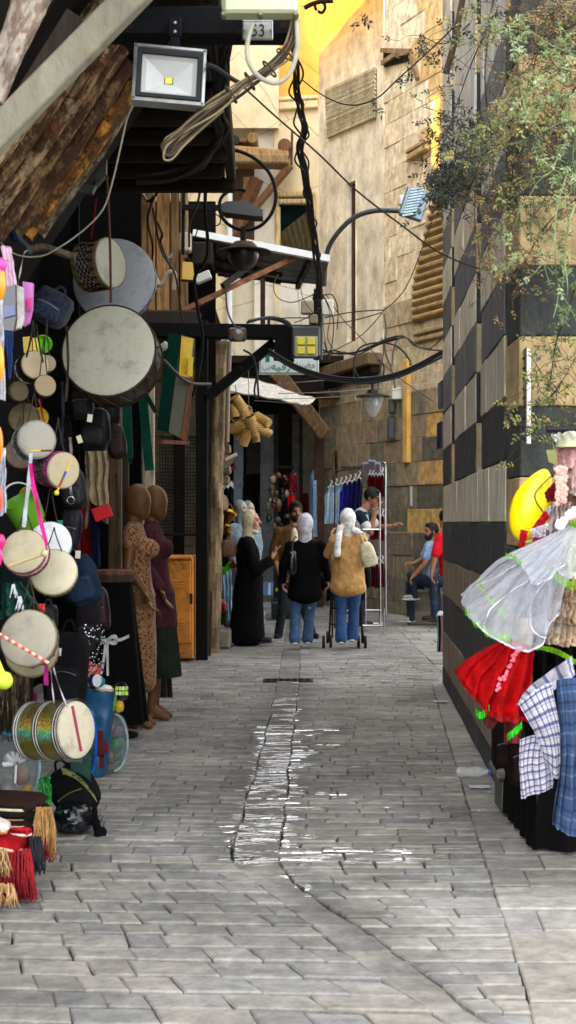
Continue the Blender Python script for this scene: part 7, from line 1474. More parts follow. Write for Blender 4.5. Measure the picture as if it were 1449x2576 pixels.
    def trousers(s, mat, col, flare=1.0, r0=.1, name='trousers', drop=.03):
        m = MB(); j = s.J
        m.ell(s.hip, (.158 * s.sc, .115 * s.sc, .12 * s.sc), s.TM, 18, 10)
        for q in 'LR':
            m.cone(j['h' + q], r0 * s.sc, j['k' + q], .062 * s.sc); e = j['a' + q] - Vector((0, 0, drop)); m.cone(j['k' + q], .062 * s.sc, j['k' + q].lerp(e, .55), .056 * s.sc * (1 + (flare - 1) * .4)); m.cone(j['k' + q].lerp(e, .55), .056 * s.sc * (1 + (flare - 1) * .4), e, .055 * s.sc * flare)
        return s.cloth(m, name, mat, col, .006, 8)
    def shoe(s, col, sole=(40, 38, 36), mat='leather', which='LR'):
        j = s.J
        for q in which:
            a, b = j['a' + q].copy(), j['t' + q].copy(); g = min(b.z, a.z); d = (b - a); d.z = 0; d = d.normalized() if d.length > .01 else s.f; base = a - Vector((0, 0, .055)) - d * .045; M = Matrix((Vector((d.y, -d.x, 0)), d, Vector((0, 0, 1)))).transposed()
            m = MB(lin(col)); m.ell(base + d * .05 + Vector((0, 0, .035)), (.042, .06, .05), M); m.ell(base + d * .14 + Vector((0, 0, .02)), (.046, .09, .034), M); m.cone(base + d * .04 + Vector((0, 0, .03)), .045, a + Vector((0, 0, .01)), .042)
            o = blob(m, 'shoe', mat, s.t, .009, 2)
            m = MB(lin(sole)); m.ell(base + d * .1 + Vector((0, 0, -.008)), (.048, .14, .018), M, 16, 6); mk(m, 'sole', 'rubber', o)
    def hair(s, col, beard=False, thick=.012):
        h = s.J['head']; k = s.sc; m = MB(lin(col)); m.ell(h + s.HM @ Vector((0, -.022, .035)) * k, ((.077 + thick) * k, (.09 + thick) * k, (.095 + thick) * k), s.HM, 18, 12); m.ell(h + s.HM @ Vector((0, .03, .1)) * k, (.062 * k, .05 * k, .03 * k), s.HM, 12, 8)
        blob(m, 'hair', 'hair', s.t, .01, 1, None, lambda p: .004 * fbm(p * 40, 1))
        if beard:
            m = MB(lin(col)); m.ell(h + s.HM @ Vector((0, .04, -.075)) * k, (.062 * k, .058 * k, .05 * k), s.HM, 14, 9); m.ell(h + s.HM @ Vector((0, .088, -.042)) * k, (.034 * k, .014 * k, .008 * k), s.HM, 10, 6)
            for q in (-1, 1): m.cone(h + s.HM @ Vector((q * .066, .0, .0)) * k, .016 * k, h + s.HM @ Vector((q * .058, .03, -.06)) * k, .022 * k)
            mk(m, 'beard', 'hair', s.t)
    def hijab(s, col, mat='fabric', drape=1.0, back=.0, extra=None):
        h = s.J['head']; k = s.sc; H = lambda x, y, z: h + s.HM @ Vector((x, y, z)) * k; m = MB()
        m.ell(H(0, -.034, .022), (.094 * k, .096 * k, .122 * k), s.HM, 20, 12); m.ell(H(0, -.045, -.02), (.084 * k, .082 * k, .1 * k), s.HM, 18, 10)
        m.cone(H(0, -.03, -.06), .072 * k, s.nb - Vector((0, 0, .02)), .075 * k); m.ell(s.nb - Vector((0, 0, .03)), (.12 * k * drape, .095 * k * drape, .06 * k * drape), s.TM, 16, 8); m.ell(H(0, .03, -.125), (.06 * k, .06 * k, .035 * k), s.HM, 12, 8)
        if extra: extra(m, H)
        m.col = lin(col); sd = U(0, 9)
        return blob(m, 'headscarf', mat, s.t, .010, 3, None, lambda p: .0011 * math.sin((s.HM.transposed() @ (p - h)).dot(Vector((.3, .9, 1.1))) * 110 + 5 * fbm((p.x * 5 + sd, p.y * 5, p.z * 5), 1)) + .003 * fbm(p * 12, 1))
# --- woman in the black abaya, in profile
D = 16.2
f = Fig(D, dict(head=(634, 1311), sL=(622, 1364, .16), sR=(620, 1364, -.16), eL=(640, 1430, .2), wL=(684, 1412, .14), eR=(646, 1438, -.2), wR=(680, 1408, -.12), xR=(696, 1390, -.1), hL=(628, 1455, .09), hR=(626, 1455, -.09), kL=(626, 1530, .1), kR=(640, 1530, -.08), aL=(620, 1600, .1), aR=(646, 1602, -.08), tL=(650, 1616, .1), tR=(676, 1616, -.08)), (1, -.25, -.02), 'woman in a long black abaya and cream headscarf, in profile, holding out a phone', skin=(196, 146, 118))
f.body(legs=True, hands='R', curl=.5, hn={'R': (0, .3, 1)}); f.hijab((206, 190, 160))
m = MB(); j = f.J; f.torso(m, 1.1, 1.25, 0, .1)
for q in 'LR': m.cone(j['s' + q], .07, j['e' + q], .066); m.cone(j['e' + q], .066, j['e' + q].lerp(j['w' + q], .88), .062)
g0 = Vector((f.hip.x, D, 0))
for k in range(24):
    t_ = k / 23; z = f.hip.z * (1 - t_) + .1 * t_; m.ell(Vector((f.hip.x - .03 * t_, D, z)), (.17 + .045 * t_, .19 + .03 * t_, .11), None, 20, 10)
f.cloth(m, 'abaya', 'fabric', (9, 9, 10), .011, 6); f.shoe((14, 13, 13))
t = thing('phone', 'slim tan phone held out by the woman in the abaya', 'phone', P(697, 1384, D - .1)); m = MB(lin((150, 110, 80)), False); m.box(P(696, 1384, D - .1), (.018, .07, .14), Matrix.Rotation(.7, 3, 'Y'), bev=.004); mk(m, 'case', 'plastic', t); m = MB(lin((20, 22, 26)), False); m.box(P(694.4, 1383, D - .1), (.003, .06, .12), Matrix.Rotation(.7, 3, 'Y')); mk(m, 'screen', 'glossy', t)
bag(576, 1380, 16.1, 40, 44, .12, (116, 84, 60), 'brown leather handbag on the back of the woman in the abaya', 'handbag', sd=40, pocket=False)
# --- woman in black jumper and flared jeans, from behind
D = 15.7
f = Fig(D, dict(head=(769, 1321), sL=(730, 1374, .02), sR=(806, 1372, -.02), eL=(712, 1424, .02), wL=(712, 1462, .1), eR=(818, 1422, .0), wR=(824, 1456, .08), hL=(748, 1474), hR=(786, 1474), kL=(743, 1546, .04), kR=(778, 1546, .06), aL=(741, 1604, -.02), aR=(774, 1603, .08), tL=(738, 1620, .12), tR=(776, 1616, .25)), (.12, 1, .0), 'woman in white headscarf, black jumper and flared blue jeans walking away', skin=(196, 150, 124))
f.body(curl=.6, hn={'L': (1, 0, 0), 'R': (-1, 0, 0)}); f.hijab((206, 204, 214), drape=.6); f.shirt('knit', (10, 10, 11), 1.0, 1.12, 1.12, .1, -.2, name='jumper', amp=.008, rs=1.0); f.trousers('denim', (62, 92, 128), 1.28, .086, 'jeans', .015); f.shoe((150, 144, 134), (210, 206, 196))
t = bag(736, 1416, 15.45, 22, 62, .1, (10, 11, 13), 'shiny black shoulder bag on the woman in the black jumper', 'handbag', mat='glossy', sd=42, strap=False, pocket=False)
m = MB(lin((16, 16, 18))); m.tube(catm([P(734, 1392, 15.42), P(736, 1370, 15.5), P(741, 1352, 15.66), P(746, 1352, 15.8)], 5), .009, 6); mk(m, 'strap', 'leather', t)
# --- woman in the tan shirt with the stroller
D = 15.5
f = Fig(D, dict(head=(875, 1309), sL=(840, 1360, .0), sR=(912, 1358, .0), eL=(826, 1394, .08), wL=(836, 1362, .24), xL=(832, 1340, .25), eR=(920, 1404, .06), wR=(906, 1428, .28), hL=(856, 1462), hR=(894, 1462), kL=(858, 1535, .04), kR=(890, 1532, .06), aL=(858, 1602, -.02), aR=(886, 1596, .1), tL=(858, 1618, .12), tR=(888, 1608, .25)), (.06, 1, .0), 'woman in white headscarf, loose tan shirt and wide jeans pushing a stroller', skin=(200, 152, 126))
def tail(m, H):
    for k in range(14): m.ell(P(856 - k * .8 if k < 8 else 849, 1326 + k * 5.4, D - .1 - min(k, 6) * .012), (.042, .03, .03), None, 10, 7)
    m.ell(P(896, 1336, D - .07), (.07, .05, .04), Matrix.Rotation(.5, 3, 'Y'))
f.body(curl=.7, hn={'L': (1, .2, 0), 'R': (-1, 0, 0)}); f.hijab((232, 230, 226), extra=tail); f.shirt('fabric', (190, 146, 92), 1.0, 1.16, 1.2, .1, -.14, amp=.010, rs=1.02, collar=False); f.trousers('denim', (38, 70, 116), 1.36, .092, 'jeans', .015); f.shoe((206, 200, 184), (226, 222, 210))
t = thing('tote_bag', 'cream canvas tote bag on the shoulder of the woman in tan', 'bag', P(926, 1424, D - .12))
m = MB(lin((214, 204, 172))); s = MB(); s.ell((0, 0, 0), 1, None, 26, 16); c = P(926, 1394, D - .1); sg = lambda q, e: math.copysign(abs(q) ** e, q)
m.add([c + Matrix.Rotation(-.25, 3, 'Y') @ Vector((sg(v.x, .6) * .085 * (1 - .25 * v.z), sg(v.y, .7) * .06, sg(v.z, .6) * .145)) for v in s.v], s.f); mk(m, 'body', 'fabric', t)
m = MB(lin((206, 196, 164)))
for q in (-.03, .02): m.tube(catm([P(916, 1370, D - .15 + q), P(908, 1346, D - .12 + q), P(914, 1340, D), P(928, 1372, D - .1 + q)], 5), .008, 6)
mk(m, 'handle', 'fabric', t)
# stroller, seen from behind
t = thing('stroller', 'black folding stroller in front of the woman in tan', 'stroller', Vector((P(866, 0, 16.1).x, 16.1, 0)))
X = lambda x, y, d=16.0: P(x, y, d)
m = MB(lin((16, 16, 17)))
for xs in (836, 900): m.tube([X(xs, 1440, 15.8), X(xs + (-4 if xs < 860 else 6), 1530, 15.95), Vector((X(xs - 8 if xs < 860 else xs + 14, 0, 15.95).x, 15.95, .07))], .012, 7); m.tube([X(xs, 1500, 15.9), Vector((X(xs, 0, 16.5).x, 16.5, .07))], .011, 7)
m.tube([X(836, 1530, 15.95), X(906, 1530, 15.95)], .01, 6); m.tube([X(830, 1570, 15.95), X(912, 1570, 15.95)], .01, 6); m.tube([X(832, 1440, 15.78), X(906, 1440, 15.78)], .012, 6); mk(m, 'frame', 'iron', t)
m = MB(lin((18, 18, 20))); m.grid(lambda u, v: Vector((X(822 + 96 * u, 0, 16.1).x, 16.0 + .25 * v - .1 * math.sin(u * 3.14), X(0, 1445 + 70 * v, 16.1).z + .02 * math.sin(u * 9))), 14, 10); m.ell(X(815, 1465, 16), (.06, .08, .1)); m.ell(X(924, 1450, 16), (.05, .08, .14)); mk(m, 'canopy', 'fabric', t)
for (x, d) in ((814, 15.85), (832, 15.9), (902, 15.9), (919, 15.85), (824, 16.5), (912, 16.5)):
    cx_ = X(x, 0, d).x; m = MB(lin((14, 14, 14))); m.lathe((cx_ - .015, d, .072), (1, 0, 0), [(.05, 0), (.07, 0), (.074, .008), (.074, .022), (.07, .03), (.05, .03), (.05, 0)], 20); w = mk(m, 'wheel', 'rubber', t)
    m = MB(lin((90, 90, 92))); m.lathe((cx_ - .012, d, .072), (1, 0, 0), [(.001, 0), (.05, .004), (.05, .02), (.001, .024)], 14); mk(m, 'rim', 'plastic', w)
# --- bearded man in the brown shirt
D = 17.3
f = Fig(D, dict(head=(744, 1288), sL=(770, 1336, -.02), sR=(702, 1338, -.02), eR=(687, 1394, -.02), wR=(702, 1440, -.14), xR=(712, 1462, -.2), eL=(782, 1394, .02), wL=(776, 1440, -.1), hR=(718, 1452), hL=(754, 1452), kR=(712, 1526, -.05), kL=(764, 1526, -.04), aR=(700, 1592, 0), aL=(786, 1590, 0), tR=(694, 1604, -.2), tL=(800, 1602, -.18)), (.25, -1, -.05), 'bearded man in brown rolled sleeve shirt over pale t-shirt facing the camera', skin=(150, 100, 72), sc=1.05)
f.body(curl=.5, hn={'R': (1, .2, 0), 'L': (-1, .2, 0)}); f.hair((20, 16, 14), True); f.shirt('fabric', (96, 68, 42), .66, 1.1, 1.12, .0, -.04, rs=1.08, amp=.009)
m = MB(lin((214, 196, 166))); m.ell(f.nb + Vector((.02, -.11, -.12)), (.05, .04, .14)); mk(m, 'undershirt', 'fabric', f.t); f.trousers('denim', (20, 24, 32), 1.0); f.shoe((20, 16, 14))
# --- man in polo behind the rack
D = 18.3
f = Fig(D, dict(head=(936, 1252), sL=(912, 1292, .12), sR=(904, 1296, -.14), eL=(952, 1326, .2), wL=(985, 1324, .1), xL=(1000, 1316, .08), eR=(932, 1340, -.2), wR=(944, 1286, -.16), xR=(950, 1262, -.14), hL=(900, 1412, .09), hR=(894, 1412, -.09), kL=(910, 1490, .1), kR=(896, 1492, -.1), aL=(906, 1562, .1), aR=(890, 1562, -.1), tL=(930, 1576, .1), tR=(914, 1576, -.1)), (.9, -.35, -.35), 'dark haired man in navy and white polo leaning over the clothes rack', skin=(156, 104, 76), sc=1.02)
f.body(curl=.7, hn={'L': (0, 0, -1), 'R': (1, 0, 0)}); f.hair((16, 14, 14)); f.shirt('fabric', (176, 174, 170), .0, 1.1, 1.15, .0, -.03, arms='', name='polo')
m = MB(); j = f.J
for q in 'LR': m.cone(j['s' + q], .072, j['s' + q].lerp(j['e' + q], .62), .07)
m.ell(f.nb - Vector((0, 0, .03)), (.16, .1, .06), f.TM); f.cloth(m, 'navy_sleeve', 'fabric', (30, 38, 54), .005)
for q in 'LR': m = MB(lin((206, 204, 200))); a, b = j['s' + q].lerp(j['e' + q], .56), j['s' + q].lerp(j['e' + q], .68); m.cone(a, .074, b, .073); mk(m, 'white_cuff', 'fabric', f.t)
f.trousers('denim', (24, 28, 40), 1.0); f.shoe((30, 28, 26))
m = MB(lin((16, 16, 16))); H = lambda x, y, z: f.J['head'] + f.HM @ Vector((x, y, z))
for q in (-1, 1): m.tube([H(q * .034 + .024 * math.cos(a), .1, .008 + .018 * math.sin(a)) for a in [k * .7 for k in range(10)]], .003, 5); m.tube([H(q * .058, .098, .012), H(q * .078, 0, .008)], .003, 5)
mk(m, 'glasses', 'plastic', f.t)
# --- seated men on the stone block
t = single(MB(lin((112, 104, 90)), False).box((P(1098, 0, 19.6).x, 19.75, .24), (.75, .5, .46), bev=.03).box((P(1098, 0, 19.6).x + .02, 19.5, .1), (.9, .3, .2), bev=.02), 'stone_bench', 'stone', 'rough stone block used as a bench by the two seated men', 'bench')
D = 19.3
f = Fig(D, dict(head=(1084, 1338), sL=(1084, 1374, -.16), sR=(1084, 1374, .16), eL=(1070, 1418, -.24), wL=(1042, 1446, -.2), xL=(1032, 1458, -.2), eR=(1060, 1408, .2), wR=(1040, 1418, .06), xR=(1028, 1416, .04), hL=(1092, 1470, -.09), hR=(1092, 1470, .09), kL=(1034, 1446, -.14), kR=(1030, 1470, .1), aL=(1044, 1496, -.12), aR=(1034, 1552, .06), tL=(1018, 1508, -.14), tR=(1008, 1566, .04)), (-1, -.3, -.05), 'seated man in light blue t-shirt with one leg crossed, looking left', skin=(160, 108, 80), sc=1.0)
f.body(curl=.8, hn={'L': (0, 0, -1), 'R': (0, 0, -1)}); f.hair((34, 28, 26), True, .006); f.shirt('fabric', (150, 186, 220), .32, 1.12, 1.25, .05, 0, name='t_shirt'); f.trousers('denim', (26, 38, 56), .95, .095); f.shoe((150, 146, 138), (206, 204, 196))
D = 18.9
f = Fig(D, dict(head=(1122, 1306), sL=(1108, 1352, -.18), sR=(1136, 1354, .18), eL=(1094, 1402, -.22), wL=(1086, 1440, -.2), xL=(1085, 1456, -.2), eR=(1130, 1404, .2), wR=(1104, 1436, .1), hL=(1136, 1462, -.09), hR=(1138, 1462, .09), kL=(1090, 1462, -.14), kR=(1094, 1466, .12), aL=(1093, 1548, -.12), aR=(1106, 1550, .1), tL=(1070, 1568, -.14), tR=(1082, 1570, .1)), (-1, -.2, -.05), 'person in bright red shirt sitting mostly hidden behind the house corner', skin=(156, 104, 78))
f.body(curl=.5, hn={'L': (1, 0, -.2), 'R': (1, 0, 0)}); f.hair((14, 12, 12), False, .03); f.shirt('fabric', (206, 24, 40), .4, 1.12, 1.25, .05, 0, rs=1.1); f.trousers('denim', (24, 36, 54), .95, .095); f.shoe((18, 16, 16))
# --- shop dummies
DUM = (104, 66, 32)
def dummy(D, x0, y0, k, label, dress):
    """one long dress dummy; picture offsets are written for the front one and scaled by k"""
    Q = lambda x, y, d=0: (x0 + (x - 345) * k, y0 + (y - 1255) * k, d)
    J = dict(head=Q(346, 1262), sL=Q(342, 1335, .14), sR=Q(334, 1338, -.14), eL=Q(350, 1420, .17), wL=Q(384, 1496, .1), xL=Q(390, 1540, .08), eR=Q(322, 1428, -.19), wR=Q(362, 1484, -.2), xR=Q(378, 1530, -.2), hL=Q(352, 1500, .07), hR=Q(350, 1500, -.07), kL=Q(352, 1640, .07), kR=Q(350, 1640, -.07), aL=Q(346, 1790, .08), aR=Q(338, 1796, -.08), tL=Q(384, 1818, .06), tR=Q(376, 1822, -.1))
    f = Fig(D, J, (1, -.3, 0), label, 'mannequin', 'mannequin', DUM, .98, 'shop mannequins in long dresses'); m = MB(lin(DUM)); j = f.J; h = j['head']
    m.ell(h, (.082, .1, .13), f.HM, 20, 14); m.ell(h + f.HM @ Vector((0, .035, -.06)), (.06, .06, .075), f.HM); m.cone(h + f.HM @ Vector((0, -.03, -.08)), .048, f.nb - Vector((0, 0, .02)), .056)
    f.torso(m, .8, .82); 
    for q in 'LR':
        m.cone(j['s' + q], .046, j['e' + q], .036); m.cone(j['e' + q], .036, j['w' + q], .025); hand(m, j['w' + q], j['x' + q] - j['w' + q], (.6, 0, -.6), .3, 1.0, flip=1 if q == 'L' else -1)
        m.cone(j['h' + q], .08, j['k' + q], .055); m.cone(j['k' + q], .055, j['a' + q], .034); a = j['a' + q]; tt = j['t' + q]; tt.z = .02; m.cone(a, .034, tt, .022); m.cone(a - Vector((0, 0, .03)), .03, tt, .026); m.ell(a.lerp(tt, .0) - Vector((0, 0, a.z - .035)), (.036, .036, .034))
    blob(m, 'body', 'dummy', f.t, .0075, 2); return f
def dress_shape(f, D, sl=.3, hem=.42, fl=.11, bust=True):
    m = MB(); j = f.J; f.torso(m, .9, .92)
    for q in 'LR': m.cone(j['s' + q], .06, j['s' + q].lerp(j['e' + q], sl), .062)
    if bust:
        for q in (-1, 1): m.ell(f.nb.lerp(f.hip, .36) + f.fw * .0 + Vector((.085, q * .06, .02)), (.075, .07, .075))
    for k in range(24):
        t_ = k / 23; z = f.hip.z * (1 - t_) + hem * t_; m.ell(Vector((f.hip.x - .02 * t_, f.hip.y, z)), (.115 + (fl - .02) * t_, .14 + fl * t_, .1), None, 20, 9)
    return m
f = dummy(9.75, 345, 1255, 1.0, 'faceless brown mannequin in long leopard print dress, nearest the lane', None)
f.cloth(dress_shape(f, 9.75, .3, .33, .05), 'dress', 'print', (164, 114, 74), .006, 9, .011)
f = dummy(10.15, 388, 1257, .97, 'faceless mannequin in plum top and dark green skirt behind the leopard one', None)
m = MB(); j = f.J; f.torso(m, .98, 1.0)
for q in 'LR': m.cone(j['s' + q], .058, j['e' + q], .05); m.cone(j['e' + q], .05, j['w' + q], .04)
for q in (-1, 1): m.ell(f.nb.lerp(f.hip, .36) + Vector((.08, q * .06, .02)), (.07, .07, .075))
for k in range(6): t_ = k / 5; m.ell(Vector((f.hip.x, f.hip.y, f.hip.z - .22 * t_)), (.14 + .02 * t_, .16 + .02 * t_, .08))
f.cloth(m, 'top', 'fabric', (74, 36, 46), .004, 9, .011)
m = MB(lin((38, 46, 36)))
m.grid(lambda u, v: Vector((f.hip.x - .01, f.hip.y, .32 + (f.hip.z - .12 - .32) * (1 - v))) + Vector((math.cos(u * 6.2832) * (.14 + .05 * v) * (1 + .05 * math.sin(u * 200)), math.sin(u * 6.2832) * (.16 + .05 * v) * (1 + .05 * math.sin(u * 200)), 0)), 140, 10); mk(m, 'pleated_skirt', 'fabric', f.t)
f.t.children
t = thing('printed_abaya', 'black abaya with white edging and faint print hanging behind the mannequins', 'abaya', P(412, 1750, 10.8))
m = MB(lin((12, 11, 12))); m.grid(lambda u, v: P(396 + (14 + 14 * v) * u * 1.2 + 6 * v, 1390 + 365 * v, 10.7 + .05 * math.sin(u * 12)), 16, 14); mk(m, 'cloth', 'print', t)
m = MB(lin((206, 196, 180)), False); m.plate([P(402, 1378, 10.6), P(408, 1376, 10.6), P(432, 1500, 10.6), P(424, 1512, 10.6)], (0, .02, 0)); mk(m, 'white_edging', 'fabric', t)
m = MB(lin((110, 30, 40)), False); m.plate([P(408, 1506, 10.55), P(434, 1500, 10.55), P(432, 1520, 10.55), P(410, 1532, 10.55)], (0, .03, 0)); mk(m, 'red_cuff', 'fabric', t)
m = MB(lin((60, 28, 26))); m.grid(lambda u, v: P(378 + 22 * u, 1690 + 60 * v, 10.35 + .04 * math.sin(u * 10)), 8, 6); single(m, 'printed_skirt', 'floral', 'hem of a red printed skirt below the green pleated one', 'skirt')
m = MB(lin((12, 10, 12))); m.box(P(348, 1615, 10.4), (px(50, 10.4), .1, px(240, 10.4)), bev=.02); single(m, 'hanging_gown', 'fabric', 'black gown hanging directly behind the leopard dress', 'gown')
for (x, y, fd, L_) in ((608, 1281, (1, -.6, 0), 'mannequin in grey lace headscarf and gown, left of the two behind the abaya'), (627, 1283, (1, -.9, 0), 'mannequin in grey lace headscarf and gown, right of the two behind the abaya')):
    D = 18.2 + (x - 608) * .01
    f = Fig(D, dict(head=(x, y), sL=(x + 18, y + 46, .05), sR=(x - 22, y + 46, -.05), eL=(x + 24, y + 92, .04), wL=(x + 16, y + 130, -.06), eR=(x - 28, y + 92, -.06), wR=(x - 18, y + 130, -.14), hL=(x + 8, y + 140), hR=(x - 12, y + 140), kL=(x + 8, y + 214), kR=(x - 12, y + 214), aL=(x + 8, y + 288), aR=(x - 12, y + 288), tL=(x + 14, y + 296, -.15), tR=(x - 6, y + 296, -.15)), fd, L_, 'mannequin', 'mannequin', (186, 168, 152), .92, 'mannequins in lace headscarves')
    f.body(curl=.3); f.hijab((120, 128, 130), 'lacework')
    m = MB(); f.torso(m, 1.1, 1.15)
    for q in 'LR': m.cone(f.J['s' + q], .06, f.J['e' + q], .06); m.cone(f.J['e' + q], .06, f.J['w' + q], .07)
    for k in range(8): t_ = k / 7; m.ell(Vector((f.hip.x, D, f.hip.z * (1 - t_) + .12 * t_)), (.16 + .08 * t_, .14 + .08 * t_, .12))
    f.cloth(m, 'gown', 'lacework', (140, 156, 170), .008, 8)
# ============================================================ the clothes rack and goods at the back
t = thing('clothes_rack', 'chrome clothes rack with tall side frame beside the stone wall', 'clothes rack', P(930, 1575, 18.4))
m = MB(lin((200, 204, 208)))
m.tube(catm([P(906, 1170, 18.6), P(950, 1164, 18.5), P(966, 1166, 18.4), P(970, 1176, 18.4), P(970, 1300, 18.4), Vector((P(971, 0, 18.4).x, 18.4, .22))], 6), .016, 8); mk(m, 'tall_frame', 'chrome', t)
m = MB(lin((206, 208, 210))); m.tube([P(955, 1240, 18.0), Vector((P(957, 0, 18.0).x, 18.0, .05))], .014, 8); m.tube([P(918, 1340, 18.0), Vector((P(920, 0, 18).x, 18.0, .05))], .012, 8); m.tube([P(912, 1332, 18), P(958, 1332, 18)], .012, 8); m.tube([P(918, 1535, 18), P(960, 1535, 18)], .012, 8); mk(m, 'front_frame', 'chrome', t)
m = MB(lin((190, 192, 194))); m.tube([P(910, 1574, 17.9), P(966, 1574, 17.9)], .018, 8); m.tube([P(966, 1575, 17.8), P(966, 1530, 17.85)], .012, 7); m.tube([P(916, 1570, 18.5), P(968, 1568, 18.5)], .016, 8); mk(m, 'base_bar', 'chrome', t)
m = MB(lin((60, 60, 64))); m.tube([P(842, 1186, 18.9), P(912, 1176, 18.7)], .012, 7); m.tube([P(842, 1186, 18.9), Vector((P(842, 0, 18.9).x, 18.9, 0))], .012, 7); mk(m, 'side_rail', 'iron', t)
for k, (x, y, w) in enumerate(((921, 1172, 20), (935, 1166, 20), (950, 1172, 16))):
    m = MB(lin((120, 120, 150)), False); m.box(P(x, y + 4, 18.35), (px(w, 18.3), .02, px(26, 18.3)), bev=.01); o = mk(m, 'header_panel', 'plastic', t)
    m = MB(lin((60, 40, 44)), False); m.box(P(x, y + 5, 18.33), (px(w - 6, 18.3), .01, px(18, 18.3))); mk(m, 'inset', 'plastic', o)
def shirt_on_hanger(x, y, D, w, h, col, label, stripe=None, sk=0, group='shirts on the clothes rack', name='hanging_shirt'):
    t = thing(name, label, 'shirt', P(x, y + h, D), group); m = MB(lin(col))
    def f_(u, v):
        hw = w * (.16 + .34 * min(1, v * 5)) if v < .2 else w * .5; xx = x + sk * v + (u - .5) * 2 * hw * (1 + .05 * math.sin(v * 7)); return P(xx, y + h * v + (6 * abs(u - .5) * 2 if v < .25 else 0), D + .03 * math.sin(u * 14 + v * 3) - .02)
    m.grid(f_, 18, 16, (lambda u, v: lin(stripe) if int(u * 7) % 2 else lin(col)) if stripe else None); mk(m, 'cloth', 'fabric', t)
    m = MB(lin((220, 220, 224))); m.tube(catm([P(x, y - 14, D), P(x + 4, y - 10, D), P(x, y - 4, D), P(x, y + 1, D)], 4), .006, 5); m.tube([P(x - w * .3, y + 5, D), P(x, y, D), P(x + w * .3, y + 5, D)], .007, 5); mk(m, 'hanger', 'plastic', t)
sh = [(832, 1222, 19.65, 26, 96, (206, 218, 226), (130, 186, 216), 'white and sky blue striped football shirt, frontmost on the left'), (845, 1218, 19.61, 24, 98, (210, 220, 228), (120, 176, 214), 'white and sky blue striped football shirt, second from the left'), (857, 1214, 19.57, 22, 104, (206, 214, 224), (110, 160, 206), 'white and pale blue striped football shirt, third from the left'), (868, 1212, 19.53, 22, 112, (40, 40, 150), None, 'bright blue football shirt next to the striped ones'), (880, 1208, 19.49, 22, 108, (36, 34, 130), None, 'deep blue football shirt, second of the blue ones'), (892, 1206, 19.45, 22, 100, (30, 28, 96), None, 'navy violet football shirt, third of the blue ones'), (903, 1200, 19.41, 20, 90, (26, 30, 66), None, 'dark navy football shirt behind the man in polo')]
for (x, y, D, w, h, c, st, L_) in sh: shirt_on_hanger(x, y, D, w, h, c, L_, st, -4)
for k, x in enumerate((930, 938, 946, 954, 961)):
    shirt_on_hanger(x, 1190 + (k % 2) * 2, 18.95 - k * .03, 12, 60, ((110, 14, 30), (96, 10, 26), (120, 16, 34), (104, 12, 28), (90, 10, 24))[k], ('maroon blouse on the upper rack row, first from the left', 'maroon blouse on the upper rack row, second from the left', 'maroon blouse on the upper rack row, third from the left', 'maroon blouse on the upper rack row, fourth from the left', 'maroon blouse on the upper rack row, last on the right')[k], None, 0, 'maroon blouses on the rack')
for k, (x, y) in enumerate(((938, 1292), (950, 1290), (962, 1294), (936, 1410), (948, 1414), (961, 1412))):
    shirt_on_hanger(x, y, 18.8, 13, 66, ((120, 16, 34), (96, 12, 26), (110, 14, 30), (80, 10, 22), (90, 12, 26), (104, 16, 30))[k], ('maroon garment on the middle rack row, left one', 'maroon garment on the middle rack row, centre one', 'maroon garment on the middle rack row, right one', 'dark maroon garment on the lowest rack row, left one', 'dark maroon garment on the lowest rack row, centre one', 'dark maroon garment on the lowest rack row, right one')[k], None, 0, 'maroon garments low on the rack')
# back shop clothes and wares
garment([(612, 1196), (654, 1190), (650, 1300), (608, 1310)], 21.8, (8, 8, 9), 'black gowns hanging in a row at the back of the lane', 'hanging_gown', fold=.05, nf=5)
garment([(752, 1240), (776, 1240), (778, 1330), (752, 1330)], 21.6, (80, 16, 22), 'maroon pleated skirts hanging behind the bearded man', 'hanging_skirt', fold=.04, nf=6)
garment([(781, 1196), (789, 1180), (795, 1340), (778, 1340)], 21.3, (120, 140, 190), 'pale violet shirt hanging beside the brown post', 'hanging_shirt', fold=.02)
garment([(787, 1210), (796, 1208), (798, 1350), (786, 1350)], 21.25, (150, 190, 210), 'pale blue shirt hanging against the brown post', 'hanging_shirt', fold=.02)
garment([(728, 1190), (744, 1188), (752, 1236), (726, 1246)], 21.4, (120, 22, 36), 'dark red plastic packet hanging above the bearded man', 'hanging_packet', mat='glossy', fold=.02)
for k in range(26):
    x, y = U(672, 726), U(1195, 1330); c = random.choice([(90, 84, 66), (30, 60, 50), (120, 100, 70), (16, 16, 18), (140, 40, 40), (60, 66, 70), (150, 140, 110), (24, 24, 26)])
    m = MB(lin(c)); r1, r2 = U(5, 9), U(6, 13); s = MB(); s.ell((0, 0, 0), 1, None, 10, 7); cc = P(x, y, 21.5 + U(-.2, .2)); m.add([cc + Vector((v.x * px(r1, 21.5), v.y * .05, v.z * px(r2, 21.5))) * (1 + .2 * fbm(v * 1.3 + Vector((k, 0, 0)), 1)) for v in s.v], s.f)
    single(m, 'hanging_trinket', 'plastic', 'small trinket in the dense hanging cluster left of the bearded man', 'trinket', 'trinkets hanging in a cluster left of the bearded man')
t = thing('hanging_packet', 'bright red packet hanging left of the bearded man', 'packet', P(732, 1280, 21)); m = MB(lin((190, 20, 24))); m.grid(lambda u, v: P(724 + 18 * u, 1246 + 34 * v, 21 + .03 * math.sin(u * 8)), 6, 6); mk(m, 'front', 'glossy', t)
t = thing('crate', 'dark green plastic crate of lemons behind the woman in black', 'crate', P(706, 1540, 20.5))
m = MB(lin((16, 34, 28)), False); c = P(706, 1508, 20.6); w, h = px(44, 20.6), px(46, 20.6); c.z = h / 2 + .02
for k in range(5): 
    for yy in (-.15, .15): m.beam(c + Vector((-w / 2, yy, -h / 2 + h * k / 4)), c + Vector((w / 2, yy, -h / 2 + h * k / 4)), .02, .022)
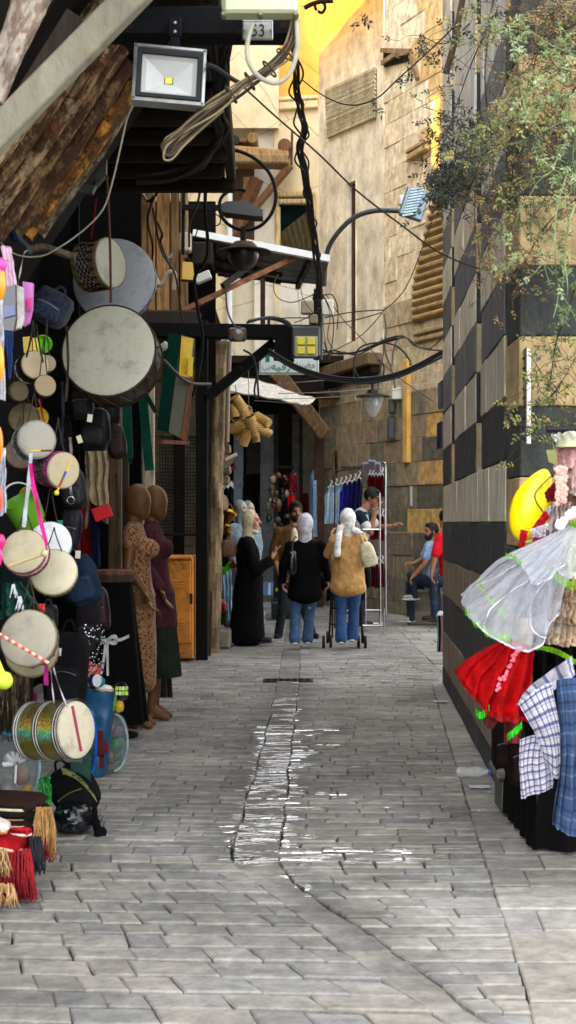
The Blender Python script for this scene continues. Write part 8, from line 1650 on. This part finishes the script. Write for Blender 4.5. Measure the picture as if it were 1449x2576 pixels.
for k in range(7): 
    for yy in (-.15, .15): m.beam(c + Vector((-w / 2 + w * k / 6, yy, -h / 2)), c + Vector((-w / 2 + w * k / 6, yy, h / 2)), .018, .018)
m.box(c + Vector((0, .0, -h * .1)), (w * .92, .26, h * .7), col=lin((10, 18, 15))); mk(m, 'lattice', 'plastic', t)
for k, (x, y) in enumerate(((698, 1484), (706, 1480), (714, 1478))):
    m = MB(lin((206, 200, 40))); m.ell(P(x, y, 20.5), (.035, .03, .028)); single(m, 'lemon', 'plastic', 'yellow lemon on top of the green crate', 'lemon', 'lemons on the green crate')
t = thing('plastic_tub', 'light blue patterned tub glimpsed beside the black abaya', 'tub', P(672, 1490, 20.4)); m = MB(lin((90, 150, 200))); m.lathe(P(672, 1496, 20.4), (0, 0, 1), [(.001, 0), (.08, 0), (.095, .18), (.1, .19), (.09, .18)], 18, cols=[lin((90, 150, 200)), lambda k: lin((200, 214, 226) if k % 3 == 0 else (80, 140, 200)), lin((150, 110, 160)), lin((60, 90, 120))]); mk(m, 'body', 'plastic', t)
# strip of wares along the left wall behind the wooden post
wall_goods = [('hand_drum', 'drum', 562, 1266, 17.2)]
drum(564, 1264, 17.0, 20, (.8, -.5, .1), .12, 'brown hand drum hanging behind the wooden post', shell=(116, 84, 76), head=(130, 100, 84), rim=(70, 46, 40), group=None)
for k, (x, y, r, L_) in enumerate(((578, 1298, 14, 'large shiny brass pot hanging left of the lace mannequins'), (572, 1330, 9, 'small brass pot below the large shiny one'), (560, 1336, 8, 'small dark brass pot behind the wooden post'), (575, 1344, 7, 'brass ladle bowl lowest of the brass wares'))):
    t = thing('brass_pot', L_, 'pot', P(x, y, 17.1)); m = MB(lin((190, 140, 50) if k != 2 else (110, 80, 40))); c = P(x, y, 17.1); rr = px(r, 17.1); m.lathe(c, (.5, -.4, .75), [(.001, -rr), (rr * .7, -rr * .9), (rr, -rr * .2), (rr * .8, rr * .5), (rr * 1.05, rr * .8), (rr * .7, rr * .5)], 18); mk(m, 'body', 'gold', t); m = MB(lin((150, 110, 50))); m.tube(catm([c + Vector((-rr, 0, 0)), c + Vector((0, 0, rr * 2.2)), c + Vector((rr, 0, 0))], 5), .005, 5); mk(m, 'handle', 'gold', t)
for k, (x, y, c, L_) in enumerate(((574, 1428, (110, 220, 40), 'upper lime green metal cup hanging behind the wooden post'), (556, 1440, (90, 200, 50), 'lower lime green metal cup hanging behind the wooden post'), (584, 1424, (120, 24, 40), 'dark red cup hanging next to the lime green ones'))):
    t = thing('hanging_cup', L_, 'cup', P(x, y, 16.8)); m = MB(lin(c)); m.lathe(P(x, y, 16.8), (.7, -.3, .5), [(.03, -.05), (.035, -.02), (.05, .03), (.055, .05), (.045, .04)], 16); mk(m, 'body', 'glossy', t)
t = thing('red_box', 'shiny red casket on a small stand by the stone step', 'box', P(552, 1545, 16.6)); m = MB(lin((150, 10, 20)), False); m.box(P(552, 1524, 16.6), (px(36, 16.6), .12, px(22, 16.6)), bev=.02); mk(m, 'body', 'glossy', t); m = MB(lin((200, 170, 90))); m.tube(catm([P(540, 1514, 16.55), P(552, 1506, 16.55), P(564, 1514, 16.55)], 5), .005, 5); mk(m, 'handle', 'gold', t)
t = thing('small_stand', 'little dark wooden stand under the red casket', 'stand', P(552, 1575, 16.6)); m = MB(lin((70, 48, 34)), False); m.box(P(552, 1538, 16.6), (px(44, 16.6), .16, px(5, 16.6)), bev=.005); mk(m, 'top', 'wood', t); m = MB(lin((22, 18, 16)), False); m.box(P(553, 1556, 16.62), (px(32, 16.6), .1, px(30, 16.6))); mk(m, 'base', 'wood', t)
t = single(MB(lin((130, 120, 104)), False).box((P(556, 0, 15.9).x, 15.95, .11), (px(50, 15.9), .4, .22), bev=.025), 'stone_step', 'stone', 'worn stone step at the foot of the wooden corner post', 'step')
t = thing('box_lamp', 'cream boxed wall lamp tilted out from the wooden corner post', 'lamp', P(578, 1180, 15.6)); m = MB(lin((206, 200, 170)), False); m.plate([P(566, 1152, 15.5), P(594, 1138, 15.5), P(596, 1144, 15.5), P(568, 1160, 15.5)], (0, .2, 0)); mk(m, 'lid', 'plastic', t); m = MB(lin((120, 110, 90)), False); m.plate([P(556, 1160, 15.55), P(590, 1148, 15.55), P(584, 1164, 15.55), P(552, 1188, 15.55)], (0, .16, 0)); mk(m, 'body', 'metal', t)
garment([(556, 1440), (582, 1430), (584, 1560), (562, 1560)], 17.6, (150, 176, 200), 'pale blue gown hem hanging low behind the wooden post', 'hanging_gown', fold=.03)
garment([(552, 1216), (584, 1214), (584, 1260), (554, 1262)], 17.8, (22, 20, 20), 'black shawl with white tassels behind the wooden post', 'hanging_shawl', fold=.03)
m = MB(lin((220, 218, 210)))
for k in range(30): x = U(556, 584); m.tube([P(x, 1212 + U(-3, 3), 17.6), P(x + U(-8, 8), 1222 + U(-4, 8), 17.55)], .006, 4)
single(m, 'shawl_fringe', 'fabric', 'bunch of white fringe on top of the black shawl', 'fringe')
t = single(MB(lin((120, 50, 80)), False).plate([P(582, 1182, 16.2), P(590, 1160, 16.2), P(596, 1182, 16.2)], (0, .05, 0)), 'pink_pennant', 'fabric', 'small dark pink cloth triangle under the boxed lamp', 'pennant')
# ---- hanging baskets
def basket(x, y, D, ang, w, h, label, tilt=0):
    t = thing('wicker_basket', label, 'basket', P(x, y + h / 2, D), 'wicker baskets hanging in a cluster'); ax = Vector((math.sin(ang) * math.cos(tilt), -math.sin(tilt), math.cos(ang) * math.cos(tilt))); c = P(x, y, D); H = px(h, D); r = px(w / 2, D) * .9; c0 = lin((222, 180, 104)); m = MB(c0)
    prof = [(.001, -H / 2), (r * .78, -H / 2)] + [(r * (.8 + .22 * k / 9) * (1 + (.04 if k % 2 else 0)), -H / 2 + H * k / 9) for k in range(10)] + [(r * 1.08, H / 2), (r * 1.08, H / 2 + .012), (r * .94, H / 2), (r * .74, -H / 2 + .02), (.001, -H / 2 + .02)]
    m.lathe(c, ax, prof, 28, cols=[(lambda k, i=i: lin((52, 34, 16)) if i > len(prof) - 4 else jit(mixc(c0, lin((130, 84, 34)), .75 if (k + i) % 2 else 0), .12)) for i in range(len(prof) - 1)]); mk(m, 'body', 'cane', t)  # insides coloured dark to paint the shade in the mouths
    m = MB(lin((206, 160, 90))); z = ax.normalized(); x_ = z.orthogonal().normalized(); m.tube(catm([c + z * H / 2 + x_ * r, c + z * (H / 2 + r * 1.1) + x_ * r * .6, c + z * (H / 2 + r * 1.1) - x_ * r * .6, c + z * H / 2 - x_ * r], 5), .006, 6); mk(m, 'handle', 'cane', t)
Db = 15.6
for k, (x, y, a, w, h, L_, tl) in enumerate(((600, 1014, 2.6, 34, 38, 'wicker basket of the upper bunch with its mouth down', -.4), (588, 1034, 2.9, 28, 34, 'wicker basket at the left of the upper bunch', .2), (612, 1032, 2.7, 26, 42, 'wicker basket at the right of the upper bunch', .2), (598, 1074, 1.3, 36, 42, 'fat wicker basket at the left of the lower bunch', .2), (634, 1072, -.35, 36, 50, 'wicker basket in the middle of the lower bunch', .35), (662, 1058, -1.1, 32, 40, 'wicker basket at the upper right of the lower bunch, mouth showing', -.5), (662, 1084, -1.15, 30, 44, 'wicker basket at the lower right of the lower bunch', .3), (618, 1100, .35, 32, 42, 'wicker basket hanging lowest of the lower bunch', .3), (604, 1090, .9, 28, 34, 'wicker basket tucked behind the fat left one', .0), (642, 1096, -.2, 26, 34, 'wicker basket half hidden at the bottom of the lower bunch', .1), (618, 1052, .3, 30, 32, 'wicker basket behind the top of the lower bunch', -.2))):
    basket(x, y, Db + (.14 if k in (8, 9, 10) else 0) - (.05 if k == 4 else 0), a, w, h, L_, tl)
m = MB(lin((110, 100, 84))); m.tube(PL([(625, 930), (626, 1052)], Db), .004, 5); m.tube(PL([(592, 968), (596, 1000)], Db), .006, 5); single(m, 'basket_string', 'straw', 'strings from which the wicker baskets hang', 'string')
